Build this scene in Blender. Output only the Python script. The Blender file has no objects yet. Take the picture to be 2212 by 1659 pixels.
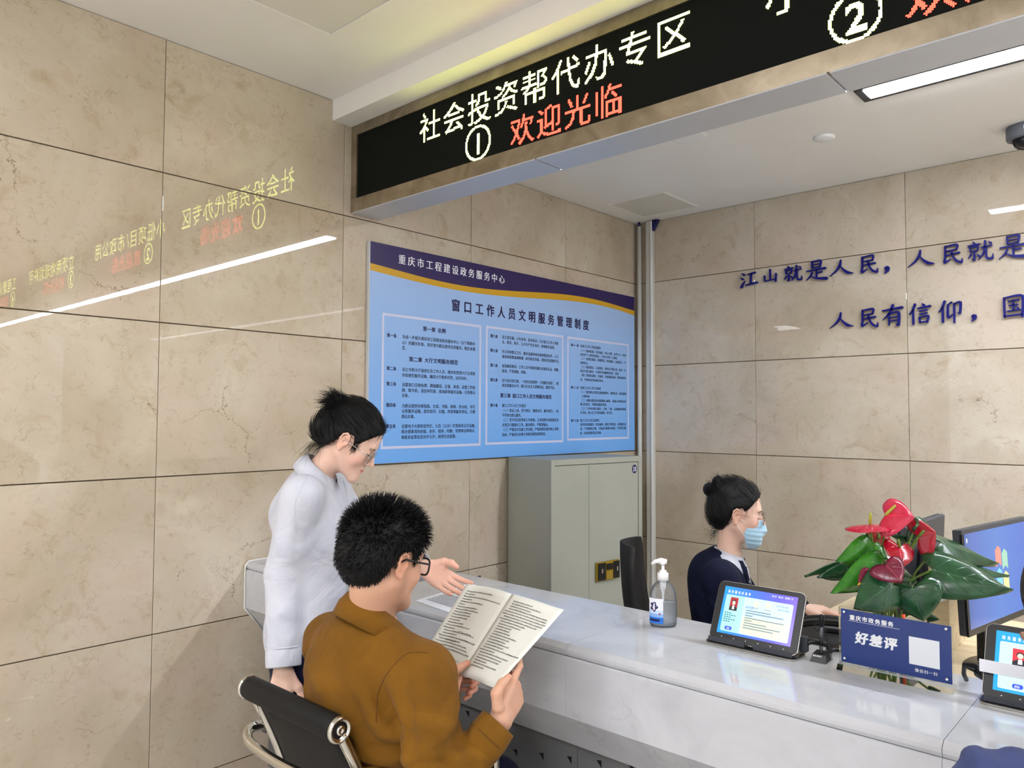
import bpy, bmesh, math, random
import numpy as np
from mathutils import Vector, Matrix
R = math.radians
random.seed(7); rng = np.random.default_rng(7)
SC = bpy.context.scene
COL = SC.collection

# ------------------------------------------------------------------ camera
CAM = np.array([3.0, -4.6296, 1.52]); FPX = 1647.5
CR = np.array([0.73989921, 0.67270612, 0.00395367])
CU = np.array([0.02563868, -0.03407151, 0.99909048])
CF = np.array([-0.67222899, 0.73912489, 0.04245679])
cd = bpy.data.cameras.new('camera'); cam = bpy.data.objects.new('camera', cd); COL.objects.link(cam)
cd.sensor_fit = 'HORIZONTAL'; cd.sensor_width = 36.0; cd.lens = FPX * 36.0 / 2212.0; cd.clip_start = 0.02
mw = Matrix.Identity(4)
for i in range(3):
    mw[i][0] = CR[i]; mw[i][1] = CU[i]; mw[i][2] = -CF[i]; mw[i][3] = CAM[i]
cam.matrix_world = mw
SC.camera = cam

# surveying helpers: turn measurements taken from the photograph into room coordinates (metres)
def ray(x, y): return (x - 1106) / FPX * CR - (y - 829.5) / FPX * CU + CF
def at(x, y, depth): return CAM + ray(x, y) * depth
def hit(x, y, axis, val):
    d = ray(x, y); return CAM + d * ((val - CAM[axis]) / d[axis])

# ------------------------------------------------------------------ world, exposure
w = bpy.data.worlds.new('world'); SC.world = w; w.use_nodes = True
w.node_tree.nodes['Background'].inputs[0].default_value = (0.97, 0.975, 1.0, 1)
w.node_tree.nodes['Background'].inputs[1].default_value = WORLD_STR = 1.0
SC.view_settings.view_transform = 'Standard'; SC.view_settings.look = 'None'
SC.view_settings.gamma = 1.0; SC.view_settings.use_curve_mapping = False
SC.view_settings.exposure = 0.56
SC.cycles.max_bounces = 5; SC.cycles.diffuse_bounces = 3; SC.cycles.glossy_bounces = 3; SC.cycles.transparent_max_bounces = 12; SC.cycles.use_adaptive_sampling = True; SC.cycles.adaptive_threshold = 0.03; SC.cycles.sample_clamp_indirect = 6.0; SC.cycles.use_denoising = True
SC.cycles.caustics_reflective = False; SC.cycles.caustics_refractive = False

LAMP_E = 61.0      # strip lamps in the rear ceiling
HALL_E = 27.0      # ceiling panels of the hall
LED_Y = 9.0; LED_R = 7.5

# ------------------------------------------------------------------ materials
def lin(c):
    o = []
    for v in c[:3]:
        v = v / 255.0
        o.append(v / 12.92 if v <= 0.04045 else ((v + 0.055) / 1.055) ** 2.4)
    return (o[0], o[1], o[2], 1.0)
MATS = {}
def mat(name, col=(200, 200, 200), rough=0.5, metal=0.0, spec=0.5, emit=None, es=1.0, trans=0.0, ior=1.45, coat=0.0, sss=0.0, alpha=1.0):
    if name in MATS: return MATS[name]
    m = bpy.data.materials.new(name); m.use_nodes = True; MATS[name] = m
    b = m.node_tree.nodes['Principled BSDF']
    b.inputs['Base Color'].default_value = lin(col); b.inputs['Roughness'].default_value = rough
    b.inputs['Metallic'].default_value = metal; b.inputs['Specular IOR Level'].default_value = spec
    b.inputs['IOR'].default_value = ior; b.inputs['Transmission Weight'].default_value = trans
    b.inputs['Coat Weight'].default_value = coat; b.inputs['Alpha'].default_value = alpha
    if sss: b.inputs['Subsurface Weight'].default_value = sss; b.inputs['Subsurface Radius'].default_value = (0.012, 0.004, 0.002); b.inputs['Subsurface Scale'].default_value = 1.0
    if emit: b.inputs['Emission Color'].default_value = lin(emit); b.inputs['Emission Strength'].default_value = es
    return m
class NT:
    def __init__(s, m): s.t = m.node_tree; s.b = s.t.nodes['Principled BSDF']
    def n(s, typ, **kw):
        x = s.t.nodes.new(typ)
        for k, v in kw.items(): setattr(x, k, v)
        return x
    def l(s, a, b): s.t.links.new(a, b)
    def noise(s, vec, scale, detail=4, rough=0.5, dist=0.0):
        x = s.n('ShaderNodeTexNoise'); x.inputs['Scale'].default_value = scale; x.inputs['Detail'].default_value = detail
        x.inputs['Roughness'].default_value = rough; x.inputs['Distortion'].default_value = dist
        s.l(vec, x.inputs['Vector']); return x.outputs['Fac']
    def ramp(s, fac, stops):
        x = s.n('ShaderNodeValToRGB'); e = x.color_ramp.elements
        while len(e) < len(stops): e.new(0.5)
        for i, (p, c) in enumerate(stops):
            e[i].position = p; e[i].color = lin(c) if len(c) == 3 and max(c) > 1 else (c[0], c[0], c[0], 1) if len(c) == 1 else (*c[:3], 1)
        s.l(fac, x.inputs[0]); return x.outputs[0]
    def mix(s, fac, a, b, mode='MIX'):
        x = s.n('ShaderNodeMix', data_type='RGBA', blend_type=mode)
        for inp, v in ((x.inputs[0], fac), (x.inputs[6], a), (x.inputs[7], b)):
            if hasattr(v, 'links'): s.l(v, inp)
            elif isinstance(v, (tuple, list)): inp.default_value = v
            else: inp.default_value = v
        return x.outputs[2]
    def math(s, op, a, b=0.0, c=0.0):
        x = s.n('ShaderNodeMath', operation=op)
        for i, v in enumerate((a, b, c)):
            if hasattr(v, 'links'): s.l(v, x.inputs[i])
            else: x.inputs[i].default_value = v
        return x.outputs[0]
    def bump(s, h, strength=0.2, dist=0.001):
        x = s.n('ShaderNodeBump'); x.inputs['Strength'].default_value = strength; x.inputs['Distance'].default_value = dist
        s.l(h, x.inputs['Height']); s.l(x.outputs[0], s.b.inputs['Normal']); return x
    def objvec(s, rand=0.0):
        g = s.n('ShaderNodeNewGeometry').outputs['Position']
        if not rand: return g
        o = s.n('ShaderNodeObjectInfo').outputs['Random']
        r = s.math('MULTIPLY', o, rand); c = s.n('ShaderNodeCombineXYZ')
        for i in range(3): s.l(r, c.inputs[i])
        v = s.n('ShaderNodeVectorMath', operation='ADD'); s.l(g, v.inputs[0]); s.l(c.outputs[0], v.inputs[1]); return v.outputs[0]

def marble_mat():
    m = mat('beige_marble', (196, 180, 155), 0.02, spec=0.65); t = NT(m); v = t.objvec(37.0)
    big = t.noise(v, 1.6, 5, 0.6, 0.6)
    base = t.ramp(big, [(0.30, (180, 165, 142)), (0.5, (196, 183, 162)), (0.7, (209, 198, 179))])
    cl = t.noise(v, 7.0, 5, 0.65, 1.2)
    base = t.mix(t.ramp(cl, [(0.56, (0.0,)), (0.68, (0.6,))]), base, lin((178, 158, 130)))
    pk = t.noise(v, 2.7, 3, 0.5, 0.3)
    base = t.mix(t.ramp(pk, [(0.5, (0.0,)), (0.72, (0.5,))]), base, lin((206, 184, 168)))
    # fossils and chips
    vo = t.n('ShaderNodeTexVoronoi', feature='F1'); vo.inputs['Scale'].default_value = 5.0; vo.inputs['Randomness'].default_value = 1.0
    dv = t.n('ShaderNodeVectorMath', operation='ADD'); ds = t.n('ShaderNodeTexNoise'); ds.inputs['Scale'].default_value = 9; ds.inputs['Detail'].default_value = 3
    t.l(v, ds.inputs['Vector']); sc_ = t.n('ShaderNodeVectorMath', operation='SCALE'); sc_.inputs['Scale'].default_value = 0.12
    t.l(ds.outputs['Color'], sc_.inputs[0]); t.l(v, dv.inputs[0]); t.l(sc_.outputs[0], dv.inputs[1]); t.l(dv.outputs[0], vo.inputs['Vector'])
    patch = t.ramp(vo.outputs['Distance'], [(0.12, (1.0,)), (0.20, (0.0,))])
    sel = t.ramp(t.noise(v, 1.3, 2), [(0.5, (0.0,)), (0.62, (0.6,))])
    base = t.mix(t.math('MULTIPLY', patch, sel), base, lin((182, 163, 134)))
    # short hairline fissures
    def crack(scale, width, mscale, m0, m1, dist=0.10):
        vv = t.n('ShaderNodeTexVoronoi', feature='DISTANCE_TO_EDGE'); vv.inputs['Scale'].default_value = scale
        n2 = t.n('ShaderNodeTexNoise'); n2.inputs['Scale'].default_value = scale * 2.2; n2.inputs['Detail'].default_value = 6; n2.inputs['Roughness'].default_value = 0.7
        t.l(v, n2.inputs['Vector']); s2 = t.n('ShaderNodeVectorMath', operation='SCALE'); s2.inputs['Scale'].default_value = dist
        a2 = t.n('ShaderNodeVectorMath', operation='ADD'); t.l(n2.outputs['Color'], s2.inputs[0]); t.l(v, a2.inputs[0]); t.l(s2.outputs[0], a2.inputs[1]); t.l(a2.outputs[0], vv.inputs['Vector'])
        ln = t.ramp(vv.outputs['Distance'], [(0.0, (1.0,)), (width, (0.0,))])
        ms = t.ramp(t.noise(v, mscale, 4, 0.6), [(m0, (0.0,)), (m1, (1.0,))])
        return t.math('MULTIPLY', ln, ms)
    c1 = crack(11.0, 0.016, 14.0, 0.52, 0.58, 0.12)
    c2 = crack(26.0, 0.030, 22.0, 0.53, 0.60, 0.06)
    c3 = crack(1.5, 0.0028, 2.2, 0.56, 0.60, 0.30)
    base = t.mix(t.math('MULTIPLY', c2, 0.6), base, lin((146, 124, 98)))
    base = t.mix(t.math('MULTIPLY', c1, 0.75), base, lin((134, 112, 86)))
    base = t.mix(t.math('MULTIPLY', c3, 0.85), base, lin((120, 96, 70)))
    wv = crack(1.1, 0.012, 1.6, 0.50, 0.60, 0.5)
    base = t.mix(t.math('MULTIPLY', wv, 0.4), base, lin((222, 208, 188)))
    t.l(base, t.b.inputs['Base Color'])
    rg = t.ramp(t.noise(v, 30, 3), [(0.3, (0.0,)), (0.75, (0.02,))]); t.l(rg, t.b.inputs['Roughness'])
    return m
def quartz_mat():
    m = mat('white_quartz', (214, 213, 212), 0.05, spec=0.5); t = NT(m); v = t.objvec(0)
    n = t.noise(v, 3.0, 6, 0.65, 1.5)
    base = t.ramp(n, [(0.3, (182, 184, 189)), (0.55, (194, 196, 201)), (0.8, (203, 204, 208))])
    vv = t.n('ShaderNodeTexVoronoi', feature='DISTANCE_TO_EDGE'); vv.inputs['Scale'].default_value = 4.5
    n2 = t.n('ShaderNodeTexNoise'); n2.inputs['Scale'].default_value = 8; n2.inputs['Detail'].default_value = 5; t.l(v, n2.inputs['Vector'])
    s2 = t.n('ShaderNodeVectorMath', operation='SCALE'); s2.inputs['Scale'].default_value = 0.35; a2 = t.n('ShaderNodeVectorMath', operation='ADD')
    t.l(n2.outputs['Color'], s2.inputs[0]); t.l(v, a2.inputs[0]); t.l(s2.outputs[0], a2.inputs[1]); t.l(a2.outputs[0], vv.inputs['Vector'])
    ln = t.ramp(vv.outputs['Distance'], [(0.0, (1.0,)), (0.035, (0.0,))])
    ms = t.ramp(t.noise(v, 6, 3), [(0.52, (0.0,)), (0.66, (0.55,))])
    base = t.mix(t.math('MULTIPLY', ln, ms), base, lin((168, 167, 168)))
    t.l(base, t.b.inputs['Base Color']); return m
def noisy(m, scale, c2, f0=0.35, f1=0.7, bumps=0.0, bscale=200, bdist=0.0006):
    t = NT(m); v = t.objvec(0); c1 = tuple(t.b.inputs['Base Color'].default_value)
    t.l(t.mix(t.ramp(t.noise(v, scale, 4), [(f0, (0.0,)), (f1, (1.0,))]), c1, lin(c2)), t.b.inputs['Base Color'])
    if bumps: t.bump(t.noise(v, bscale, 3), bumps, bdist)
    return m
def fabric(name, col, col2, rough=0.85, fold=0.5, fscale=9.0, fdist=0.006, sheen=0.04):
    m = mat(name, col, rough, spec=0.25); t = NT(m); v = t.objvec(0)
    f = t.noise(v, fscale, 3, 0.5, 1.6)
    t.l(t.mix(t.ramp(f, [(0.35, (0.0,)), (0.7, (1.0,))]), lin(col), lin(col2)), t.b.inputs['Base Color'])
    t.b.inputs['Sheen Weight'].default_value = sheen
    weave = t.noise(v, 900, 2)
    t.bump(t.math('ADD', f, t.math('MULTIPLY', weave, 0.05)), fold, fdist)
    return m
def skin_mat():
    m = mat('skin', (222, 178, 155), 0.48, spec=0.35, sss=0.12); t = NT(m)
    a = t.n('ShaderNodeAttribute'); a.attribute_name = 'Col'
    v = t.objvec(0)
    t.l(t.mix(t.math('MULTIPLY', t.noise(v, 120, 3), 0.12), a.outputs['Color'], lin((178, 118, 100))), t.b.inputs['Base Color'])
    t.bump(t.noise(v, 700, 2), 0.12, 0.0004); return m
def hair_mat(name, scale=26.0):
    m = mat(name, (8, 8, 11), 0.34, spec=0.3); t = NT(m)
    a = t.n('ShaderNodeAttribute'); a.attribute_name = 'strand'
    st = t.noise(a.outputs['Vector'], scale, 4, 0.7)
    t.l(t.ramp(st, [(0.3, (3, 3, 5)), (0.6, (8, 8, 12)), (0.85, (20, 20, 27))]), t.b.inputs['Base Color'])
    t.bump(st, 0.9, 0.0025); return m

marble_mat(); quartz_mat(); skin_mat(); hair_mat('black_hair')
mat('joint_brown', (120, 104, 84), 0.9)  # plain brown backing that shows in the joints of slabs and tiles
noisy(mat('white_plaster', (240, 238, 233), 0.8, spec=0.2), 2.0, (235, 233, 227))
mat('hatch_gloss', (222, 220, 211), 0.25)
t_ = NT(mat('champagne_metal', (158, 146, 126), 0.3, metal=0.85)); v_ = t_.objvec(0)
t_.l(t_.ramp(t_.noise(v_, 6, 4, 0.6, 1.0), [(0.3, (134, 122, 102)), (0.7, (178, 165, 144))]), t_.b.inputs['Base Color'])
mat('silver_panel', (196, 200, 208), 0.35, metal=0.35)
t_ = NT(mat('led_black', (8, 11, 10), 0.6, spec=0.15)); v_ = t_.objvec(0)
vo_ = t_.n('ShaderNodeSeparateXYZ'); t_.l(v_, vo_.inputs[0])
gx = t_.math('SINE', t_.math('MULTIPLY', vo_.outputs[0], 2 * math.pi / 0.00475)); gz = t_.math('SINE', t_.math('MULTIPLY', vo_.outputs[2], 2 * math.pi / 0.00475))
t_.l(t_.mix(t_.math('MULTIPLY', t_.math('MAXIMUM', t_.math('MULTIPLY', gx, gz), 0.0), 0.4), lin((6, 9, 8)), lin((34, 42, 38))), t_.b.inputs['Base Color'])
mat('led_yellow', (255, 250, 180), 0.5, emit=(244, 255, 128), es=LED_Y)
mat('led_red', (255, 60, 40), 0.5, emit=(255, 52, 38), es=LED_R)
mat('lamp_white', (255, 255, 255), 0.5, emit=(240, 245, 255), es=LAMP_E)
mat('hall_lamp', (255, 255, 255), 0.5, emit=(250, 250, 255), es=HALL_E)
mat('black_plastic', (16, 17, 20), 0.35); mat('black_matte', (14, 14, 16), 0.75); mat('dark_grey_plastic', (62, 65, 72), 0.45)
mat('grey_plastic', (96, 99, 106), 0.5); mat('white_plastic', (240, 240, 240), 0.3)
mat('chrome', (205, 202, 194), 0.16, metal=1.0); mat('steel_thin', (190, 188, 182), 0.25, metal=0.9)
noisy(mat('cabinet_grey', (166, 168, 156), 0.42, spec=0.4), 3.0, (160, 162, 150), bumps=0.12, bscale=900, bdist=0.0003)
mat('gold_metal', (186, 158, 52), 0.3, metal=0.7)
mat('navy_blue', (24, 24, 86), 0.4); mat('pure_white', (245, 245, 245), 0.5)
noisy(mat('pipe_white', (206, 205, 196), 0.35), 4.0, (196, 194, 184))
mat('silicone', (226, 226, 220), 0.5)
noisy(mat('counter_base', (104, 105, 106), 0.5), 4.0, (96, 97, 98)); mat('hole_black', (4, 4, 5), 0.9)
t_ = NT(mat('floor_stone', (176, 168, 154), 0.2)); v_ = t_.objvec(0); t_.l(t_.ramp(t_.noise(v_, 5, 5, .6, 1), [(0.3, (196, 190, 180)), (0.7, (212, 207, 198))]), t_.b.inputs['Base Color'])
mat('poster_purple', (42, 26, 86), 0.35); mat('poster_yellow', (208, 160, 32), 0.35); mat('poster_edge', (196, 196, 196), 0.4)
mat('poster_line', (208, 212, 240), 0.4); mat('ink_navy', (24, 14, 74), 0.4); mat('ink_black', (22, 26, 54), 0.5); mat('ink_white', (250, 250, 255), 0.4)
t_ = NT(mat('poster_blue', (150, 188, 236), 0.35)); v_ = t_.objvec(0); sx = t_.n('ShaderNodeSeparateXYZ'); t_.l(v_, sx.inputs[0])
g_ = t_.math('DIVIDE', t_.math('SUBTRACT', sx.outputs[2], 1.29), 1.08)
t_.l(t_.ramp(g_, [(0.0, (112, 176, 246)), (0.45, (140, 184, 240)), (0.95, (166, 194, 236))]), t_.b.inputs['Base Color'])
mat('letter_blue', (16, 18, 112), 0.4, spec=0.3)
t_ = NT(mat('desk_wood', (222, 204, 168), 0.35)); v_ = t_.objvec(0)
mp = t_.n('ShaderNodeVectorMath', operation='MULTIPLY'); t_.l(v_, mp.inputs[0]); mp.inputs[1].default_value = (1.2, 14, 14)
t_.l(t_.ramp(t_.noise(mp.outputs[0], 3.0, 4, .6, .6), [(0.3, (206, 186, 148)), (0.7, (230, 214, 182))]), t_.b.inputs['Base Color'])
mat('paper', (232, 232, 224), 0.7, spec=0.2); mat('paper_white', (240, 242, 250), 0.6); mat('print_grey', (70, 70, 74), 0.8)
def thin_glass(name, tint, edge, ior=1.45, haze=0.0):
    m = mat(name, tint, 0.03); t = NT(m); out = t.t.nodes['Material Output']
    tr = t.n('ShaderNodeBsdfTransparent'); gl = t.n('ShaderNodeBsdfGlossy'); gl.inputs['Roughness'].default_value = 0.03
    lw = t.n('ShaderNodeLayerWeight'); lw.inputs['Blend'].default_value = 0.35
    t.l(t.mix(lw.outputs['Facing'], lin(tint), lin(edge)), tr.inputs['Color'])
    fr_ = t.n('ShaderNodeFresnel'); fr_.inputs['IOR'].default_value = ior
    mx = t.n('ShaderNodeMixShader'); t.l(fr_.outputs[0], mx.inputs[0]); t.l(tr.outputs[0], mx.inputs[1]); t.l(gl.outputs[0], mx.inputs[2])
    df = t.n('ShaderNodeBsdfDiffuse'); df.inputs['Color'].default_value = lin((225, 230, 236)); m2 = t.n('ShaderNodeMixShader'); m2.inputs[0].default_value = haze
    t.l(mx.outputs[0], m2.inputs[1]); t.l(df.outputs[0], m2.inputs[2]); t.l(m2.outputs[0], out.inputs['Surface'])
thin_glass('glass_clear', (250, 251, 252), (196, 202, 208), 1.3, .10); thin_glass('gel_clear', (238, 242, 246), (206, 212, 218), 1.2, .28); thin_glass('acrylic', (254, 255, 254), (236, 240, 240), 1.12); thin_glass('lens', (250, 250, 252), (205, 205, 210), 1.25)
mat('sign_blue', (34, 58, 132), 0.2, spec=0.5)
mat('tin_green', (160, 186, 110), 0.35); mat('tin_label', (112, 132, 74), 0.4)
mat('box_brown', (150, 112, 48), 0.6); mat('box_blue', (34, 56, 140), 0.5); mat('cardboard', (188, 158, 100), 0.7)
def leaf_mat(name, c1, c2, rough=0.22):
    m = mat(name, c1, rough, spec=0.6); t = NT(m); a = t.n('ShaderNodeAttribute'); a.attribute_name = 'uvp'
    s = t.n('ShaderNodeSeparateXYZ'); t.l(a.outputs['Vector'], s.inputs[0])
    ax = t.math('ABSOLUTE', s.outputs[0])
    mid = t.ramp(ax, [(0.0, (1.0,)), (0.035, (0.0,))])
    side = t.math('ABSOLUTE', t.math('SINE', t.math('MULTIPLY', t.math('SUBTRACT', s.outputs[1], t.math('MULTIPLY', ax, 0.75)), 16.0)))
    sv = t.ramp(side, [(0.0, (1.0,)), (0.13, (0.0,))])
    v = t.objvec(0); nz = t.noise(v, 25, 3)
    base = t.mix(t.ramp(nz, [(0.35, (0.0,)), (0.7, (1.0,))]), lin(c1), lin(c2))
    lt = tuple(min(1, x * 1.9 + 0.02) for x in lin(c1)[:3]) + (1,)
    base = t.mix(t.math('MULTIPLY', mid, 0.7), base, lt); base = t.mix(t.math('MULTIPLY', sv, 0.25), base, lt)
    t.l(base, t.b.inputs['Base Color'])
    t.bump(t.math('SUBTRACT', t.math('MULTIPLY', nz, 0.4), t.math('ADD', mid, t.math('MULTIPLY', sv, 0.7))), 0.5, 0.0012); return m
leaf_mat('leaf_dark', (22, 62, 34), (36, 84, 48)); leaf_mat('leaf_bright', (36, 104, 24), (60, 132, 36)); 
leaf_mat('spathe_red', (196, 24, 58), (214, 60, 90), 0.14); leaf_mat('spathe_dark', (122, 22, 52), (98, 20, 46), 0.25)
leaf_mat('spathe_deep', (170, 18, 40), (150, 14, 34), 0.18); leaf_mat('spathe_old', (156, 48, 40), (176, 60, 56), 0.22)
mat('stem_green', (110, 138, 60), 0.45); mat('spadix', (176, 182, 66), 0.6); mat('stem_brown', (80, 74, 40), 0.6); mat('spadix_gold', (232, 186, 40), 0.5)
mat('orange_plastic', (236, 84, 40), 0.4); mat('pot_dark', (60, 42, 34), 0.6); mat('soil', (44, 34, 26), 0.95)
fabric('shirt_mustard', (120, 80, 14), (106, 70, 11), fold=0.6, fscale=7.5, fdist=0.022)
fabric('shirt_white', (206, 208, 218), (192, 196, 210), rough=0.75, fold=0.6, fscale=8.5, fdist=0.018)
fabric('suit_navy', (17, 23, 50), (13, 18, 42), fold=0.4, fscale=8.0, fdist=0.008, sheen=0.0)
fabric('pants_navy', (18, 22, 52), (14, 18, 42)); fabric('denim_blue', (74, 84, 130), (64, 74, 118))
fabric('mask_blue', (168, 206, 230), (176, 212, 234), rough=0.8, fold=0.1, fscale=20, sheen=0.3)
mat('thread', (92, 58, 14), 0.9); mat('lip', (176, 74, 80), 0.4); mat('button', (60, 20, 16), 0.3)
mat('mesh_black', (20, 20, 21), 0.6, spec=0.3)
mat('rose_metal', (176, 140, 120), 0.25, metal=0.9)
mat('dark_skirt', (30, 30, 34), 0.8); mat('shoe_black', (14, 14, 15), 0.3)

# ------------------------------------------------------------------ mesh building
class MB:
    def __init__(s): s.v = []; s.f = []; s.mi = []; s.sm = []; s.mats = []
    def _m(s, m):
        if m not in s.mats: s.mats.append(m)
        return s.mats.index(m)
    def add(s, verts, faces, m, smooth=False, xf=None):
        o = len(s.v); k = s._m(m)
        for p in verts:
            s.v.append(tuple(xf @ Vector(p)) if xf is not None else tuple(p))
        for f in faces: s.f.append(tuple(i + o for i in f)); s.mi.append(k); s.sm.append(smooth)
        return s
    def box(s, lo, hi, m, bev=0.0, xf=None):
        x0, y0, z0 = lo; x1, y1, z1 = hi
        if bev <= 0:
            v = [(x0,y0,z0),(x1,y0,z0),(x1,y1,z0),(x0,y1,z0),(x0,y0,z1),(x1,y0,z1),(x1,y1,z1),(x0,y1,z1)]
            f = [(0,3,2,1),(4,5,6,7),(0,1,5,4),(1,2,6,5),(2,3,7,6),(3,0,4,7)]
            return s.add(v, f, m, xf=xf)
        b = bev; v = []; f = []
        c = [(x0,y0,z0,1,1,1),(x1,y0,z0,-1,1,1),(x1,y1,z0,-1,-1,1),(x0,y1,z0,1,-1,1),(x0,y0,z1,1,1,-1),(x1,y0,z1,-1,1,-1),(x1,y1,z1,-1,-1,-1),(x0,y1,z1,1,-1,-1)]
        for (x,y,z,a,b2,c2) in c:
            v += [(x, y + b*b2, z + b*c2), (x + b*a, y, z + b*c2), (x + b*a, y + b*b2, z)]
        X = lambda i: 3*i; Y = lambda i: 3*i+1; Z = lambda i: 3*i+2
        f += [(Z(0),Z(3),Z(2),Z(1)),(Z(4),Z(5),Z(6),Z(7)),(Y(0),Y(1),Y(5),Y(4)),(X(1),X(2),X(6),X(5)),(Y(2),Y(3),Y(7),Y(6)),(X(3),X(0),X(4),X(7))]
        for (i,j) in ((0,1),(3,2),(4,5),(7,6)): f.append((Y(i),Z(i),Z(j),Y(j)) if i in (0,7) else (Z(i),Y(i),Y(j),Z(j)))
        for (i,j) in ((0,3),(1,2),(4,7),(5,6)): f.append((Z(i),X(i),X(j),Z(j)) if i in (0,5) else (X(i),Z(i),Z(j),X(j)))
        for (i,j) in ((0,4),(1,5),(2,6),(3,7)): f.append((X(i),Y(i),Y(j),X(j)) if i in (0,2) else (Y(i),X(i),X(j),Y(j)))
        for i in range(8): f.append((X(i),Y(i),Z(i)))
        return s.add(v, f, m, xf=xf)
    def tube(s, pts, r, m, k=8, cap=True, smooth=True, xf=None, close=False):
        pts = [np.array(p, float) for p in pts]; n = len(pts)
        rr = r if hasattr(r, '__len__') else [r] * n
        v = []; f = []; up = None
        for i, p in enumerate(pts):
            a = pts[(i - 1) % n] if (close or i > 0) else p; b = pts[(i + 1) % n] if (close or i < n - 1) else p
            t = b - a; t /= (np.linalg.norm(t) + 1e-9)
            if up is None:
                up = np.array([0, 0, 1.0]) if abs(t[2]) < 0.9 else np.array([1.0, 0, 0])
            x = np.cross(up, t); x /= (np.linalg.norm(x) + 1e-9); y = np.cross(t, x); up = y
            for j in range(k):
                a2 = 2 * math.pi * j / k; v.append(p + rr[i] * (math.cos(a2) * x + math.sin(a2) * y))
        m_ = n if close else n - 1
        for i in range(m_):
            for j in range(k):
                i2 = (i + 1) % n
                f.append((i*k+j, i*k+(j+1) % k, i2*k+(j+1) % k, i2*k+j))
        if cap and not close:
            f.append(tuple(reversed(range(k)))); f.append(tuple((n-1)*k + j for j in range(k)))
        return s.add(v, f, m, smooth, xf)
    def lathe(s, prof, m, k=24, xf=None, sx=1.0, sy=1.0, smooth=True, cap=True):
        v = []; f = []
        for (r, z) in prof:
            for j in range(k):
                a = 2*math.pi*j/k; v.append((r*math.cos(a)*sx, r*math.sin(a)*sy, z))
        for i in range(len(prof)-1):
            for j in range(k): f.append((i*k+j, i*k+(j+1) % k, (i+1)*k+(j+1) % k, (i+1)*k+j))
        if cap: f.append(tuple(reversed(range(k)))); f.append(tuple((len(prof)-1)*k+j for j in range(k)))
        return s.add(v, f, m, smooth, xf)
    def prism(s, poly, z0, z1, m, xf=None, smooth=False):
        n = len(poly); v = [(x, y, z0) for x, y in poly] + [(x, y, z1) for x, y in poly]
        f = [tuple(reversed(range(n))), tuple(range(n, 2*n))] + [(i, (i+1) % n, n+(i+1) % n, n+i) for i in range(n)]
        return s.add(v, f, m, smooth, xf)
    def ellipsoid(s, c, r, m, k=16, xf=None):
        pr = []; n = k // 2
        v = []; f = []
        for i in range(n + 1):
            th = math.pi * i / n
            for j in range(k):
                a = 2*math.pi*j/k; v.append((c[0]+r[0]*math.sin(th)*math.cos(a), c[1]+r[1]*math.sin(th)*math.sin(a), c[2]-r[2]*math.cos(th)))
        for i in range(n):
            for j in range(k): f.append((i*k+j, i*k+(j+1) % k, (i+1)*k+(j+1) % k, (i+1)*k+j))
        return s.add(v, f, m, True, xf)
    def build(s, name, parent=None, loc=None, rot=None, fix=True):
        me = bpy.data.meshes.new(name); me.from_pydata([tuple(map(float, p)) for p in s.v], [], s.f)
        for m in s.mats: me.materials.append(MATS[m])
        me.polygons.foreach_set('material_index', s.mi); me.polygons.foreach_set('use_smooth', s.sm); me.update()
        if fix and len(s.f) < 60000:
            bm = bmesh.new(); bm.from_mesh(me); bmesh.ops.recalc_face_normals(bm, faces=bm.faces); bm.to_mesh(me); bm.free()
        o = bpy.data.objects.new(name, me); COL.objects.link(o)
        if parent: o.parent = parent
        if loc is not None: o.location = loc
        if rot is not None: o.rotation_euler = rot
        return o
def frame(o, x, y, z):
    m = Matrix.Identity(4)
    for i in range(3): m[i][0] = x[i]; m[i][1] = y[i]; m[i][2] = z[i]; m[i][3] = o[i]
    return m
def nrm(v): v = np.array(v, float); return v / (np.linalg.norm(v) + 1e-12)
def tag(o, label=None, cat=None, group=None, kind=None):
    if label: o['label'] = label
    if cat: o['category'] = cat
    if group: o['group'] = group
    if kind: o['kind'] = kind
    return o
def thing(name, loc, label, cat, group=None, rz=0.0):
    o = bpy.data.objects.new(name, None); COL.objects.link(o); o.location = loc; o.rotation_euler = (0, 0, rz)
    o.empty_display_size = 0.05; tag(o, label, cat, group); return o
# children are authored in world coordinates, then attached without moving
ROOTS = []
def root(name, loc, label, cat, group=None):
    o = thing(name, loc, label, cat, group); ROOTS.append(o); return o
def attach(o, r):
    o.parent = r; o.matrix_parent_inverse = Matrix.Translation(-Vector(wloc(r))); return o
def wloc(r):
    v = Vector((0, 0, 0)); 
    while r is not None: v = v + Vector(r.location); r = r.parent
    return v
def P(mb, name, r):      # build mesh authored in world coords under thing r (r has translation only)
    o = mb.build(name); o.parent = r
    off = wloc(r)
    o.data.transform(Matrix.Translation(-off)); return o
def SUB(mb, name, p): return P(mb, name, p)

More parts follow.
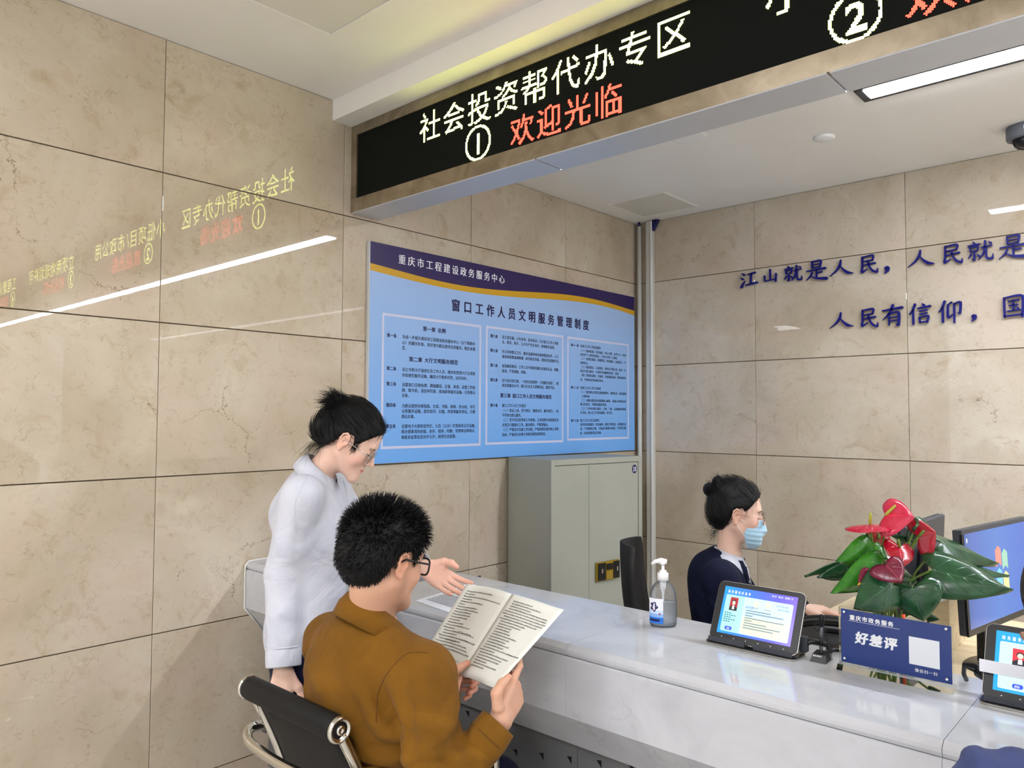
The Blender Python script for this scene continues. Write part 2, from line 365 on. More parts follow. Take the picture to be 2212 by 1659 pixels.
# ------------------------------------------------------------------ lettering
GL = {}
def glyph(ch, bold=0.0):
    key = (ch, bold)
    if key in GL: return GL[key]
    c = bpy.data.curves.new('t', 'FONT'); c.body = ch; c.resolution_u = 3; c.offset = bold
    o = bpy.data.objects.new('t', c); COL.objects.link(o)
    dg = bpy.context.evaluated_depsgraph_get()
    me = bpy.data.meshes.new_from_object(o.evaluated_get(dg))
    v = np.array([tuple(p.co) for p in me.vertices]).reshape(-1, 3); f = [tuple(p.vertices) for p in me.polygons]
    bpy.data.objects.remove(o); bpy.data.curves.remove(c); bpy.data.meshes.remove(me)
    GL[key] = (v, f); return GL[key]
def adv(ch):
    if ch == ' ': return 0.5
    if ord(ch) < 0x250: 
        v, f = glyph(ch); return (v[:, 0].max() + 0.08) if len(v) else 0.3
    return 1.0
def text(mb, s, o, ux, uy, size, m, bold=0.0, width=None, gap=0.0, lift=0.0006, center=False, shear=0.0, thick=0.0):
    """lay glyphs out from origin o along ux with height along uy (unit vectors); width stretches the line"""
    ux = nrm(ux); uy = nrm(uy); n = np.cross(ux, uy); o = np.array(o, float) + n * lift
    tot = sum(adv(c) + gap for c in s) - gap
    sx = size if width is None else width / tot
    if center: o = o - ux * tot * sx / 2
    x = 0.0
    for c in s:
        if c != ' ':
            v, f = glyph(c, 0.0)
            sh = [(0, 0)] if bold < .005 else ([(-1, 0), (1, 0), (0, .8), (0, -.8), (.7, .7), (-.7, -.7)] if bold > .03 else [(-1, 0), (1, 0), (0, .7), (0, -.7)] if bold > .02 else [(-1, 0), (1, 0)])
            for i_, (bx_, by_) in enumerate(sh):
              if len(v):
                v = glyph(c, 0.0)[0] + np.array((bx_ * bold, by_ * bold, 0.0))
                w3 = [o + n * (.00007 * i_) + ux * ((x + p[0] + shear * p[1]) * sx) + uy * (p[1] * size) for p in v]
                if thick:
                    k = len(w3); ww = w3 + [q - n * thick for q in w3]
                    ed = {}
                    for ff in f:
                        for a, b in zip(ff, ff[1:] + ff[:1]): ed[(a, b)] = 1
                    side = [(a, a + k, b + k, b) for (a, b) in ed if (b, a) not in ed]
                    mb.add(ww, list(f) + side, m)
                else: mb.add(w3, f, m)
        x += adv(c) + gap
    return mb
# ================================================================== IMPLICIT SURFACES (bodies, heads, hands, clothes)
def smin(a, b, k):
    if k <= 0: return np.minimum(a, b)
    h = np.maximum(k - np.abs(a - b), 0) / k; return np.minimum(a, b) - h * h * k * .25
class Field:
    def __init__(s, lo, hi, h):
        s.lo = np.array(lo, float); s.h = h; s.n = np.ceil((np.array(hi) - s.lo) / h).astype(int) + 1
        s.v = np.full(tuple(s.n), 0.2, np.float32); s.ax = [(s.lo[i] + h * np.arange(s.n[i])).astype(np.float32) for i in range(3)]
    def add(s, fn, lo, hi, k=.01, mode='u'):
        k = float(k); pad = k + 2.5 * s.h
        a = np.clip(np.floor((np.array(lo) - pad - s.lo) / s.h).astype(int), 0, s.n); b = np.clip(np.ceil((np.array(hi) + pad - s.lo) / s.h).astype(int) + 1, 0, s.n)
        if np.any(b <= a): return s
        sl = tuple(slice(a[i], b[i]) for i in range(3))
        d = fn(s.ax[0][sl[0]][:, None, None], s.ax[1][sl[1]][None, :, None], s.ax[2][sl[2]][None, None, :])
        if mode == 'u': s.v[sl] = smin(s.v[sl], d, k)
        elif mode == 's': s.v[sl] = -smin(-s.v[sl], d, k)
        elif mode == 'i': s.v[sl] = -smin(-s.v[sl], -d, k)
        return s
    def cone(s, a, b, ra, rb, k=.01, mode='u', flat=None):
        a = np.array(a, float); b = np.array(b, float); ab = b - a; L = float(ab @ ab) + 1e-12; m = max(ra, rb)
        def fn(X, Y, Z):
            px, py, pz = X - a[0], Y - a[1], Z - a[2]
            t = np.clip((px * ab[0] + py * ab[1] + pz * ab[2]) / L, 0, 1)
            dx, dy, dz = px - t * ab[0], py - t * ab[1], pz - t * ab[2]
            return (np.sqrt(dx*dx + dy*dy + dz*dz) - (ra + (rb - ra) * t)).astype(np.float32)
        return s.add(fn, np.minimum(a, b) - m, np.maximum(a, b) + m, k, mode)
    def chain(s, pts, rs, k=.01, mode='u'):
        for i in range(len(pts) - 1): s.cone(pts[i], pts[i+1], rs[i], rs[i+1], k, mode)
        return s
    def ell(s, c, r, k=.01, mode='u', rot=None):
        c = np.array(c, float); r = np.array(r, float); Rm = np.eye(3) if rot is None else np.array(rot, float); m = float(max(r))
        def fn(X, Y, Z):
            px, py, pz = X - c[0], Y - c[1], Z - c[2]
            q = [(px * Rm[0][i] + py * Rm[1][i] + pz * Rm[2][i]) for i in range(3)]
            k0 = np.sqrt((q[0]/r[0])**2 + (q[1]/r[1])**2 + (q[2]/r[2])**2); k1 = np.sqrt((q[0]/r[0]**2)**2 + (q[1]/r[1]**2)**2 + (q[2]/r[2]**2)**2)
            return (k0 * (k0 - 1) / (k1 + 1e-6)).astype(np.float32)
        return s.add(fn, c - m, c + m, k, mode)
    def mesh(s):
        v = s.v; ins = v < 0; n = s.n; cn = n - 1
        P_, C_, Q = [], [], []
        for ax in range(3):
            e = np.zeros(3, int); e[ax] = 1; sa = [slice(None)] * 3; sb = [slice(None)] * 3; sa[ax] = slice(0, -1); sb[ax] = slice(1, None)
            A = ins[tuple(sa)]; idx = np.argwhere(A != ins[tuple(sb)])
            p, q = (ax + 1) % 3, (ax + 2) % 3
            ok = (idx[:, p] > 0) & (idx[:, q] > 0) & (idx[:, p] < cn[p]) & (idx[:, q] < cn[q]); idx = idx[ok]
            if not len(idx): continue
            va = v[tuple(idx.T)]; vb = v[tuple((idx + e).T)]; t = va / (va - vb); pos = idx + t[:, None] * e
            ep = np.zeros(3, int); ep[p] = 1; eq = np.zeros(3, int); eq[q] = 1
            cs = [idx - ep - eq, idx - eq, idx, idx - ep]; ids = [(c[:, 0] * cn[1] + c[:, 1]) * cn[2] + c[:, 2] for c in cs]
            for i_ in ids: P_.append(pos); C_.append(i_)
            qd = np.stack(ids, 1); a_in = va < 0; qd[~a_in] = qd[~a_in][:, ::-1]; Q.append(qd)
        C_ = np.concatenate(C_); P_ = np.concatenate(P_); Q = np.concatenate(Q)
        u, inv = np.unique(C_, return_inverse=True); cnt = np.bincount(inv)
        V = np.stack([np.bincount(inv, P_[:, i]) / cnt for i in range(3)], 1) * s.h + s.lo
        return V, np.searchsorted(u, Q)
def vnormals(V, F):
    a = V[F[:, 2]] - V[F[:, 0]]; b = V[F[:, 3]] - V[F[:, 1]]; n = np.cross(a, b); N = np.zeros_like(V)
    for i in range(4): 
        for c in range(3): N[:, c] += np.bincount(F[:, i], n[:, c], len(V))
    return N / (np.linalg.norm(N, axis=1, keepdims=True) + 1e-12)
def relax(V, F, it=2, lam=.5):
    for _ in range(it):
        S = np.zeros_like(V); c = np.zeros(len(V))
        for i in range(4):
            j = (i + 1) % 4
            for a, b in ((i, j), (j, i)):
                for d in range(3): S[:, d] += np.bincount(F[:, a], V[F[:, b], d], len(V))
                c += np.bincount(F[:, a], minlength=len(V))
        V = V + lam * (S / c[:, None] - V)
    return V
def folds(V, N, specs):
    """local cloth creases: (centre, radius, direction, wavelength, amplitude, skew)"""
    D = np.zeros(len(V))
    for c, r_, d, lam, amp, *sk in specs:
        c = np.array(c); d = nrm(d); q = V - c; g = np.exp(-((q / r_) ** 2).sum(1)) if np.ndim(r_) == 0 else np.exp(-((q / np.array(r_)) ** 2).sum(1))
        o = nrm(np.cross(d, (.3, .5, .81))); ph = (q @ d) * 2 * math.pi / lam + 1.6 * np.sin((q @ o) * 2 * math.pi / (lam * 2.7) + 1.0)
        s_ = np.sin(ph); D += amp * g * (np.abs(s_) ** .6 * np.sign(s_))
    return V + N * D[:, None]
def mesh_obj(name, V, F, m, parent, attrs=None, smooth=True):
    me = bpy.data.meshes.new(name); nv, nf = len(V), len(F); k = F.shape[1]
    me.vertices.add(nv); me.vertices.foreach_set('co', np.asarray(V, np.float32).ravel()); me.loops.add(nf * k); me.loops.foreach_set('vertex_index', np.asarray(F, np.int32).ravel())
    me.polygons.add(nf); me.polygons.foreach_set('loop_start', np.arange(0, nf * k, k, dtype=np.int32)); me.polygons.foreach_set('use_smooth', [smooth] * nf)
    me.update(calc_edges=True); me.materials.append(MATS[m])
    for n_, (ty, arr) in (attrs or {}).items():
        a = me.attributes.new(n_, ty, 'POINT')
        if ty == 'FLOAT_COLOR': a.data.foreach_set('color', np.asarray(arr, np.float32).ravel())
        else: a.data.foreach_set('vector', np.asarray(arr, np.float32).ravel())
    o = bpy.data.objects.new(name, me); COL.objects.link(o); o.parent = parent
    me.transform(Matrix.Translation(-wloc(parent))); return o
def join(parts):
    V = []; F = []; C = []; o = 0
    for v, f, c in parts: V.append(v); F.append(f + o); C.append(c); o += len(v)
    return np.concatenate(V), np.concatenate(F), np.concatenate(C)
def L3(c): return np.array(lin(c)[:3])
SKF = L3((232, 194, 174)); SKM = L3((206, 160, 134))
def col4(n, c): return np.concatenate([np.tile(c, (n, 1)), np.ones((n, 1))], 1)
def blendc(C, wgt, c): C[:, :3] = C[:, :3] * (1 - wgt[:, None]) + np.array(c) * wgt[:, None]
def gauss(V, c, r): return np.exp(-(((V - np.array(c)) / np.array(r)) ** 2).sum(1))

def head_mat(c, f_dir, pitch, roll=0.0, sc=(1, 1, 1)):
    yaw = math.atan2(-f_dir[0], f_dir[1])
    return Matrix.Translation(c) @ Matrix.Rotation(yaw, 4, 'Z') @ Matrix.Rotation(R(pitch), 4, 'X') @ Matrix.Rotation(R(roll), 4, 'Y') @ Matrix.Diagonal((*sc, 1))
def xfv(M, V): M = np.array(M); return V @ M[:3, :3].T + M[:3, 3]
def head_mesh(M, neck_base, female=True, skin=None, smile=0.0, nr=None):
    Mi = M.inverted(); nb = np.array(Mi @ Vector(neck_base)); w_ = .070 if female else .076
    lo = np.minimum((-.10, -.13, -.15), nb - .07); hi = np.maximum((.10, .135, .14), nb + .07)
    F = Field(lo, hi, .0027)
    F.ell((0, -.018, .034), (w_, .094, .084), .02)
    F.ell((0, .030, .030), (w_ * .86, .056, .062), .03)
    F.ell((0, .028, -.030), (w_ * .80, .056, .075), .03)
    for s_ in (-1, 1):
        F.cone((s_ * .050, .000, -.045), (s_ * .015, .073, -.096), .019 if female else .022, .014, .025)
        F.ell((s_ * .035, .060, -.028), (.024, .022, .026), .022)
    F.ell((0, .079, -.096), (.018, .015, .016), .018); F.ell((0, .070, -.062), (.026, .019, .026), .02)
    F.cone((-.028, .079, .020), (.028, .079, .020), .010, .010, .018)
    F.chain([(0, .083, .008), (0, .094, -.012), (0, .106, -.030)], [.0065, .0075, .0095], .010)
    for s_ in (-1, 1):
        F.ell((s_ * .0115, .094, -.034), (.0075, .009, .0065), .006)
        F.ell((s_ * .031, .096, -.001), (.016, .014, .012), .016, 's')
        F.ell((s_ * .031, .0735, -.001), (.0135, .0125, .0115), .004)
    F.chain([(-.020, .080, -.0600), (-.006, .0885, -.0565), (0, .0880, -.0575), (.006, .0885, -.0565), (.020, .080, -.0600)], [.003, .0052, .005, .0052, .003], .005)
    F.chain([(-.018, .0795, -.0625 + smile), (0, .0875, -.0665), (.018, .0795, -.0625 + smile)], [.003, .0062, .003], .005)
    F.cone((-.016, .0865, -.0610), (.016, .0865, -.0610), .0012, .0012, .003, 's')
    for s_ in (-1, 1):   # ears
        x = s_ * (w_ + .002)
        F.ell((x, -.004, -.006), (.0075, .0155, .028), .006, 'u', np.array(Matrix.Rotation(R(-14), 3, 'X')))
        F.ell((x + s_ * .007, -.001, .002), (.0055, .0085, .015), .003, 's')
        arc = [(x + s_ * .004, .009, .008), (x + s_ * .006, .005, .019), (x + s_ * .007, -.006, .023), (x + s_ * .008, -.016, .015), (x + s_ * .008, -.019, .0), (x + s_ * .006, -.014, -.016)]
        F.chain(arc, [.0028, .0032, .0034, .0034, .0032, .003], .002)
        F.ell((x + s_ * .002, -.003, -.030), (.0055, .0075, .009), .004)
        F.ell((x + s_ * .002, .010, -.006), (.0035, .004, .006), .003)
    nr = nr or ((.047, .052) if female else (.056, .062))
    F.cone((0, -.022, -.060), nb, nr[0], nr[1], .025)
    V, Q = F.mesh(); V = relax(V, Q, 1, .4)
    sk = skin if skin is not None else (SKF if female else SKM); C = col4(len(V), sk)
    blush = np.array(sk) * (1.0, .74, .72) if female else np.array(sk) * (.95, .82, .78)
    for s_ in (-1, 1):
        blendc(C, .75 * gauss(V, (s_ * .046, .062, -.036), (.022, .03, .024)), blush)
        blendc(C, .6 * gauss(V, (s_ * (w_ + .004), -.004, -.006), (.012, .03, .035)), np.array(sk) * (.98, .72, .64))
    blendc(C, .5 * gauss(V, (0, .108, -.032), (.012, .012, .012)), blush)
    lip = L3((206, 112, 110)) if female else L3((168, 96, 86))
    lw = np.clip(gauss(V, (0, .090, -.0615), (.017, .012, .0070)) * 2.2 - .5, 0, 1); blendc(C, lw, lip)
    if not female:
        b = np.clip(gauss(V, (0, .05, -.10), (.06, .06, .030)) * 1.3, 0, 1) * .28; blendc(C, b, L3((96, 78, 70)))
        for s_ in (-1, 1): blendc(C, .35 * gauss(V, (s_ * .068, .022, -.055), (.02, .016, .03)), L3((70, 56, 50)))
    return xfv(M, V), Q, C
def hair_cap(M, zb, thick=.010, top=.0, female=True, extra=None, whorl=(0, -.07, .07), cut=.006, h=.0034):
    w_ = .070 if female else .076
    F = Field((-.13, -.17, -.14), (.13, .14, .17), h)
    F.ell((0, -.020, .036 + top * .4), (w_ + thick, .094 + thick * 1.1, .084 + thick + top * .6), .02)
    F.ell((0, .028, .034 + top * .4), (w_ * .86 + thick, .056 + thick, .062 + thick + top * .6), .03)
    F.ell((0, -.05, -.01), (w_ * .86 + thick, .058 + thick * .9, .065), .03)
    ys, zs = zip(*zb)
    def cutfn(X, Y, Z): return (((np.interp(Y, ys, zs).astype(np.float32) - Z) * .8) + 0 * X).astype(np.float32)
    F.add(cutfn, (-.13, -.17, -.14), (.13, .14, .17), cut, 'i')
    if extra: extra(F)
    V, Q = F.mesh(); V = relax(V, Q, 2)
    ax = nrm(whorl); a0 = nrm(np.cross(ax, (1, 0, 0))); b0_ = np.cross(ax, a0); c = V - np.array((0, -.01, .03))
    ang = np.arctan2(c @ b0_, c @ a0); rad = np.linalg.norm(c - np.outer(c @ ax, ax), axis=1)
    st = np.stack([np.cos(ang) * 2.2, np.sin(ang) * 2.2, rad * 3.0], 1)
    return V, Q, st
def strands(base, dirs, lens, r0, bend, seg=3):
    """tapered curved hairs"""
    n = len(base); V = []; t = dirs / (np.linalg.norm(dirs, axis=1, keepdims=True) + 1e-9)
    x = np.cross(t, rng.normal(size=(n, 3))); x /= (np.linalg.norm(x, axis=1, keepdims=True) + 1e-9); y = np.cross(t, x)
    for i in range(seg + 1):
        u = i / seg; c = base + t * (lens * u)[:, None] + bend * ((u ** 2) * lens)[:, None]; r_ = r0 * (1 - u) ** .7 + .00008
        for k in range(3):
            a = 2 * math.pi * k / 3; V.append(c + (r_ * math.cos(a)) * x + (r_ * math.sin(a)) * y)
    V = np.stack(V, 1).reshape(-1, 3); K = 3 * (seg + 1); F = []
    o = np.arange(n)[:, None] * K
    for i in range(seg):
        for k in range(3):
            k2 = (k + 1) % 3; F.append(np.concatenate([o + 3*i + k, o + 3*i + k2, o + 3*(i+1) + k2, o + 3*(i+1) + k], 1))
    return V, np.concatenate(F)
def hand_mesh(wrist, dY, nZ, right=True, flex=None, spread=(.06, .0, -.05, -.12), thumb=None, sc=1.0, skin=None, forearm=None):
    dY = nrm(dY); nZ = nrm(np.array(nZ) - dY * (np.array(nZ) @ dY)); dX = np.cross(dY, nZ); sg_ = 1 if right else -1
    flex = flex or [(8, 12, 8)] * 4
    F = Field((-.105, -.06, -.065), (.105, .215, .125), .0021)
    mx = [.029, .010, -.010, -.028]; my = [.087, .091, .086, .077]; bx = [.017, .006, -.006, -.016]
    for i in range(4): F.cone((sg_ * bx[i], .008, 0), (sg_ * mx[i], my[i], 0), .0125, .0108, .014)
    F.cone((sg_ * .016, .012, .007), (sg_ * .034, .052, .008), .0145, .0125, .012)
    F.cone((sg_ * -.018, .015, .006), (sg_ * -.026, .058, .004), .0135, .0105, .012)
    F.ell((0, 0.0, 0), (.027, .025, .0185), .014)
    ln = [(.043, .026, .021), (.047, .030, .022), (.044, .028, .021), (.034, .021, .019)]; rd = [(.0094, .0086, .0079, .0066), (.0096, .0088, .0080, .0066), (.0092, .0084, .0077, .0064), (.0082, .0074, .0068, .0058)]
    tips = []
    for i in range(4):
        p = np.array((sg_ * mx[i], my[i], 0.0)); a = 0.0; pts = [p]; 
        for j in range(3):
            a += R(flex[i][j]); d = nrm((sg_ * spread[i] * math.cos(a), math.cos(a), math.sin(a))); p = p + d * ln[i][j]; pts.append(p)
        G = pts; F.chain(G, rd[i], .0035); tips.append((pts[3], nrm(pts[3] - pts[2])))
    th = thumb or [(.024, .020, .007), (.050, .050, .012), (.064, .076, .016), (.070, .098, .018)]
    th = [np.array((sg_ * p[0], p[1], p[2])) for p in th]; F.chain(th, [.0145, .0120, .0108, .0082], .007)
    fa = np.array((0, -.055, 0)) if forearm is None else np.array([(np.array(forearm) - wrist) @ dX, (np.array(forearm) - wrist) @ dY, (np.array(forearm) - wrist) @ nZ]) * (.055 / (np.linalg.norm(np.array(forearm) - wrist) + 1e-9))
    F.cone((0, -.002, 0), fa, .0225, .0245, .012)
    V, Q = F.mesh(); V = relax(V, Q, 1, .4)
    sk = skin if skin is not None else SKF; C = col4(len(V), sk)
    pink = np.array(sk) * (1.0, .72, .70)
    for (t_, d) in tips + [(th[3], nrm(th[3] - th[2]))]: blendc(C, .6 * gauss(V, t_, (.013, .013, .013)), pink)
    blendc(C, .35 * np.clip(V[:, 2] / .012, 0, 1) * (V[:, 1] > 0), pink)
    for i in range(4): blendc(C, .35 * gauss(V, (sg_ * mx[i], my[i], -.008), (.008, .008, .006)), np.array(sk) * (.85, .66, .6))
    Mx = np.stack([dX, dY, nZ], 1) * sc
    return V @ Mx.T + np.array(wrist), Q, C
def collar(mb, N, up_, f_, rin, rout, h0, drop, gap, m, tip=.03, asym=1.0, n=36, rx=1.0):
    up_ = nrm(up_); f_ = nrm(np.array(f_) - up_ * (np.array(f_) @ up_)); s_ = np.cross(f_, up_); v = []; f = []
    for k in range(n + 1):
        a = gap + (2 * math.pi - 2 * gap) * k / n; e = min(k, n - k) / n; t = max(0, 1 - e / .16)
        d = math.cos(a) * f_ + math.sin(a) * s_ * rx
        back = -math.cos(a)
        top = N + d * rin + up_ * (h0 * (.55 + .45 * back))
        out = N + d * (rout + .004) + up_ * (h0 * (.55 + .45 * back) - drop - tip * t ** 1.5) + f_ * tip * .5 * t
        mid_ = (top + out) / 2 + d * .006 + up_ * .005
        inn = N + d * (rin - .002) + up_ * (h0 * (.55 + .45 * back) - drop * 1.1)
        v += [inn, top - d * .001, top + d * .004, mid_, out]
    for k in range(n):
        for j in range(4): f.append((k*5+j, k*5+j+1, (k+1)*5+j+1, (k+1)*5+j))
    mb.add(v, f, m, True)
def glasses(mb, M, m, w_=.066, r_=(.022, .019), y=.094, tube_=.0013, z=-.002, full=True, sq=2.0, ear=.0, tm=None, lens=None, tilt=0.0):
    tr = lambda p: tuple(M @ Vector(p))
    for s_ in (-1, 1):
        c = (s_ * .032, y, z); pts = []
        for k in range(28):
            a = 2 * math.pi * k / 28; ca, sa = math.cos(a), math.sin(a)
            pts.append((c[0] + r_[0] * math.copysign(abs(ca) ** (2 / sq), ca), c[1] - abs(c[0] + r_[0] * ca) * .12 + .004, c[2] + r_[1] * math.copysign(abs(sa) ** (2 / sq), sa)))
        mb.tube([tr(p) for p in pts], tube_, m, 6, close=True)
        if lens is not None: lens.add([tr(p) for p in pts], [tuple(range(28))], 'lens')
        x0 = s_ * (.032 + r_[0]); mb.tube([tr(p) for p in ((x0, y - .003, z + .006), (s_ * .068, y - .012, z + .008), (s_ * w_ * 1.12, .03, z + .010), (s_ * w_ * 1.12, .0, z + .012), (s_ * (w_ + .006), -.012, z + .004), (s_ * (w_ + .002), -.022, z - .012))], tm or tube_, m, 6)
    mb.tube([tr(p) for p in ((-.032 + r_[0], y + .001, z + .003), (0, y + .006, z + .006), (.032 - r_[0], y + .001, z + .003))], tube_, m, 6)
def tubev(pts, r_, m, name, par, k=6): P(MB().tube(pts, r_, m, k), name, par)

def cuff(par, wr, el, r0, r1, m, L=.07):
    d = nrm(wr - el); x = nrm(np.cross(d, (.2, .3, .9))); y = np.cross(d, x); v = []; f = []; K = 32
    rows = [(-L - .004, r0 - .006), (-L, r0), (-L * .55, r0 * 1.01), (-.012, r1), (-.008, r1 - .001), (-.010, r1 - .0035), (-L * .6, r1 - .005)]
    for (t, rr) in rows:
        for k in range(K):
            a = 2 * math.pi * k / K; q = rr * (1 + .03 * math.sin(3 * a + 1) + .015 * math.sin(7 * a)); v.append(wr + d * t + (x * math.cos(a) + y * math.sin(a)) * q)
    for i in range(len(rows) - 1):
        for k in range(K): f.append((i*K+k, i*K+(k+1) % K, (i+1)*K+(k+1) % K, (i+1)*K+k))
    P(MB().add(v, f, m, True), 'cuff', par)
# ================================================================== SETTING
Y0 = -9.0; X1 = 12.0
ZJ = [0.095, 0.681, 1.281, 1.880, 2.470]; ZC = 2.905; ZH = 3.003
def panels(wall, axis, joints, zj_top):
    """stone slabs hung proud of a dark backing wall: every slab its own part"""
    zs = [0.0] + ZJ
    for a, b in zip(joints[:-1], joints[1:]):
        top = zj_top(a, b)
        rows = list(zip(zs, zs[1:])) + [(zs[-1], top)]
        for (z0, z1) in rows:
            g = 0.0022; gv = 0.0012
            off = random.uniform(-0.0008, 0.0008)
            mb = MB()
            if axis == 0: mb.box((-0.03, a + gv, z0 + g), (off, b - gv, z1 - g), 'beige_marble', 0.0012)
            else: mb.box((a + gv, -off, z0 + g), (b - gv, 0.03, z1 - g), 'beige_marble', 0.0012)
            mb.build('panel', wall)
wl = MB().box((-0.2, Y0, 0), (-0.012, 0.2, 3.2), 'joint_brown').build('wall_left'); tag(wl, kind='structure')
jl = [-0.8274 - 0.8468 * k for k in range(0, 9)]; jl = sorted([y for y in jl] + [0.0])
panels(wl, 0, [y for y in jl if y > -8.0], lambda a, b: ZC if a > -2.5 else ZH)
wb = MB().box((-0.2, 0.012, 0), (X1, 0.2, 3.2), 'joint_brown').build('wall_back'); tag(wb, kind='structure')
jb = [0.0, 0.885] + [0.885 + 0.8916 * k for k in range(1, 12)]
panels(wb, 1, jb, lambda a, b: ZC)
fl = MB().box((-0.2, Y0, -0.1), (X1, 0.2, -0.006), 'joint_brown').build('floor'); tag(fl, kind='structure')
for i in range(16):
    for j in range(12):
        x = -0.02 + 0.8 * i; y = Y0 + 0.8 * j
        if x < X1 and y < 0.1: MB().box((x + .001, y + .001, -0.02), (min(x + .799, X1), min(y + .799, 0.1), 0.0), 'floor_stone').build('tile', fl)
cb = MB().box((-0.2, -2.59, ZC), (X1, 0.2, 3.25), 'white_plaster').build('ceiling'); tag(cb, kind='structure')
ch = MB().box((-0.2, Y0, ZH), (X1, -2.5901, 3.25), 'white_plaster').build('ceiling_hall'); tag(ch, kind='structure')
# access hatches
def hatch(x0, x1, y0, y1, z, label):
    r = root('access_hatch', ((x0 + x1) / 2, (y0 + y1) / 2, z), label, 'hatch')
    m = MB()
    for a, b in (((x0, y0), (x1, y0 + .012)), ((x0, y1 - .012), (x1, y1)), ((x0, y0 + .0125), (x0 + .012, y1 - .0125)), ((x1 - .012, y0 + .0125), (x1, y1 - .0125))):
        m.box((a[0], a[1], z - 0.006), (b[0], b[1], z + .01), 'white_plaster')
    P(m, 'frame', r)
    P(MB().box((x0 + .015, y0 + .015, z - .003), (x1 - .015, y1 - .015, z + .008), 'hatch_gloss'), 'panel', r)
hatch(0.15, 0.572, -0.585, -0.15, ZC, 'glossy square access hatch in the rear ceiling above the corner pipes')
hatch(0.51, 1.01, -3.42, -2.95, ZH, 'square access hatch in the hall ceiling in front of the sign')
# downlight, disc and camera
def disc(x, y, r_, label, name, cat, ring):
    r = root(name, (x, y, ZC), label, cat)
    P(MB().lathe([(r_, 0.002), (r_, -0.004), (r_ * .96, -0.008), (r_ * .82, -0.009)] if ring else [(r_, 0.002), (r_, -0.010), (r_ * .93, -0.013), (0.002, -0.013)], 'white_plastic', 36, Matrix.Translation((x, y, ZC))), 'trim_ring' if ring else 'cover', r)
    if ring: P(MB().lathe([(r_ * .82, -0.0088), (r_ * .7, 0.0), (0.002, 0.0)], 'pipe_white', 30, Matrix.Translation((x, y, ZC)), cap=False), 'reflector', r)
disc(1.148, -1.295, 0.085, 'recessed round downlight, partly hidden by the led sign', 'downlight', 'light', True)
disc(1.639, -0.849, 0.05, 'small round white cover plate on the rear ceiling', 'ceiling_disc', 'cover', False)
dc = np.array([2.40, -0.36, ZC]); r = root('dome_camera', tuple(dc), 'grey dome security camera on the rear ceiling', 'camera')
T = Matrix.Translation(dc)
P(MB().lathe([(.075, 0.001), (.078, -.01), (.078, -.055), (.074, -.062), (.052, -.063)], 'grey_plastic', 40, T), 'housing', r)
P(MB().lathe([(.054, -.060), (.052, -.075), (.045, -.092), (.03, -.106), (.012, -.112), (0.001, -.113)], 'lens', 32, T, cap=False), 'dome', r)
P(MB().ellipsoid((0, 0, -.066), (.043, .043, .036), 'black_plastic', 20, T), 'lens_unit', r)
q = dc + np.array([.03, -.074, -.03]); P(MB().box((dc[0] + .005, dc[1] - .0795, dc[2] - .035), (dc[0] + .04, dc[1] - .074, dc[2] - .018), 'paper_white'), 'sticker', r)
# hall ceiling lamps, out of frame but lighting the hall
for (x, y, lb_) in ((1.2, -5.6, 'square lamp panel in the hall ceiling nearest the left wall and the sign'), (3.2, -5.6, 'square lamp panel in the hall ceiling above the camera'), (5.6, -5.6, 'square lamp panel in the hall ceiling, right one of the front row'), (2.2, -7.6, 'square lamp panel in the rear row of the hall, on the left'), (5.2, -7.6, 'square lamp panel in the rear row of the hall, on the right')):
    r = root('ceiling_light', (x, y, ZH), lb_, 'light', 'hall ceiling lamp panels')
    P(MB().box((x - .31, y - .31, ZH - .012), (x + .31, y + .31, ZH + .002), 'white_plastic'), 'frame', r)
    P(MB().box((x - .29, y - .29, ZH - .016), (x + .29, y + .29, ZH - .0125), 'hall_lamp'), 'diffuser', r)
# cable conduits in the corner
def conduit(x, y, r_, ztop, label):
    r = root('conduit', (x, y, 0), label, 'pipe', None)
    P(MB().tube([(x, y, 0.0), (x, y, 1.2), (x, y, ztop - .03)], r_, 'pipe_white', 14), 'pipe', r); return r
r = conduit(0.045, -0.040, 0.016, ZC, 'slim round white conduit in the corner beside the poster')
P(MB().tube([(.045, -.04, ZC - .03), (.045, -.04, ZC)], 0.010, 'navy_blue', 10), 'cable', r)
r = root('cable_duct', (0.125, -0.022, 0), 'flat square white cable duct rising in the corner of the back wall', 'pipe')
P(MB().box((.098, -.040, 0), (.150, -.002, ZC - .004), 'pipe_white', 0.003), 'duct', r)
P(MB().box((.140, -.046, 0), (.152, -.0405, ZC - .004), 'white_plastic', 0.001), 'lid', r)
P(MB().prism([(0, 0), (.045, 0), (.002, -.075)], -0.044, -0.010, 'navy_blue', frame((0.152, 0, ZC - .002), (1, 0, 0), (0, 0, 1), (0, 1, 0))), 'tape', r)

# ------------------------------------------------------------------ LED sign
SY = -2.483; SXE = 7.4
sg = root('led_sign', (0, SY, 2.488), 'long led display sign with a champagne metal frame hung above the counter', 'sign')
zb0, zt0, zb1, zt1 = 2.488, 2.904, 2.549, 2.853
def rail(p, name):
    v = []; f = []
    for i, (x, y, z) in enumerate(p): v.append((x, y, z))
    m = MB(); m.add(p, [(0, 1, 2, 3), (4, 7, 6, 5), (0, 4, 5, 1), (1, 5, 6, 2), (2, 6, 7, 3), (3, 7, 4, 0)], 'champagne_metal'); P(m, name, sg)
xi = 0.050; xe = SXE
def q4(a, b, c, d, dep=0.03):
    # outer edge a-b sits a little further back than the inner edge c-d
    return [(a[0], SY, a[1]), (b[0], SY, b[1]), (c[0], SY - .006, c[1]), (d[0], SY - .006, d[1])] + [(p[0], SY + dep, p[1]) for p in (a, b, c, d)]
rail(q4((0.002, zb0), (xe, zb0), (xe - .05, zb1), (xi, zb1)), 'frame_rail')
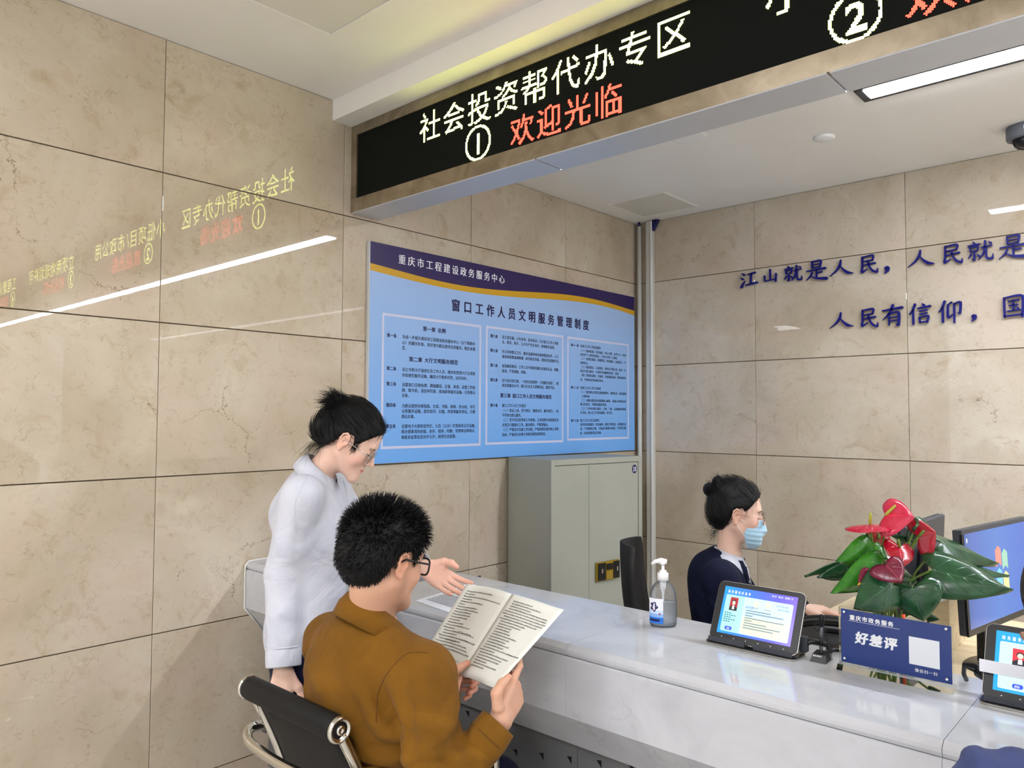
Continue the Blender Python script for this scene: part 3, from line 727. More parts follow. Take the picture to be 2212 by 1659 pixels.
rail(q4((xe, zt0), (0.002, zt0), (xi, zt1), (xe - .05, zt1)), 'frame_rail')
rail(q4((0.002, zt0), (0.002, zb0), (xi, zb1), (xi, zt1)), 'frame_rail')
rail(q4((xe, zb0), (xe, zt0), (xe - .05, zt1), (xe - .05, zb1)), 'frame_rail')
P(MB().box((xi - .005, SY + .002, zb1 - .004), (xe - .045, SY + .03, zt1 + .004), 'led_black'), 'screen', sg)
P(MB().box((0.003, SY + .031, 2.49), (xe, -2.318, 2.90), 'silver_panel'), 'housing', sg)
for a, b in ((0.004, 1.158), (1.166, 2.236), (2.244, 3.45), (3.458, 4.66), (4.668, 5.87), (5.878, 7.39)):
    P(MB().box((a, SY + .0005, 2.4835), (b, -2.318, 2.4895), 'silver_panel', 0.001), 'bottom_panel', sg)
# dots
PIT = 0.00475
def raster(s, x0, zbase, em, bold=0.0, pitchx=None):
    """rows of lit diodes for a string: returns list of (ix, iz)"""
    pts = set(); x = x0
    for c in s:
        v, f = glyph(c, bold); e = em
        vv = np.stack([x + v[:, 0] * e, zbase + v[:, 1] * e], 1) / PIT
        for ff in f:
            for k in range(1, len(ff) - 1):
                a, b, d = vv[ff[0]], vv[ff[k]], vv[ff[k + 1]]
                mn = np.floor(np.minimum(np.minimum(a, b), d)).astype(int) - 1; mx = np.ceil(np.maximum(np.maximum(a, b), d)).astype(int) + 1
                X, Z = np.meshgrid(np.arange(mn[0], mx[0] + 1), np.arange(mn[1], mx[1] + 1), indexing='ij')
                X = X.ravel(); Z = Z.ravel(); px = X + .5; pz = Z + .5
                d1 = (b[0]-a[0])*(pz-a[1]) - (b[1]-a[1])*(px-a[0]); d2 = (d[0]-b[0])*(pz-b[1]) - (d[1]-b[1])*(px-b[0]); d3 = (a[0]-d[0])*(pz-d[1]) - (a[1]-d[1])*(px-d[0])
                ok = ((d1 >= -.02) & (d2 >= -.02) & (d3 >= -.02)) | ((d1 <= .02) & (d2 <= .02) & (d3 <= .02))
                pts.update(zip(X[ok].tolist(), Z[ok].tolist()))
        x += pitchx or em
    return pts
def ring(cx, cz, rx, rz):
    p = set()
    for k in range(720):
        a = k * math.pi / 360
        for s_ in (0, -0.9): p.add((int(math.floor((cx + (rx + s_ * PIT) * math.cos(a)) / PIT)), int(math.floor((cz + (rz + s_ * PIT) * math.sin(a)) / PIT))))
    return p
def dots(pts, m, name, parent):
    mb = MB(); h = PIT * 0.43
    for (ix, iz) in sorted(pts):
        x = (ix + .5) * PIT; z = (iz + .5) * PIT; y = SY + .0012
        mb.add([(x - h, y, z - h), (x + h, y, z - h), (x + h, y, z + h), (x - h, y, z + h)], [(0, 1, 2, 3)], m)
    off = wloc(parent); o = mb.build(name, parent, fix=False); o.data.transform(Matrix.Translation(-off)); return o
CH = 31 * PIT
groups = [('社会投资帮代办专区', '1', 0.495, 0.855, 1.03), ('小低项目/市政公用', '2', 2.055, 2.315, 2.44), ('立项用地规划许可', '3', 3.75, 3.82, 3.97), ('工程建设许可', '4', 5.3, 5.4, 5.55)]
for (s, n_, x0, xc, xr) in groups:
    top = set(); x = x0
    for c in s:
        if c == '/': top |= raster('/', x, 2.713, .148); x += .075
        else: top |= raster(c, x, 2.712, .139); x += .148
    dots(top, 'led_yellow', 'led_heading', sg)
    num = ring(xc, 2.6215, 14.6 * PIT, 14.6 * PIT)
    num |= raster(n_, xc - .028 if n_ != '1' else xc - .026, 2.578, .118, 0.02)
    dots(num, 'led_yellow', 'led_number', sg)
    dots(raster('欢迎光临', xr, 2.570, .125, 0.006, .1335), 'led_red', 'led_welcome', sg)
sep = set((int(3.62 / PIT), int(z / PIT)) for z in np.arange(2.56, 2.84, PIT))
dots(sep, 'led_yellow', 'led_divider', sg)
# strip lamps behind the sign
for i in range(8):
    a = 1.965 + 1.160 * i; b = a + 1.142
    r = root('strip_lamp', (a, -1.25, ZC), ['recessed linear strip lamp in the rear ceiling, the first one from the left wall', 'second linear strip lamp from the left wall, reflected in the stone', 'third linear strip lamp from the left wall, reflected in the stone', 'fourth linear strip lamp from the left wall', 'fifth linear strip lamp from the left wall', 'sixth linear strip lamp from the left wall', 'seventh linear strip lamp from the left wall', 'last linear strip lamp of the row, farthest right'][i], 'light', 'strip lamps in a row')
    a0 = a - (.035 if i == 0 else .004); b0 = b + .004
    P(MB().box((a0, -1.312, ZC - .006), (b0, -1.303, ZC + .002), 'black_plastic').box((a0, -1.204, ZC - .006), (b0, -1.165, ZC + .002), 'black_plastic').box((a0, -1.3029, ZC - .006), (a - .0005, -1.2041, ZC + .002), 'black_plastic').box((b, -1.3029, ZC - .006), (b0, -1.2041, ZC + .002), 'white_plastic'), 'housing', r)  # black rim; wide rear and end strips paint in the recess's shade
    P(MB().box((a, -1.302, ZC - .014), (b - .0005, -1.205, ZC - .0005), 'lamp_white', 0.004), 'diffuser', r)

# ------------------------------------------------------------------ notice board on the left wall
XB = 0.021
nb = root('notice_board', (XB, -1.23, 1.288), 'large light blue rules board with a purple and yellow header on the left wall', 'poster')
ya, yb, za, zb = -2.385, -0.070, 1.288, 2.368
P(MB().box((0.0015, ya, za), (XB - .0006, yb, zb), 'poster_edge', 0.001), 'backing', nb)
P(MB().add([(XB, ya + .006, za), (XB, yb, za), (XB, yb, zb), (XB, ya + .006, zb)], [(0, 1, 2, 3)], 'poster_blue'), 'printed_sheet', nb)
def pw(x, y): h = hit(x, y, 0, XB); return h[1], h[2]
c1 = [pw(*p) for p in ((797,567),(867,587),(925,601),(983,613.6),(1040,623),(1080,627),(1148,630.6),(1204,635),(1254,640),(1297,650),(1333,660),(1369,671))]
c2 = [pw(*p) for p in ((797,582.5),(867,601),(925,614),(983,626),(1040,634),(1080,640),(1148,644),(1204,647.5),(1254,652.6),(1297,660),(1333,669),(1369,681.6))]
def band(top, bot, m, name, lift):
    def res(c):
        ys = [p[0] for p in c]; zs = [p[1] for p in c]; cf = np.polyfit(ys, zs, 5); g = np.linspace(ya + .006, yb, 60); return g, np.polyval(cf, g)
    g, b = res(bot); t_ = [zb] * 60 if top is None else res(top)[1]
    v = [(XB + lift, g[i], b[i]) for i in range(60)] + [(XB + lift, g[i], t_[i]) for i in range(60)]
    P(MB().add(v, [(i, i + 1, 61 + i, 60 + i) for i in range(59)], m), name, nb)
band(None, c1, 'poster_purple', 'header_band', 0.0004); band(c1, c2, 'poster_yellow', 'yellow_band', 0.0005)
def bt(mb, s, L, Rt, m, h=None, top=None, bold=0.0):
    y0, z0 = pw(*L); y1, _ = pw(*Rt)
    if top is not None: h = (pw(*top)[1] - z0) / 0.90
    text(mb, s, (XB, y0, z0 + h * .06), (0, 1, 0), (0, 0, 1), h, m, bold, width=(y1 - y0), lift=0.0012)
# header is letter-spaced: rebuild with gaps
m = MB(); y0, z0 = pw(860, 570); y1, _ = pw(1090, 613); h = 0.052; n_ = 13
gp = ((y1 - y0) / (h * .95) - n_) / (n_ - 1)
sxx = (y1 - y0) / (13 + 12 * gp)
for k, c_ in enumerate('重庆市工程建设政务服务中心'): m = MB(); text(m, c_, (XB, y0 + k * (1 + gp) * sxx, z0 + .006), (0, 1, 0), (0, 0, 1), h, 'ink_white', 0.018, width=sxx, lift=.0012); P(m, 'header_character', nb)
m = MB(); y0, z0 = pw(975, 672); y1, _ = pw(1272, 713); h = 0.070; gp = ((y1 - y0) / (h * .92) - 14) / 13
sxx = (y1 - y0) / (14 + 13 * gp)
for k, c_ in enumerate('窗口工作人员文明服务管理制度'): m = MB(); text(m, c_, (XB, y0 + k * (1 + gp) * sxx, z0 + .008), (0, 1, 0), (0, 0, 1), h, 'ink_navy', 0.030, width=sxx, lift=.0012); P(m, 'title_character', nb)
def fr(c, name):
    TLp, TR, BL, BR = c
    ys0 = (pw(*TLp)[0] + pw(*BL)[0]) / 2; ys1 = (pw(*TR)[0] + pw(*BR)[0]) / 2; z1 = (pw(*TLp)[1] + pw(*TR)[1]) / 2; z0 = (pw(*BL)[1] + pw(*BR)[1]) / 2; t = 0.013; x = XB + .0008
    mb = MB()
    for a, b, c_, d in ((ys0, ys1, z0, z0 + t), (ys0, ys1, z1 - t, z1), (ys0, ys0 + t, z0 + t, z1 - t), (ys1 - t, ys1, z0 + t, z1 - t)):
        mb.add([(x, a, c_), (x, b, c_), (x, b, d), (x, a, d)], [(0, 1, 2, 3)], 'poster_line')
    P(mb, name, nb)
fr(((823.4, 675), (1039, 702.6), (824, 971), (1038, 962.2)), 'text_frame'); fr(((1049.5, 704), (1216, 724.4), (1048.6, 961.2), (1216.8, 954.8)), 'text_frame'); fr(((1224.4, 726.5), (1357.1, 743.5), (1226, 951.5), (1358.6, 948)), 'text_frame')
m1 = MB(); H1 = 0.0212
for s, L, Rx, b, hh in (('第一章 总则', (913, 714.7), 962.8, .021, .027), ('第二章 大厅文明服务规范', (883, 780.5), 989, .021, .027),
    ('第一条', (835.3, 727.6), 856.6, .022, H1), ('第二条', (834.7, 799.3), 856, .022, H1), ('第三条', (834.3, 832.8), 855.8, .022, H1), ('第四条', (833.5, 878.8), 855.2, .022, H1), ('第五条', (833, 924.8), 854.8, .022, H1),
    ('为进一步提升重庆市工程建设政务服务中心（以下简称中', (868.5, 731), 1026.3, .008, H1), ('心）的服务形象，更好地为群众提供优质服务，制定本规', (868.2, 743.5), 1026.3, .008, H1), ('范。', (868.2, 755.2), 880, .008, H1),
    ('设立专职大厅值班长及工作人员，维护和管理大厅正常秩', (868.2, 801.7), 1026.3, .008, H1), ('序和便民服务设施，确保大厅秩序井然，运转良好。', (868, 814), 1013, .008, H1),
    ('设置窗口名称标牌、牌面醒目、庄重、美观。设置工作座', (868, 834.6), 1026.3, .008, H1), ('牌、取号机、语音叫号屏、查询屏等服务设施，引导群众', (867.6, 846.7), 1026.3, .008, H1), ('办事。', (867.6, 858), 886.5, .008, H1),
    ('为群众提供办事指南、文具、书报、座椅、饮水机、书写', (867.2, 880.5), 1026, .008, H1), ('台等服务设施，提供复印、扫描、传真等服务项目，方便', (867.2, 892), 1026, .008, H1), ('群众办事。', (867, 903.7), 899.3, .008, H1),
    ('设置电子大屏和宣传栏、公告（公示）栏等政务公开设施，', (866.8, 924.8), 1030, .008, H1), ('将办理事项的依据、条件、程序、时限、受理单位和地点、', (866.4, 936.6), 1030, .008, H1), ('审批状态等信息对外公开，接受社会监督。', (866.4, 948.7), 989, .008, H1)):
    bt(m1, s, L, (Rx, L[1]), 'ink_black' if b < .02 else 'ink_navy', h=hh, bold=b)
P(m1, 'left_column_text', nb)
m2 = MB(); X = 1084
for s, L, Rx, b in (('第六条', (1059, 728.8), 1075.2, .022), ('第七条', (1059, 760), 1075.2, .022), ('第八条', (1058.8, 792), 1075, .022), ('第九条', (1058.8, 823.7), 1075, .022), ('第十条', (1058.5, 878.9), 1075, .022), ('第三章 窗口工作人员文明服务规范', (1080, 858.5), 1191.2, .021),
    ('设立意见箱，公布咨询、投诉电话，公示窗口工作人员姓', (X, 731.2), 1206.2, 0), ('名、职务、照片、公开共产党员身份，接收群众监督。', (X, 742), 1201, 0),
    ('办公场地整洁卫生，服务设施和绿化植物摆放有序，人行', (X, 762.4), 1206.2, 0), ('通道和疏散通道畅通，标识标志完备，消防应急设施齐全。', (X, 773.2), 1210, 0),
    ('加强廉政建设，工作人员不得接受服务对象的礼品、馈赠、', (X, 793.3), 1210, 0), ('宴请，严禁索贿、受贿。', (X, 804.4), 1139.5, 0),
    ('实行首问责任制、一次性告知制等“十项服务承诺”，提', (X, 825.2), 1206.4, 0), ('高优质服务水平。践行社会主义道德风尚。遵章守纪。', (X, 835.6), 1201, 0),
    ('窗口工作人员工作规范', (X, 879.3), 1135.7, 0), ('（一）保证上岗、坚守岗位、熟悉业务、操作规范，一丝', (X, 889.9), 1206.6, 0), ('不苟地为群众服务。', (X, 900.4), 1129, 0),
    ('（二）坚守岗位职责和工作原则，认真按照办事指南及有', (X, 910.7), 1206.6, 0), ('关规定开展服务工作。能办即办，不推诿拖拉。', (X, 921.4), 1187, 0),
    ('（三）严格执行内部工作流程，严格按规定操作网上审批', (X, 931.8), 1206.6, 0), ('系统，严格执行办理文书和印章的使用规定。', (X, 942.6), 1182, 0)):
    bt(m2, s, L, (Rx, L[1]), 'ink_black' if b < .02 else 'ink_navy', h=.027 if '章' in s[:3] else H1, bold=b or .008)
P(m2, 'middle_column_text', nb)
m3 = MB(); X = 1253
for s, L, Rx, b in (('第十一条', (1233, 747.8), 1249.9, .022), ('第十二条', (1233, 839.6), 1250, .022), ('第十三条', (1233, 911.4), 1250, .022),
    ('条窗口工作人员仪容规范', (X, 749.8), 1297.5, 0), ('（一）精神饱满、仪态端庄，举止文明、自然大方，体现', (X, 759.8), 1351.9, 0), ('良好的个人修养和素质。工作中不带个人情绪。', (X, 768.5), 1336, 0),
    ('（二）按规定着装，穿戴整洁，坐姿端正、站姿挺立，不', (X, 777), 1351.5, 0), ('歪斜倚正。', (X, 786), 1273, 0), ('（三）面容清洁、头发整洁，男同志不蓄长发、假发，女', (X, 794.9), 1351.5, 0), ('同志不披头散发，不使用夸张耀眼的发夹、耳饰。', (X, 803.9), 1339.5, 0),
    ('（四）穿深色皮鞋，无破损，不踩着鞋走路，保持身体清', (X, 812.8), 1351.5, 0), ('洁，不使用浓烈味道的香水。', (X, 822.4), 1306, 0),
    ('条窗口工作人员行为规范', (X, 840.2), 1297.8, 0), ('（一）接待群众时要注意面带微笑，热情友好、亲切和蔼', (X, 849.5), 1352, 0), ('、礼貌问候。', (X, 858.4), 1277, 0), ('（二）对群众提出的问题要耐心解释，要诚心听取群众的', (X, 867.3), 1352, 0), ('建议和意见。不断提高服务质量。', (X, 875.9), 1313, 0),
    ('（三）工作时间禁止聊天，打牌、下棋、玩电脑游戏等娱', (X, 885.3), 1352, 0), ('乐活动。禁止在工作岗位吸烟、吃东西。', (X, 894), 1325, 0),
    ('窗口工作人员言语规范', (X, 910.9), 1294.2, 0), ('使用普通话服务，用语谦和，使用文明用语。杜绝服务忌', (X, 920), 1352, 0), ('语、不得做群众嗔。不随意打断群众叙述。严禁语言粗', (X, 929), 1352, 0), ('俗、态度蛮横等恶劣现象。', (X, 938.5), 1302, 0)):
    bt(m3, s, L, (Rx, L[1]), 'ink_black' if b < .02 else 'ink_navy', h=0.0196, bold=b or .008)
P(m3, 'right_column_text', nb)

# ------------------------------------------------------------------ brush letters on the back wall
KA = {
'人': [([(50,95),(46,66),(30,34),(2,6)], (5,8,6,1)), ([(46,64),(60,38),(78,18),(99,12)], (2,7,11,3))],
'民': [([(22,88),(73,93),(70,67)], (5,7,5)), ([(22,66),(70,69)], (4,5)), ([(22,90),(21,40),(19,12),(46,28)], (7,6,9,1)), ([(22,46),(84,53)], (4,7)), ([(48,66),(56,36),(72,14),(91,6),(95,26)], (6,6,8,8,1))],
'山': [([(50,94),(50,24)], (8,6)), ([(14,56),(16,18)], (7,5)), ([(15,17),(86,25)], (5,5)), ([(87,62),(84,8)], (8,8))],
'江': [([(12,90),(25,79)], (3,10)), ([(3,64),(17,54)], (3,9)), ([(8,6),(14,22),(29,44)], (10,7,1)), ([(42,79),(86,86)], (4,8)), ([(63,82),(60,22)], (7,6)), ([(32,17),(97,26)], (5,9))],
'就': [([(24,97),(31,86)], (3,8)), ([(5,78),(50,83)], (4,6)), ([(13,70),(15,49)], (6,5)), ([(13,69),(43,72),(40,50)], (4,6,4)), ([(15,51),(40,53)], (4,4)), ([(29,49),(28,8),(19,15)], (6,7,1)), ([(17,38),(5,17)], (6,1)), ([(38,37),(49,22)], (2,8)),
      ([(54,64),(94,70)], (4,6)), ([(70,95),(68,60),(60,30),(43,5)], (7,6,5,1)), ([(74,64),(73,22),(79,8),(95,8),(98,30)], (5,6,7,7,1)), ([(82,90),(91,81)], (2,8))],
'是': [([(32,96),(33,62)], (6,5)), ([(32,95),(71,98),(68,64)], (4,7,5)), ([(34,80),(68,82)], (3,3)), ([(34,64),(68,67)], (4,4)), ([(7,50),(93,56)], (4,8)), ([(52,52),(52,16)], (6,5)), ([(53,36),(77,39)], (4,6)), ([(32,42),(24,22),(3,2)], (6,5,1)), ([(24,25),(50,9),(98,2)], (2,7,12))],
'有': [([(5,75),(95,84)], (5,9)), ([(53,99),(40,66),(5,33)], (8,7,1)), ([(34,60),(34,7)], (6,4)), ([(34,59),(78,63),(76,6),(64,13)], (4,8,9,1)), ([(36,42),(75,45)], (4,4)), ([(36,26),(75,29)], (4,4))],
'信': [([(29,97),(18,68),(1,49)], (8,6,1)), ([(20,70),(20,3)], (6,7)), ([(60,97),(69,87)], (3,9)), ([(40,75),(96,82)], (5,8)), ([(48,61),(81,66)], (4,6)), ([(48,47),(81,52)], (4,6)), ([(47,34),(50,7)], (6,5)), ([(47,33),(86,38),(81,7)], (4,7,6)), ([(50,10),(81,12)], (5,5))],
'仰': [([(29,97),(18,68),(1,49)], (8,6,1)), ([(20,70),(20,3)], (6,7)), ([(58,90),(43,80)], (7,3)), ([(42,80),(42,22),(62,37)], (6,8,1)), ([(66,81),(94,87),(91,38),(81,43)], (4,8,7,1)), ([(68,83),(68,-2)], (7,6))],
'国': [([(9,91),(10,3)], (7,7)), ([(9,90),(91,94),(89,1)], (5,9,9)), ([(26,73),(75,78)], (4,6)), ([(30,54),(70,57)], (4,5)), ([(23,29),(79,34)], (5,6)), ([(50,76),(50,31)], (6,6)), ([(62,49),(71,40)], (2,7)), ([(10,8),(88,12)], (6,6))],
'，': [([(36,80),(66,72),(70,40),(22,0)], (34,60,40,6))]}
def brush(ch, x0, x1, z0, z1, label, grp=None):
    r = root('wall_character', ((x0 + x1) / 2, 0, z0), label, 'letter', grp); mb = MB(); W = x1 - x0; Hh = z1 - z0; sc = (W + Hh) / 2
    for pts, ws in KA[ch]:
        P_ = [np.array((x0 + p[0] / 100 * W, z0 + p[1] / 100 * Hh)) for p in pts]; n = len(P_); cur = []; wd = []
        for i in range(n - 1):
            a = P_[max(i-1, 0)]; b = P_[i]; c = P_[i+1]; d = P_[min(i+2, n-1)]; cornr = n > 2 and ch not in '人，' and len(pts) >= 3
            for k in range(6):
                t = k / 6
                lin_ = b + (c - b) * t
                cr = 0.5 * ((2*b) + (-a + c)*t + (2*a - 5*b + 4*c - d)*t*t + (-a + 3*b - 3*c + d)*t**3)
                cur.append(cr * .65 + lin_ * .35); wd.append(ws[i] + (ws[i+1] - ws[i]) * t)
        cur.append(P_[-1]); wd.append(ws[-1]); wd = [w_ / 100 * sc * 0.66 for w_ in wd]
        L = []; Rr = []; N = len(cur)
        for i in range(N):
            t = cur[min(i+1, N-1)] - cur[max(i-1, 0)]; t = t / (np.linalg.norm(t) + 1e-9); nn = np.array((-t[1], t[0]))
            L.append(cur[i] + nn * wd[i]); Rr.append(cur[i] - nn * wd[i])
        t0 = cur[0] - cur[1]; t0 /= np.linalg.norm(t0); t1 = cur[-1] - cur[-2]; t1 /= np.linalg.norm(t1)
        v = [(p[0], -0.006, p[1]) for p in L + Rr] + [(p[0], -0.020, p[1]) for p in L + Rr]; f = []
        for i in range(N - 1):
            f += [(i, i+1, N+i+1, N+i), (2*N+i, 3*N+i, 3*N+i+1, 2*N+i+1), (i, 2*N+i, 2*N+i+1, i+1), (N+i, N+i+1, 3*N+i+1, 3*N+i)]
        e0 = cur[0] + t0 * wd[0] * .8; e1 = cur[-1] + t1 * wd[-1] * .8; k = len(v)
        v += [(e0[0], -.006, e0[1]), (e0[0], -.020, e0[1]), (e1[0], -.006, e1[1]), (e1[0], -.020, e1[1])]
        f += [(0, N, k), (2*N, k+1, 3*N), (0, k, k+1, 2*N), (N, 3*N, k+1, k), (N-1, k+2, 2*N-1), (3*N-1, 4*N-1, k+3), (N-1, 3*N-1, k+3, k+2), (2*N-1, k+2, k+3, 4*N-1)]
        mb.add(v, f, 'letter_blue')
    P(mb, 'character_body', r)
    for pts, ws in KA[ch][:3]:
        a = pts[0]; x = x0 + a[0] / 100 * W; z = z0 + a[1] / 100 * Hh; P(MB().tube([(x, -.007, z), (x, -.0002, z)], .002, 'steel_thin', 6), 'mounting_pin', r)
def bpx(ch, xa, xb_, ya_, yb_, label, grp=None):
    xl = 1580 + xa / 3.5; xr = 1580 + xb_ / 3.5; yt = 490 + ya_ / 3.5; yb2 = 490 + yb_ / 3.5
    a = hit(xl, (yt + yb2) / 2, 1, -.02); b = hit(xr, (yt + yb2) / 2, 1, -.02); c = hit((xl + xr) / 2, yt, 1, -.02); d = hit((xl + xr) / 2, yb2, 1, -.02)
    sl = (b[0] - a[0]) * 0.0
    brush(ch, a[0], b[0], d[2] + .002, c[2] - .002, label, grp)
for ch, a, b, c, d, lb in (('江', 62, 196, 330, 462, 'blue brush character (river), the first of the upper line on the back wall'), ('山', 230, 350, 312, 428, 'blue brush character (mountain), second of the upper line'), ('就', 390, 532, 285, 415, 'blue brush character, third of the upper line, right of the mountain character'),
    ('是', 555, 720, 252, 403, 'blue brush character, fourth of the upper line, third left of the comma'), ('人', 735, 917, 240, 376, 'two-stroke blue brush character (person) in the upper line, left of the comma'), ('民', 955, 1110, 205, 358, 'blue brush character touching the upper comma on its left side'), ('，', 1146, 1190, 296, 352, 'blue comma in the upper line of brush characters'),
    ('人', 1325, 1532, 165, 306, 'two-stroke blue brush character (person) in the upper line, right of the comma'), ('民', 1578, 1752, 122, 286, 'blue brush character, second to the right of the upper comma'), ('就', 1776, 1980, 98, 260, 'large blue brush character, third to the right of the upper comma'), ('是', 2012, 2240, 58, 238, 'blue brush character cut by the right edge of the photo, upper line'),
    ('人', 736, 917, 638, 772, 'two-stroke blue brush character (person), the first of the lower line'), ('民', 956, 1112, 608, 767, 'blue brush character, second of the lower line'), ('有', 1132, 1300, 584, 757, 'blue brush character (to have), third of the lower line'), ('信', 1338, 1510, 572, 740, 'blue brush character (trust), fourth of the lower line'), ('仰', 1560, 1742, 550, 725, 'blue brush character just left of the lower comma'),
    ('，', 1803, 1850, 660, 716, 'blue comma in the lower line of brush characters'), ('国', 2046, 2216, 512, 687, 'boxed blue brush character (country) at the right end of the lower line')):
    bpx(ch, a, b, c, d, lb)
# ================================================================== COUNTER
ZT = 0.905; YF = -2.988; YR = -2.530
ct = root('service_counter', (0, YR, 0), 'long white quartz service counter running from the left wall to the right edge', 'counter')
xs = [0.004, 0.803, 1.708, 2.613, 3.52, 4.42, 5.33, 6.2]
for a, b in zip(xs, xs[1:]):
    prof = [(YR, 0.876), (YR, ZT), (YF + .014, ZT), (YF, ZT - .012), (YF, ZT - .020), (YF + .005, 0.876)]
    P(MB().prism(prof, a + .0006, b - .0006, 'white_quartz', frame((0, 0, 0), (0, 1, 0), (0, 0, 1), (1, 0, 0))), 'top_slab', ct)
    prof = [(YF + .003, .8745), (YF - .002, .870), (YF - .002, .716), (YF + .02, .716), (YF + .02, .8745)]
    P(MB().prism(prof, a + .0004, b - .0004, 'white_quartz', frame((0, 0, 0), (0, 1, 0), (0, 0, 1), (1, 0, 0))), 'front_slab', ct)
P(MB().prism([(YF - .002, .7155), (YF + .092, .600), (YF + .108, .600), (YF + .018, .7155)], 0.004, 6.2, 'white_quartz', frame((0, 0, 0), (0, 1, 0), (0, 0, 1), (1, 0, 0))), 'underside_slab', ct)
xb_ = [0.004] + [1.658 + .9 * (k - 1) for k in range(0, 7)]; xb_ = [0.004, 0.75, 1.658, 2.56, 3.46, 4.36, 5.26, 6.2]
YB = -2.872
for a, b in zip(xb_, xb_[1:]):
    P(MB().box((a + .001, YB, .03), (b - .001, YB + .02, .599), 'counter_base'), 'base_panel', ct)
mh = MB()
s_ = .0105
for k in range(-13, 46):
    for (x, z) in ((1.423 + .104 * k, .500 + .0205 * (k % 5)), (1.376 + .104 * k, .428 + .0205 * (k % 5)), (1.400 + .104 * k, .350 + .0205 * (k % 5))):
        if x < .05 or x > 6.1 or any(abs(x - q) < .012 for q in xb_): continue
        mh.add([(p[0], YB - .0006, p[1]) for p in ((x - s_, z + s_ * .7), (x + s_ * .6, z + s_), (x + s_ * .6, z - s_))], [(0, 1, 2)], 'hole_black')
o = P(mh, 'vent_holes', ct); o['kind'] = 'stuff'
bead = [(.0055, YR, ZT + .003), (.0055, YF + .012, ZT + .003), (.0055, YF - .004, ZT - .012), (.0055, YF - .006, .87), (.0055, YF - .006, .716), (.0055, YF + .088, .597)]
P(MB().tube(bead, .0042, 'silicone', 6), 'sealant_bead', ct)
P(MB().box((.01, YR - .02, .03), (6.2, YR, .875), 'counter_base').box((.01, YB + .021, .45), (6.2, YR - .021, .47), 'counter_base'), 'inner_shelf', ct)

# ------------------------------------------------------------------ steel cabinet
FLc = np.array((.373, -1.426)); FRc = np.array((.473, -.690)); wdir = nrm(np.append(FRc - FLc, 0)); ddir = np.array((-wdir[1], wdir[0], 0))
W_ = float(np.linalg.norm(FRc - FLc)); D_ = 0.36; Hc = 1.285
cbx = root('steel_cabinet', (FLc[0], FLc[1], 0), 'grey steel filing cabinet numbered 33 standing in the back corner', 'cabinet')
cxf = frame((FLc[0], FLc[1], 0), wdir, ddir, (0, 0, 1))       # local: x along the front, y into the cabinet
def CP(mb_, name, par=cbx): return P(mb_, name, par)
m = MB(); cg = 'cabinet_grey'
m.box((0, .012, 0), (.012, D_, Hc), cg, .001, cxf); m.box((W_ - .012, .012, 0), (W_, D_, Hc), cg, .001, cxf); m.box((.012, .012, Hc - .012), (W_ - .012, D_, Hc), cg, .0, cxf); m.box((.012, D_ - .01, 0), (W_ - .012, D_, Hc - .012), cg, 0, cxf)
m.box((0, -.004, 0), (.028, .0119, Hc), cg, .0015, cxf); m.box((W_ - .028, -.004, 0), (W_, .0119, Hc), cg, .0015, cxf); m.box((.028, -.004, Hc - .032), (W_ - .028, .0119, Hc), cg, .0015, cxf); m.box((.028, -.004, 0), (W_ - .028, .0119, .08), cg, .0015, cxf)
CP(m, 'body')
dsp = .028 + .295 * 1.0
sp = .295
dl = CP(MB().box((.030, .001, .083), (sp - .001, .011, Hc - .035), cg, .001, cxf), 'door')
dr = CP(MB().box((sp + .001, .001, .083), (W_ - .030, .011, Hc - .035), cg, .001, cxf), 'door')
# digital lock
lx0, lx1, lz0, lz1 = .325, .505, .835, .925
def cl(px, py):
    h_ = None
    n = np.array(cxf.col[1][:3]); c0 = np.array((FLc[0], FLc[1], 0)); d = ray(px, py); t = ((c0 - CAM) @ n) / (d @ n); q = CAM + d * t - c0
    return q @ wdir, q[2]
a_ = cl(1285, 1219); b_ = cl(1334, 1204); c_ = cl(1286, 1258); d_ = cl(1334, 1245)
lx0, lx1 = (a_[0] + c_[0]) / 2, (b_[0] + d_[0]) / 2; lz1 = (a_[1] + b_[1]) / 2; lz0 = (c_[1] + d_[1]) / 2
cw = lx1 - lx0; chh = lz1 - lz0
lk = SUB(MB().box((lx0, -.018, lz0), (lx1, .0005, lz1), 'gold_metal', .003, cxf), 'digital_lock', dr)
m = MB().box((lx0 + .004, -.021, lz0 + .004), (lx0 + cw * .36, -.0182, lz1 - .004), 'black_plastic', .001, cxf).box((lx0 + cw * .70, -.021, lz0 + .004), (lx1 - .004, -.0182, lz1 - .004), 'black_plastic', .001, cxf)
m.box((lx0 + cw * .40, -.0235, lz0 + chh * .55), (lx0 + cw * .66, -.0182, lz1 - chh * .12), 'black_plastic', .001, cxf)
m.box((lx0 + cw * .38, -.021, lz0 + chh * .08), (lx0 + cw * .68, -.0182, lz0 + chh * .5), 'gold_metal', .001, cxf)
for ox in (.17, .84):
    m.box((lx0 + cw * ox, -.0225, lz0 + chh * .42), (lx0 + cw * (ox + .06), -.021, lz0 + chh * .66), 'steel_thin', 0, cxf)
for i in range(4):
    for j in range(3): m.box((lx0 + cw * (.42 + .06 * i), -.0225, lz0 + chh * (.12 + .12 * j)), (lx0 + cw * (.42 + .06 * i) + .004, -.021, lz0 + chh * (.12 + .12 * j) + .005), 'cardboard', 0, cxf)
m.v = m.v; P(m, 'keypad', dr)
nx, nz = cl(1371, 1013); nx = min(nx, W_ - .062)
st = MB(); cc = [(nx + .021 * math.cos(2 * math.pi * k / 28), nz + .026 * math.sin(2 * math.pi * k / 28)) for k in range(28)]
st.add([tuple(cxf @ Vector((x, -.0005, z))) for x, z in cc], [tuple(range(28))], 'navy_blue')
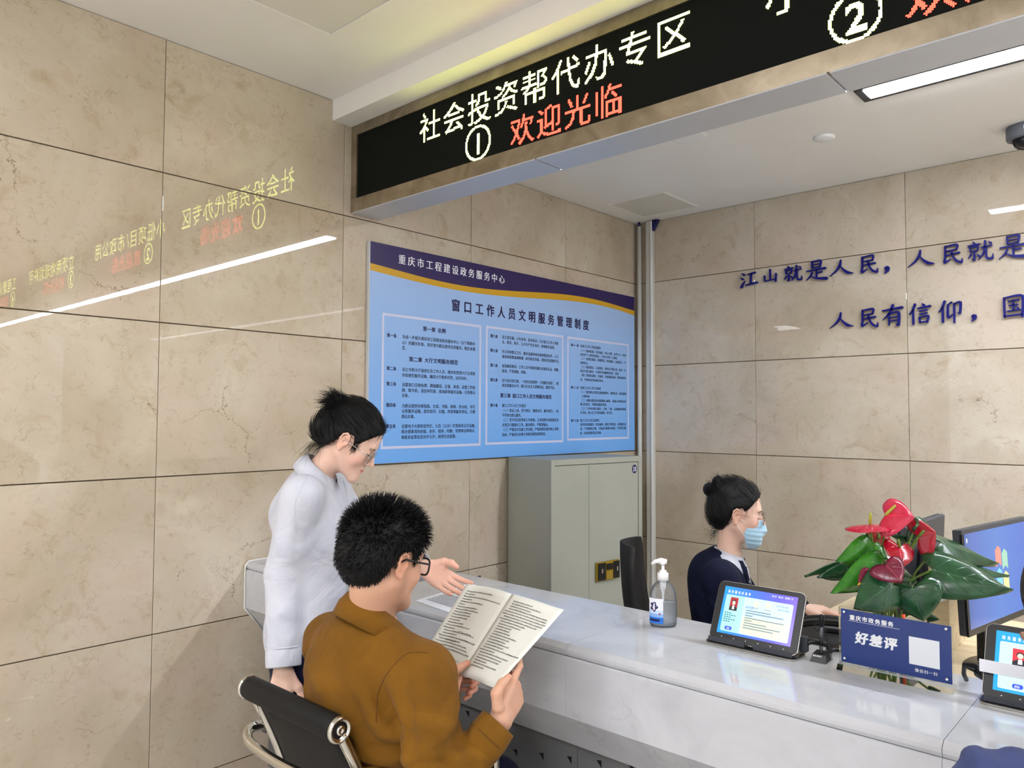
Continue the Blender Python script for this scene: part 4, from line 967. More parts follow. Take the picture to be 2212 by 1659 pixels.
text(st, '33', cxf @ Vector((nx - .0145, -.0008, nz - .0135)), wdir, (0, 0, 1), .037, 'ink_white', .02, width=.029, lift=.0006)
P(st, 'number_sticker', dr)

# ------------------------------------------------------------------ sanitizer bottle
b0 = np.array([1.799, -2.642, ZT]); T = Matrix.Translation(b0) @ Matrix.Rotation(R(40), 4, 'Z')
r = root('sanitizer_bottle', tuple(b0), 'clear pump bottle of hand sanitizer with a blue and white label on the counter', 'bottle')
SXb = .040
prof = [(.030, .0005), (.036, .002), (.0395, .008), (.040, .02), (.040, .075), (.0395, .090), (.037, .103), (.031, .116), (.022, .1255), (.0145, .130), (.0145, .137)]
P(MB().lathe(prof, 'glass_clear', 48, T, sy=.72, cap=False), 'bottle_body', r)
P(MB().lathe([(.028, .003), (.0375, .009), (.038, .02), (.038, .070), (.001, .0702)], 'gel_clear', 40, T, sy=.72), 'gel', r)
P(MB().lathe([(.0165, .133), (.0165, .153), (.0155, .155), (.0105, .1555), (.0105, .160), (.0098, .162), (.0045, .1625), (.0045, .180), (.010, .1805), (.010, .189), (.008, .1905)], 'white_plastic', 28, T), 'pump_collar', r)
hT = T @ Matrix.Rotation(R(180), 4, 'Z')
pa = nrm(at(1413, 1219, 2.26) - at(1440, 1216, 2.26)); 
c0 = b0 + np.array((0, 0, .187)); pd = nrm(np.array((-CR[0], -CR[1], 0)))
P(MB().tube([c0 - pd * .011, c0 + pd * .006 + np.array((0, 0, .003)), c0 + pd * .022 + np.array((0, 0, .001)), c0 + pd * .034 - np.array((0, 0, .007))], [.007, .0085, .006, .0035], 'white_plastic', 12), 'pump_head', r)
P(MB().tube([b0 + np.array((0, 0, z)) for z in (.135, .108, .106, .09, .012)], [.0095, .0085, .006, .003, .003], 'white_plastic', 12), 'dip_tube', r)
# label wraps the left front of the body
lm = MB(); ang0, ang1 = None, None
camdir = math.atan2(CAM[1] - b0[1], CAM[0] - b0[0]) - R(40)
def bpt(a, z, e=.0006): return tuple(T @ Vector(((.040 + e) * math.cos(a), (.040 + e) * .72 * math.sin(a), z)))
n_ = 18; A0 = camdir - 1.35; A1 = camdir + .05
def lab(z0, z1, a0, a1, m_, e=.0006):
    v = [bpt(a0 + (a1 - a0) * i / n_, z0, e) for i in range(n_ + 1)] + [bpt(a0 + (a1 - a0) * i / n_, z1, e) for i in range(n_ + 1)]
    lm.add(v, [(i, i + 1, n_ + 2 + i, n_ + 1 + i) for i in range(n_)], m_)
mat('label_blue', (40, 120, 220), 0.35); mat('label_mid', (140, 186, 240), 0.35); mat('label_light', (205, 222, 248), .35)
lab(.012, .030, A0, A1, 'label_blue'); lab(.030, .040, A0, A1, 'label_mid'); lab(.040, .050, A0, A1, 'label_light'); lab(.050, .084, A0, A1, 'paper_white')
lab(.018, .025, A0 + .2, A1 - .25, 'navy_blue', .0009)
mid = (A0 + A1) / 2 - .05
def disp(a_c, z_c, poly, m_, e):
    lm.add([bpt(a_c + x / .036, z_c + z, e) for x, z in poly], [tuple(range(len(poly)))], m_)
disp(mid, .060, [(.012 * math.cos(t) * (1 + .18 * math.cos(5 * t + .4)), .013 * math.sin(t) * (1 + .18 * math.cos(5 * t + .4))) for t in np.linspace(0, 2 * math.pi, 30)[:-1]], 'navy_blue', .0009)
disp(mid, .061, [(-.009, -.002), (.009, -.002), (.009, .003), (-.009, .003)], 'ink_white', .0012); disp(mid, .055, [(-.007, -.001), (.007, -.001), (.007, .001), (-.007, .001)], 'lip', .0012)
disp(mid + .5, .040, [(.003 * math.cos(t), .003 * math.sin(t)) for t in np.linspace(0, 6.28, 14)], 'lip', .0012)
P(lm, 'label', r)

# ------------------------------------------------------------------ tablets on folding stands
SCR = {}
def screen_mat(name, stops, es=1.0):
    m = mat(name, (120, 170, 230), 0.15); t = NT(m); a = t.n('ShaderNodeAttribute'); a.attribute_name = 'uvp'
    s_ = t.n('ShaderNodeSeparateXYZ'); t.l(a.outputs['Vector'], s_.inputs[0])
    c = t.ramp(s_.outputs[0], stops); t.l(c, t.b.inputs['Emission Color']); t.b.inputs['Emission Strength'].default_value = es; t.b.inputs['Base Color'].default_value = (0.02, 0.02, 0.02, 1); return m
screen_mat('screen_purple', [(0.0, (24, 148, 240)), (0.35, (58, 120, 236)), (0.75, (96, 92, 232)), (1.0, (122, 96, 236))])
screen_mat('screen_cyan', [(0.0, (20, 158, 228)), (1.0, (60, 150, 240))])
for n_, c_ in (('scr_panel', (196, 232, 240)), ('scr_left', (168, 228, 232)), ('scr_red', (170, 30, 42)), ('scr_brightred', (226, 44, 60)), ('scr_dark', (18, 22, 34)), ('scr_skin', (236, 214, 196)), ('scr_white', (248, 250, 252)), ('scr_btn', (38, 78, 214)), ('scr_ink', (64, 96, 130)), ('scr_teal', (28, 116, 128)), ('scr_yellow', (222, 232, 196)), ('scr_grey', (120, 130, 140))):
    mm = mat(n_, c_, 0.2, emit=c_, es=0.95); mm.node_tree.nodes['Principled BSDF'].inputs['Base Color'].default_value = (0.02, 0.02, 0.02, 1)
def setuv(o, uv):
    a = o.data.attributes.new('uvp', 'FLOAT_VECTOR', 'POINT'); a.data.foreach_set('vector', np.array(uv, np.float32).ravel())
def tablet(x0, x1, label, detail, yb=-2.690, yt=-2.618, zt=1.060, skew=0.0):
    """screen leaning back on a black clip stand"""
    o = np.array((x0, yb, .914)); ux = nrm(np.array((x1 - x0, skew, 0))); up_ = nrm(np.array((0, yt - yb, zt - .914))); n = np.cross(ux, up_)
    W = x1 - x0; H = math.hypot(yt - yb, zt - .914); fx = frame(o, ux, up_, n)
    r = root('tablet', (x0 + W / 2, (yb + yt) / 2, ZT), label, 'tablet')
    def rr(x, y, w_, h_, rad, k=6):
        p = []
        for cx, cy, a0 in ((x + w_ - rad, y + rad, -90), (x + w_ - rad, y + h_ - rad, 0), (x + rad, y + h_ - rad, 90), (x + rad, y + rad, 180)):
            for i in range(k + 1): a = R(a0 + 90 * i / k); p.append((cx + rad * math.cos(a), cy + rad * math.sin(a)))
        return p
    P(MB().prism(rr(0, 0, W, H, .016), -.008, -.001, 'steel_thin', fx), 'back_shell', r)
    body = P(MB().prism(rr(.001, .001, W - .002, H - .002, .015), -.001, .0005, 'black_plastic', fx), 'bezel', r)
    sx0, sx1, sy0, sy1 = .020, W - .020, .020, H - .014
    v = [tuple(fx @ Vector(p)) for p in ((sx0, sy0, .001), (sx1, sy0, .001), (sx1, sy1, .001), (sx0, sy1, .001))]
    s_ = P(MB().add(v, [(0, 1, 2, 3)], 'screen_purple' if detail == 1 else 'screen_cyan'), 'screen', r); setuv(s_, [(0, 0, 0), (1, 0, 0), (1, 1, 0), (0, 1, 0)])
    ui = MB(); sw = sx1 - sx0; sh = sy1 - sy0
    def poly(p, m_, e): ui.add([tuple(fx @ Vector((sx0 + a * sw, sy0 + b * sh, e))) for a, b in p], [tuple(range(len(p)))], m_)
    def rc(a, b, c, d, m_, e): poly([(a, b), (c, b), (c, d), (a, d)], m_, e)
    def tx(s, a, b, h_, m_, width=None, gap=0.0, sh_=0.0): text(ui, s, fx @ Vector((sx0 + a * sw, sy0 + b * sh, 0)), ux, up_, h_ * sh, m_, .015, width=None if width is None else width * sw, gap=gap, lift=.0022, shear=sh_)
    rp = [((p[0]), (p[1])) for p in rr(.04 * sw, .05 * sh, .92 * sw, .78 * sh, .004)]
    poly([(a / sw, b / sh) for a, b in rp], 'scr_panel', .0013)
    if detail == 1:
        rp = rr(.04 * sw, .05 * sh, .26 * sw, .78 * sh, .004); poly([(a / sw, b / sh) for a, b in rp], 'scr_left', .0015)
        rc(.32, .07, .94, .42, 'scr_yellow', .0015)
    red = 'scr_red' if detail == 1 else 'scr_brightred'
    px0, px1, py0, py1 = (.11, .22, .50, .78) if detail == 1 else (.16, .30, .46, .74)
    rc(px0, py0, px1, py1, red, .0018)
    pw_, ph_ = px1 - px0, py1 - py0; cx = (px0 + px1) / 2
    poly([(cx + pw_ * .5 * a, py0 + ph_ * b) for a, b in ((-1, 0), (1, 0), (1, .22), (.45, .36), (-.45, .36), (-1, .22))], 'scr_dark', .0019)
    poly([(cx + pw_ * .5 * a, py0 + ph_ * b) for a, b in ((-.3, .1), (.3, .1), (.25, .38), (-.25, .38))], 'scr_white', .0020)
    poly([(cx + pw_ * .26 * math.cos(t), py0 + ph_ * (.63 + .19 * math.sin(t))) for t in np.linspace(0, 2 * math.pi, 18)[:-1]], 'scr_dark', .0020)
    poly([(cx + pw_ * .20 * math.cos(t), py0 + ph_ * (.58 + .16 * math.sin(t))) for t in np.linspace(0, 2 * math.pi, 18)[:-1]], 'scr_skin', .0021)
    tx('政务服务好差评', .055, .865, .075, 'scr_white', .32, .45)
    rp = rr((.10 if detail == 1 else .17) * sw, .085 * sh, .10 * sw, .075 * sh, .0045); poly([(a / sw, b / sh) for a, b in rp], 'scr_btn', .0018)
    tx('评价', .125 if detail == 1 else .19, .10, .045, 'scr_white', .05)
    if detail == 1:
        tx('业务范围', .33, .60, .06, 'scr_btn', .11)
        tx('在线可查进度', .74, .735, .04, 'scr_btn', .16, .2, .2); tx('请用手机扫描参与', .765, .665, .04, 'scr_btn', .16, .1, .2)
        tx('找上办 · 网上办 · 最多跑一次', .66, .925, .045, 'scr_white', .28, .0, .2)
        for i in range(5): 
            for j in range(3 + (i * 2) % 4): 
                rc(.06 + .028 * j * 1.2, .43 - .045 * i, .06 + .028 * j * 1.2 + .026, .45 - .045 * i, 'scr_teal', .0018)
        for i, wd_ in enumerate((.34, .50, .10, .52, .10, .30, .48, .40)):
            k = 0
            while k * .017 < wd_: 
                rc(.35 + .017 * k, .545 - .052 * i, .35 + .017 * k + .013, .568 - .052 * i, 'scr_ink', .0018); k += 1
        for a in (.44, .60): rc(a, .655, a + .062, .775, 'scr_yellow', .0018); rc(a - .01, .625, a + .072, .636, 'scr_grey', .0018)
    else:
        for j in range(7): rc(.10 + .035 * j, .40, .10 + .035 * j + .024, .425, 'scr_ink', .0018)
    P(ui, 'screen_image', r)
    dt = MB()
    for i in range(6):
        a = .15 + .14 * i; dt.add([tuple(fx @ Vector((W * a + .0015 * math.cos(t), .011 + .0015 * math.sin(t), .0009))) for t in np.linspace(0, 6.28, 9)[:-1]], [tuple(range(8))], 'paper_white')
    dt.add([tuple(fx @ Vector((W - .010 + .0015 * math.cos(t), H * .86 + .0015 * math.sin(t), .0009))) for t in np.linspace(0, 6.28, 9)[:-1]], [tuple(range(8))], 'dark_grey_plastic')
    P(dt, 'soft_keys', r)
    # stand
    T2 = frame((x0, yb, ZT), ux, np.cross((0, 0, 1), ux), (0, 0, 1))
    P(MB().prism(rr(-.004, -.022, W + .008, .085, .02), .0005, .0045, 'steel_thin', T2).prism(rr(-.002, -.020, W + .004, .081, .018), .0046, .0065, 'black_plastic', T2), 'stand_base', r)
    for a in (.03, .47 if W > .2 else .5):
        m = MB(); x_a = W * a + (.02 if a > .1 else 0); x_b = x_a + W * .42
        m.box((x_a, -.0165, .0066), (x_b, -.0125, .020), 'dark_grey_plastic', .001, T2); m.box((x_a, -.0125, .0066), (x_b, .004, .009), 'dark_grey_plastic', 0, T2)
        P(m, 'support_lip', r)
    P(MB().box((W * .3, .03, .0066), (W * .7, .055, .014), 'black_plastic', .002, T2).tube([T2 @ Vector((W / 2, .045, .012)), T2 @ Vector((W / 2, .052, .07))], .008, 'black_plastic', 8), 'stand_arm', r)
    return r
t1 = tablet(1.971, 2.216, 'tablet on a stand with a blue purple screen, between the sanitizer bottle and the pen', 1)
t2 = tablet(2.622, 2.867, 'tablet with a bright red portrait on screen, right of the blue desk sign', 2)
# coaxial plug and cable beside the first tablet
r = root('cable', (2.235, -2.60, ZT), 'thick black cable with a plug lying behind the first tablet', 'cable')
P(MB().tube([(2.205, -2.645, .93), (2.235, -2.635, .945), (2.262, -2.615, .94), (2.268, -2.60, .918), (2.25, -2.575, .912), (2.27, -2.55, .911), (2.32, -2.545, .911)], [.007, .007, .0065, .006, .005, .005, .005], 'black_plastic', 10), 'cord', r)
P(MB().box((2.206, -2.652, .915), (2.226, -2.632, .955), 'dark_grey_plastic', .003), 'plug', r)
r = root('cable', (2.60, -2.58, ZT), 'black cable and plug behind the second tablet', 'cable')
P(MB().tube([(2.62, -2.64, .955), (2.60, -2.625, .958), (2.575, -2.615, .955), (2.57, -2.60, .93), (2.572, -2.585, .912)], [.010, .008, .005, .005, .005], 'black_plastic', 10), 'cord', r)
P(MB().tube([(2.632, -2.645, .945), (2.606, -2.628, .950)], .014, 'black_plastic', 12), 'plug', r)
# slip of paper on second tablet
r = root('paper_slip', (2.66, -2.695, .98), 'blank white strip of paper across the second tablet', 'paper')
a = hit(2118, 1418, 1, -2.672); b_ = hit(2121, 1442, 1, -2.676)
P(MB().box((2.617, -2.6775, .965), (2.74, -2.6770, .992), 'paper_white', 0, Matrix.Translation((0, 0, 0)) @ Matrix.Identity(4)), 'strip', r)

# ------------------------------------------------------------------ pen on a stand
p0 = np.array([2.262, -2.655, ZT]); r = root('pen_holder', tuple(p0), 'black pen standing in a black base on the counter, beside the blue desk sign', 'pen')
ux = nrm((.98, .06, 0)); uy = np.cross((0, 0, 1), ux); fx = frame(p0, ux, uy, (0, 0, 1))
P(MB().add([(-.020, -.020, 0.0003), (.020, -.020, 0.0003), (.020, .024, 0.0003), (-.020, .024, 0.0003), (-.016, -.010, .018), (.016, -.010, .018), (.014, .020, .022), (-.014, .020, .022)], [(0, 3, 2, 1), (4, 5, 6, 7), (0, 1, 5, 4), (1, 2, 6, 5), (2, 3, 7, 6), (3, 0, 4, 7)], 'black_plastic', xf=fx), 'base', r)
m = MB(); fu = nrm((0, .010, .018)); text(m, 'BAOKE', fx @ Vector((-.014, -.0185 + .0055, .0125)), ux, fx.to_3x3() @ Vector(tuple(fu)), .0062, 'ink_white', 0.02, lift=.0008); P(m, 'lettering', r)
pb = fx @ Vector((.001, .004, .018)); pt = pb + Vector((.002, .002, .098))
pz = lambda t: pb.lerp(pt, t)
P(MB().tube([pz(0), pz(.2)], .0048, 'dark_grey_plastic', 12).tube([pz(.2), pz(.42)], .0044, 'black_plastic', 12).tube([pz(.42), pz(.68)], .0042, 'grey_plastic', 12).tube([pz(.68), pz(.98), pz(1.0)], [.0044, .0042, .003], 'black_plastic', 12).tube([pz(.97), pz(.97) + Vector((.0065, 0, 0)), pz(.7) + Vector((.0065, 0, 0))], .0012, 'black_plastic', 6), 'pen', r)
def coil(path, rad, turns, wire, name, par, m_='black_plastic'):
    path = [np.array(p, float) for p in path]; N = turns * 9; pts = []
    seg = np.cumsum([0] + [np.linalg.norm(path[i+1] - path[i]) for i in range(len(path) - 1)])
    for i in range(N + 1):
        s_ = seg[-1] * i / N; k = min(np.searchsorted(seg, s_, 'right') - 1, len(path) - 2); u = (s_ - seg[k]) / max(seg[k+1] - seg[k], 1e-9)
        p = path[k] + (path[k+1] - path[k]) * u; t = nrm(path[k+1] - path[k]); x = nrm(np.cross(t, (.3, .9, .2))); y = np.cross(t, x); a = 2 * math.pi * turns * i / N
        pts.append(p + rad * (math.cos(a) * x + math.sin(a) * y))
    P(MB().tube(pts, wire, m_, 4), name, par)
top = np.array(pz(.99)); L_ = -nrm(np.array((CR[0], CR[1], 0)))
def smooth_path(p, n=8):
    p = [np.array(q, float) for q in p]; out = []
    for i in range(len(p) - 1):
        a = p[max(i-1, 0)]; b = p[i]; c = p[i+1]; d = p[min(i+2, len(p)-1)]
        for k in range(n):
            t = k / n; out.append(0.5 * ((2*b) + (-a + c)*t + (2*a - 5*b + 4*c - d)*t*t + (-a + 3*b - 3*c + d)*t**3))
    out.append(p[-1]); return out
Z_ = np.array((0, 0, 1.0))
coil(smooth_path([top, top + L_ * .006 - Z_ * .004, top + L_ * .005 - Z_ * .014, top + L_ * .014 - Z_ * .020, top + L_ * .019 - Z_ * .031, top + L_ * .012 - Z_ * .040, top + L_ * .005 - Z_ * .032, top + L_ * .004 - Z_ * .020]), .0022, 34, .0006, 'coiled_cord', r)
coil(smooth_path([top - L_ * .004 - Z_ * .03, top - L_ * .009 - Z_ * .05, top - L_ * .016 - Z_ * .08, top - L_ * .022 - Z_ * .105, top - L_ * .024 - Z_ * .112]), .0024, 30, .0006, 'coiled_cord', r)

# ------------------------------------------------------------------ blue acrylic desk sign
r = root('desk_sign', (2.442, -2.672, ZT), 'blue printed sheet in a clear acrylic holder standing on the counter', 'sign')
sx0, sx1 = 2.321, 2.562; sz0, sz1 = .922, 1.050; sy = -2.672
P(MB().box((sx0 - .004, sy - .0045, .9185), (sx1 + .004, sy - .0012, sz1 + .004), 'acrylic').box((sx0 - .004, sy + .0012, .9185), (sx1 + .004, sy + .0045, sz1 + .004), 'acrylic'), 'acrylic_sheet', r)
P(MB().prism([(sy - .024, .9056), (sy + .024, .9056), (sy + .016, .9183), (sy - .016, .9183)], sx0 - .005, sx1 + .005, 'acrylic', frame((0, 0, 0), (0, 1, 0), (0, 0, 1), (1, 0, 0))), 'acrylic_foot', r)
P(MB().box((sx0 - .0005, sy - .0009, sz0 - .001), (sx1 + .0005, sy + .0009, sz1), 'sign_blue'), 'printed_sheet', r)
m = MB(); yq = sy - .001
text(m, '重庆市政务服务', (sx0 + .020, yq, sz1 - .0225), (1, 0, 0), (0, 0, 1), .0128, 'ink_white', .032, gap=.14, lift=.0003)
m.add([(sx0 + .018, yq - .0003, sz1 - .0265), (sx0 + .133, yq - .0003, sz1 - .0265), (sx0 + .133, yq - .0003, sz1 - .0258), (sx0 + .018, yq - .0003, sz1 - .0258)], [(0, 1, 2, 3)], 'ink_white')
text(m, '好差评', (sx0 + .032, yq, sz0 + .053), (1, 0, 0), (0, 0, 1), .030, 'ink_white', .050, gap=.08, lift=.0003, shear=.12)
text(m, '微信扫一扫', (sx0 + .165, yq, sz0 + .012), (1, 0, 0), (0, 0, 1), .0085, 'paper_white', .02, gap=.13, lift=.0003)
m.add([(sx0 + .153, yq - .0003, sz0 + .027), (sx0 + .217, yq - .0003, sz0 + .027), (sx0 + .217, yq - .0003, sz0 + .090), (sx0 + .153, yq - .0003, sz0 + .090)], [(0, 1, 2, 3)], 'paper_white')
P(m, 'lettering', r)
for (x, z) in ((sx0 + .009, sz0 + .010), (sx0 + .009, sz1 - .006), (sx1 - .009, sz0 + .010), (sx1 - .009, sz1 - .006)):
    P(MB().lathe([(.0028, 0), (.0028, .003), (.0015, .0042)], 'white_plastic', 12, frame((x, sy - .0046, z), (1, 0, 0), (0, 0, -1), (0, -1, 0))), 'screw_cap', r)

# ------------------------------------------------------------------ loose papers on the counter
def sheet(c, label, curl=.004):
    r = root('paper_sheet', tuple(np.mean(c, 0)), label, 'paper'); a, b, c_, d = [np.array(p, float) for p in c]
    v = []; f = []; n = 10
    for i in range(n + 1):
        for j in range(n + 1):
            u, w_ = i / n, j / n; p = (a*(1-u) + b*u)*(1-w_) + (d*(1-u) + c_*u)*w_; p = p + np.array((0, 0, .0007 + curl * (w_ ** 6) * (.5 + .5 * math.cos(u * 7)))); v.append(p)
    for i in range(n):
        for j in range(n): f.append((i*(n+1)+j, (i+1)*(n+1)+j, (i+1)*(n+1)+j+1, i*(n+1)+j+1))
    P(MB().add(v, f, 'paper_white', True), 'page', r)
    m = MB(); ux = nrm(b - a); uy = nrm(d - a); W = np.linalg.norm(b - a); H = np.linalg.norm(d - a)
    for k in range(22):
        if k in (5, 11): continue
        o = a + uy * H * (.92 - .037 * k) + ux * W * .12 + Z_ * .0016; L = W * (.55 + .2 * random.random()); s_ = 0
        while s_ < L:
            l_ = .008 + .02 * random.random(); m.add([o + ux * s_, o + ux * (s_ + l_), o + ux * (s_ + l_) + uy * .003, o + ux * s_ + uy * .003], [(0, 1, 2, 3)], 'print_grey'); s_ += l_ + .002
    P(m, 'printed_text', r); return r
sheet([(1.035, -2.945, ZT), (1.245, -2.972, ZT), (1.190, -2.665, ZT), (.985, -2.645, ZT)], 'printed sheet of paper lying on the counter under the pointing hand')

# ------------------------------------------------------------------ box behind the standing woman
bx0, bx1, by0, by1 = .03, .20, -2.76, -2.56
r = root('file_box', (bx0, by0, ZT), 'blue document box with a brown folder edge on the counter beside the left wall', 'box')
P(MB().box((bx0, by0, ZT + .0005), (bx1, by1, 1.085), 'box_blue', .002), 'box_body', r)
P(MB().box((bx0 + .005, by0 + .005, 1.0855), (bx1 - .003, by1 - .003, 1.105), 'poster_edge'), 'papers', r)
P(MB().box((bx0, by0, 1.1055), (bx1 + .004, by1 + .002, 1.118), 'box_brown', .001), 'folder', r)

# ================================================================== DESKS BEHIND THE COUNTER
ZD = 0.780
dk = root('office_desk', (1.9, -1.34, 0), 'pale wooden desk behind the counter carrying the monitors', 'desk')
P(MB().box((1.90, -2.525, ZD - .028), (2.98, -1.30, ZD), 'desk_wood', .002), 'desktop', dk)
P(MB().box((1.93, -1.40, 0), (1.96, -1.33, ZD - .0285), 'desk_wood'), 'leg', dk); P(MB().box((2.90, -1.40, 0), (2.93, -1.33, ZD - .0285), 'desk_wood'), 'leg', dk)
P(MB().box((2.35, -2.50, 0), (2.38, -1.4, ZD - .0285), 'desk_wood'), 'side_panel', dk)
pt_ = root('desk_partition', (2.36, -1.9, ZD), 'beige wooden divider standing on the desk between the two monitors', 'partition')
pr = [(-1.90, ZD + .001), (-1.32, ZD + .001), (-1.32, 1.075), (-1.87, 1.075), (-1.893, 1.068), (-1.90, 1.05)]
P(MB().prism(pr, 2.328, 2.385, 'desk_wood', frame((0, 0, 0), (0, 1, 0), (0, 0, 1), (1, 0, 0))), 'board', pt_)
r = root('note_paper', (2.37, -1.905, .95), 'white paper notes hanging on the end of the beige desk divider', 'paper')
for i, (a, b, c, d) in enumerate((((2022, 1248), (2056, 1246), (2056, 1284), (2024, 1300)), ((2040, 1252), (2050, 1248), (2059, 1293), (2028, 1301)))):
    v = [hit(*p, 1, -1.9035 - .002 * i) for p in (a, b, c, d)]; P(MB().add(v, [(0, 1, 2, 3)], 'paper_white'), 'note', r)
r = root('wall_box', (2.0, -1.36, ZD), 'white carton with a barcode on the desk behind the red flowers', 'box')
P(MB().box((2.03, -1.42, ZD + .0005), (2.17, -1.33, .965), 'white_plastic', .002), 'carton', r)
m = MB(); x = 2.04
for k in range(9): m.box((x, -1.4212, .80), (x + .004 + .003 * (k % 2), -1.4203, .86), 'hole_black'); x += .010
P(m, 'barcode', r)
tp = np.array((2.045, -1.47, ZD)); r = root('tea_tin', tuple(tp), 'pale green tea tin with an arched label on the desk behind the plant', 'tin'); T = Matrix.Translation(tp)
P(MB().lathe([(.052, .0005), (.055, .004), (.055, .128), (.052, .132)], 'tin_green', 36, T), 'tin_body', r); P(MB().lathe([(.056, .1322), (.056, .150), (.053, .153)], 'tin_green', 36, T), 'tin_lid', r)
m = MB(); pl = []
for t in np.linspace(0, math.pi, 14): pl.append((.030 * math.cos(t), .085 + .030 * math.sin(t)))
pl = [(.030, .03)] + pl + [(-.030, .03)]; a0 = -math.pi / 2 + .35
m.add([tuple(tp + np.array((.0556 * math.cos(a0 + x / .055), .0556 * math.sin(a0 + x / .055), z))) for x, z in pl], [tuple(range(len(pl)))], 'tin_label'); P(m, 'label', r)

def monitor(near, dirv, w_, z0, z1, label, screen_to_right, tilt=0.05):
    u = nrm((dirv[0], dirv[1], 0)); n = np.array((u[1], -u[0], 0.0)) * (1 if screen_to_right else -1)     # screen normal
    up_ = nrm(Z_ * math.cos(tilt) - n * math.sin(tilt)); nn = nrm(np.cross(u, up_)); 
    if nn @ n < 0: nn = -nn
    o = np.array((near[0], near[1], z0)); fx = frame(o, u, up_, nn); H = z1 - z0
    r = root('monitor', (near[0] + u[0] * w_ / 2, near[1] + u[1] * w_ / 2, ZD), label, 'monitor')
    P(MB().box((0, 0, -.022), (w_, H, -.002), 'dark_grey_plastic', .003, fx), 'casing', r)
    P(MB().box((0, 0, -.0019), (w_, .018, .004), 'black_plastic', 0, fx).box((0, H - .012, -.0019), (w_, H, .004), 'dark_grey_plastic', 0, fx).box((0, .018, -.0019), (.012, H - .012, .004), 'black_plastic', 0, fx).box((w_ - .012, .018, -.0019), (w_, H - .012, .004), 'black_plastic', 0, fx), 'bezel', r)
    P(MB().add([fx @ Vector(p) for p in ((.012, .018, .0005), (w_ - .012, .018, .0005), (w_ - .012, H - .012, .0005), (.012, H - .012, .0005))], [(0, 1, 2, 3)], 'black_plastic'), 'glass', r) if not screen_to_right else None
    c = o + u * w_ * .5
    P(MB().box((w_ * .3, .02, -.045), (w_ * .72, H * .72, -.0221), 'dark_grey_plastic', .008, fx), 'rear_bulge', r)
    b = c - nn * .06; top_ = np.array(fx @ Vector((w_ * .5, H * .35, -.046)))
    P(MB().box((-.03, -.012, 0), (.03, .012, top_[2] - ZD + .02), 'black_plastic', .003, frame((top_[0], top_[1], ZD + .013), u, nn, Z_)), 'neck', r)
    P(MB().lathe([(.105, .0005), (.105, .006), (.095, .012), (.04, .014)], 'black_plastic', 36, frame((top_[0] + nn[0] * .03, top_[1] + nn[1] * .03, ZD), u, nn, Z_), sy=.8), 'foot', r)
    return r, fx, H
monitor((2.235, -1.93), (0.02, 1), .46, .872, 1.168, 'dark monitor seen from behind, above the red flowers', False)
w2 = .50; r, fx, H2 = monitor((2.497, -2.20), (0.17, .985), w2, .915, 1.207, 'monitor with a blue desktop picture at the right edge behind the counter', True)
screen_mat('screen_sky', [(0.0, (58, 92, 160)), (0.1, (72, 104, 186)), (0.45, (70, 120, 200)), (0.8, (58, 108, 200)), (1.0, (60, 96, 190))], .8)
m = MB(); m.add([fx @ Vector(p) for p in ((.012, .018, .0045), (w2 - .012, .018, .0045), (w2 - .012, H2 - .012, .0045), (.012, H2 - .012, .0045))], [(0, 1, 2, 3)], 'screen_sky'); o = P(m, 'screen', r); setuv(o, [(0, 0, 0), (1, 0, 0), (1, 1, 0), (0, 1, 0)])
for n_, c_ in (('flag_red', (196, 112, 100)), ('flag_green', (120, 158, 140)), ('flag_blue', (96, 160, 206)), ('flag_yellow', (176, 170, 120))): 
    mm = mat(n_, c_, .3, emit=c_, es=.7)
m = MB()
def fq(x, y, w_, h_, mn):
    m.add([fx @ Vector((x + w_ * a, y + h_ * b + .012 * math.sin(a * 3.1), .0052)) for a, b in ((0, 0), (.5, 0), (1, 0), (1, 1), (.5, 1), (0, 1))], [(0, 1, 2, 3, 4, 5)], mn)
for (x, y, n_) in ((.215, .165, 'flag_red'), (.262, .152, 'flag_green'), (.215, .100, 'flag_blue'), (.262, .087, 'flag_yellow')):
    m = MB(); fq(x, y, .042, .050, n_); P(m, 'flag_pane', r)
m = MB()
for k, yy in enumerate((.255, .225, .185, .160)): m.add([fx @ Vector(p) for p in ((.022, yy, .0052), (.030, yy, .0052), (.030, yy + .012, .0052), (.022, yy + .012, .0052))], [(0, 1, 2, 3)], 'paper_white')
P(m, 'desktop_icons', r)['kind'] = 'stuff'
# telephone on the desk
ph = np.array((2.10, -2.16, ZD)); r = root('telephone', tuple(ph), 'black desk telephone behind the pen holder', 'telephone')
u = nrm((.9, .2, 0)); v2 = np.cross(Z_, u); fx = frame(ph, u, v2, Z_)
P(MB().add([(-.10, -.09, .001), (.10, -.09, .001), (.10, .09, .001), (-.10, .09, .001), (-.095, -.085, .035), (.095, -.085, .035), (.09, .08, .075), (-.09, .08, .075)], [(0, 3, 2, 1), (4, 5, 6, 7), (0, 1, 5, 4), (1, 2, 6, 5), (2, 3, 7, 6), (3, 0, 4, 7)], 'black_plastic', xf=fx), 'body', r)
P(MB().tube(smooth_path([fx @ Vector((-.11, -.055, .055)), fx @ Vector((-.10, -.05, .085)), fx @ Vector((-.03, -.045, .108)), fx @ Vector((.05, -.04, .112)), fx @ Vector((.11, -.035, .095)), fx @ Vector((.125, -.035, .07))], 5), [.020] * 4 + [.017] * 17 + [.020] * 5, 'black_plastic', 12), 'handset', r)
P(MB().box((-.02, .02, .060), (.06, .06, .074), 'dark_grey_plastic', .002, fx).box((.062, .02, .066), (.088, .05, .078), 'scr_ink', 0, fx), 'display', r)
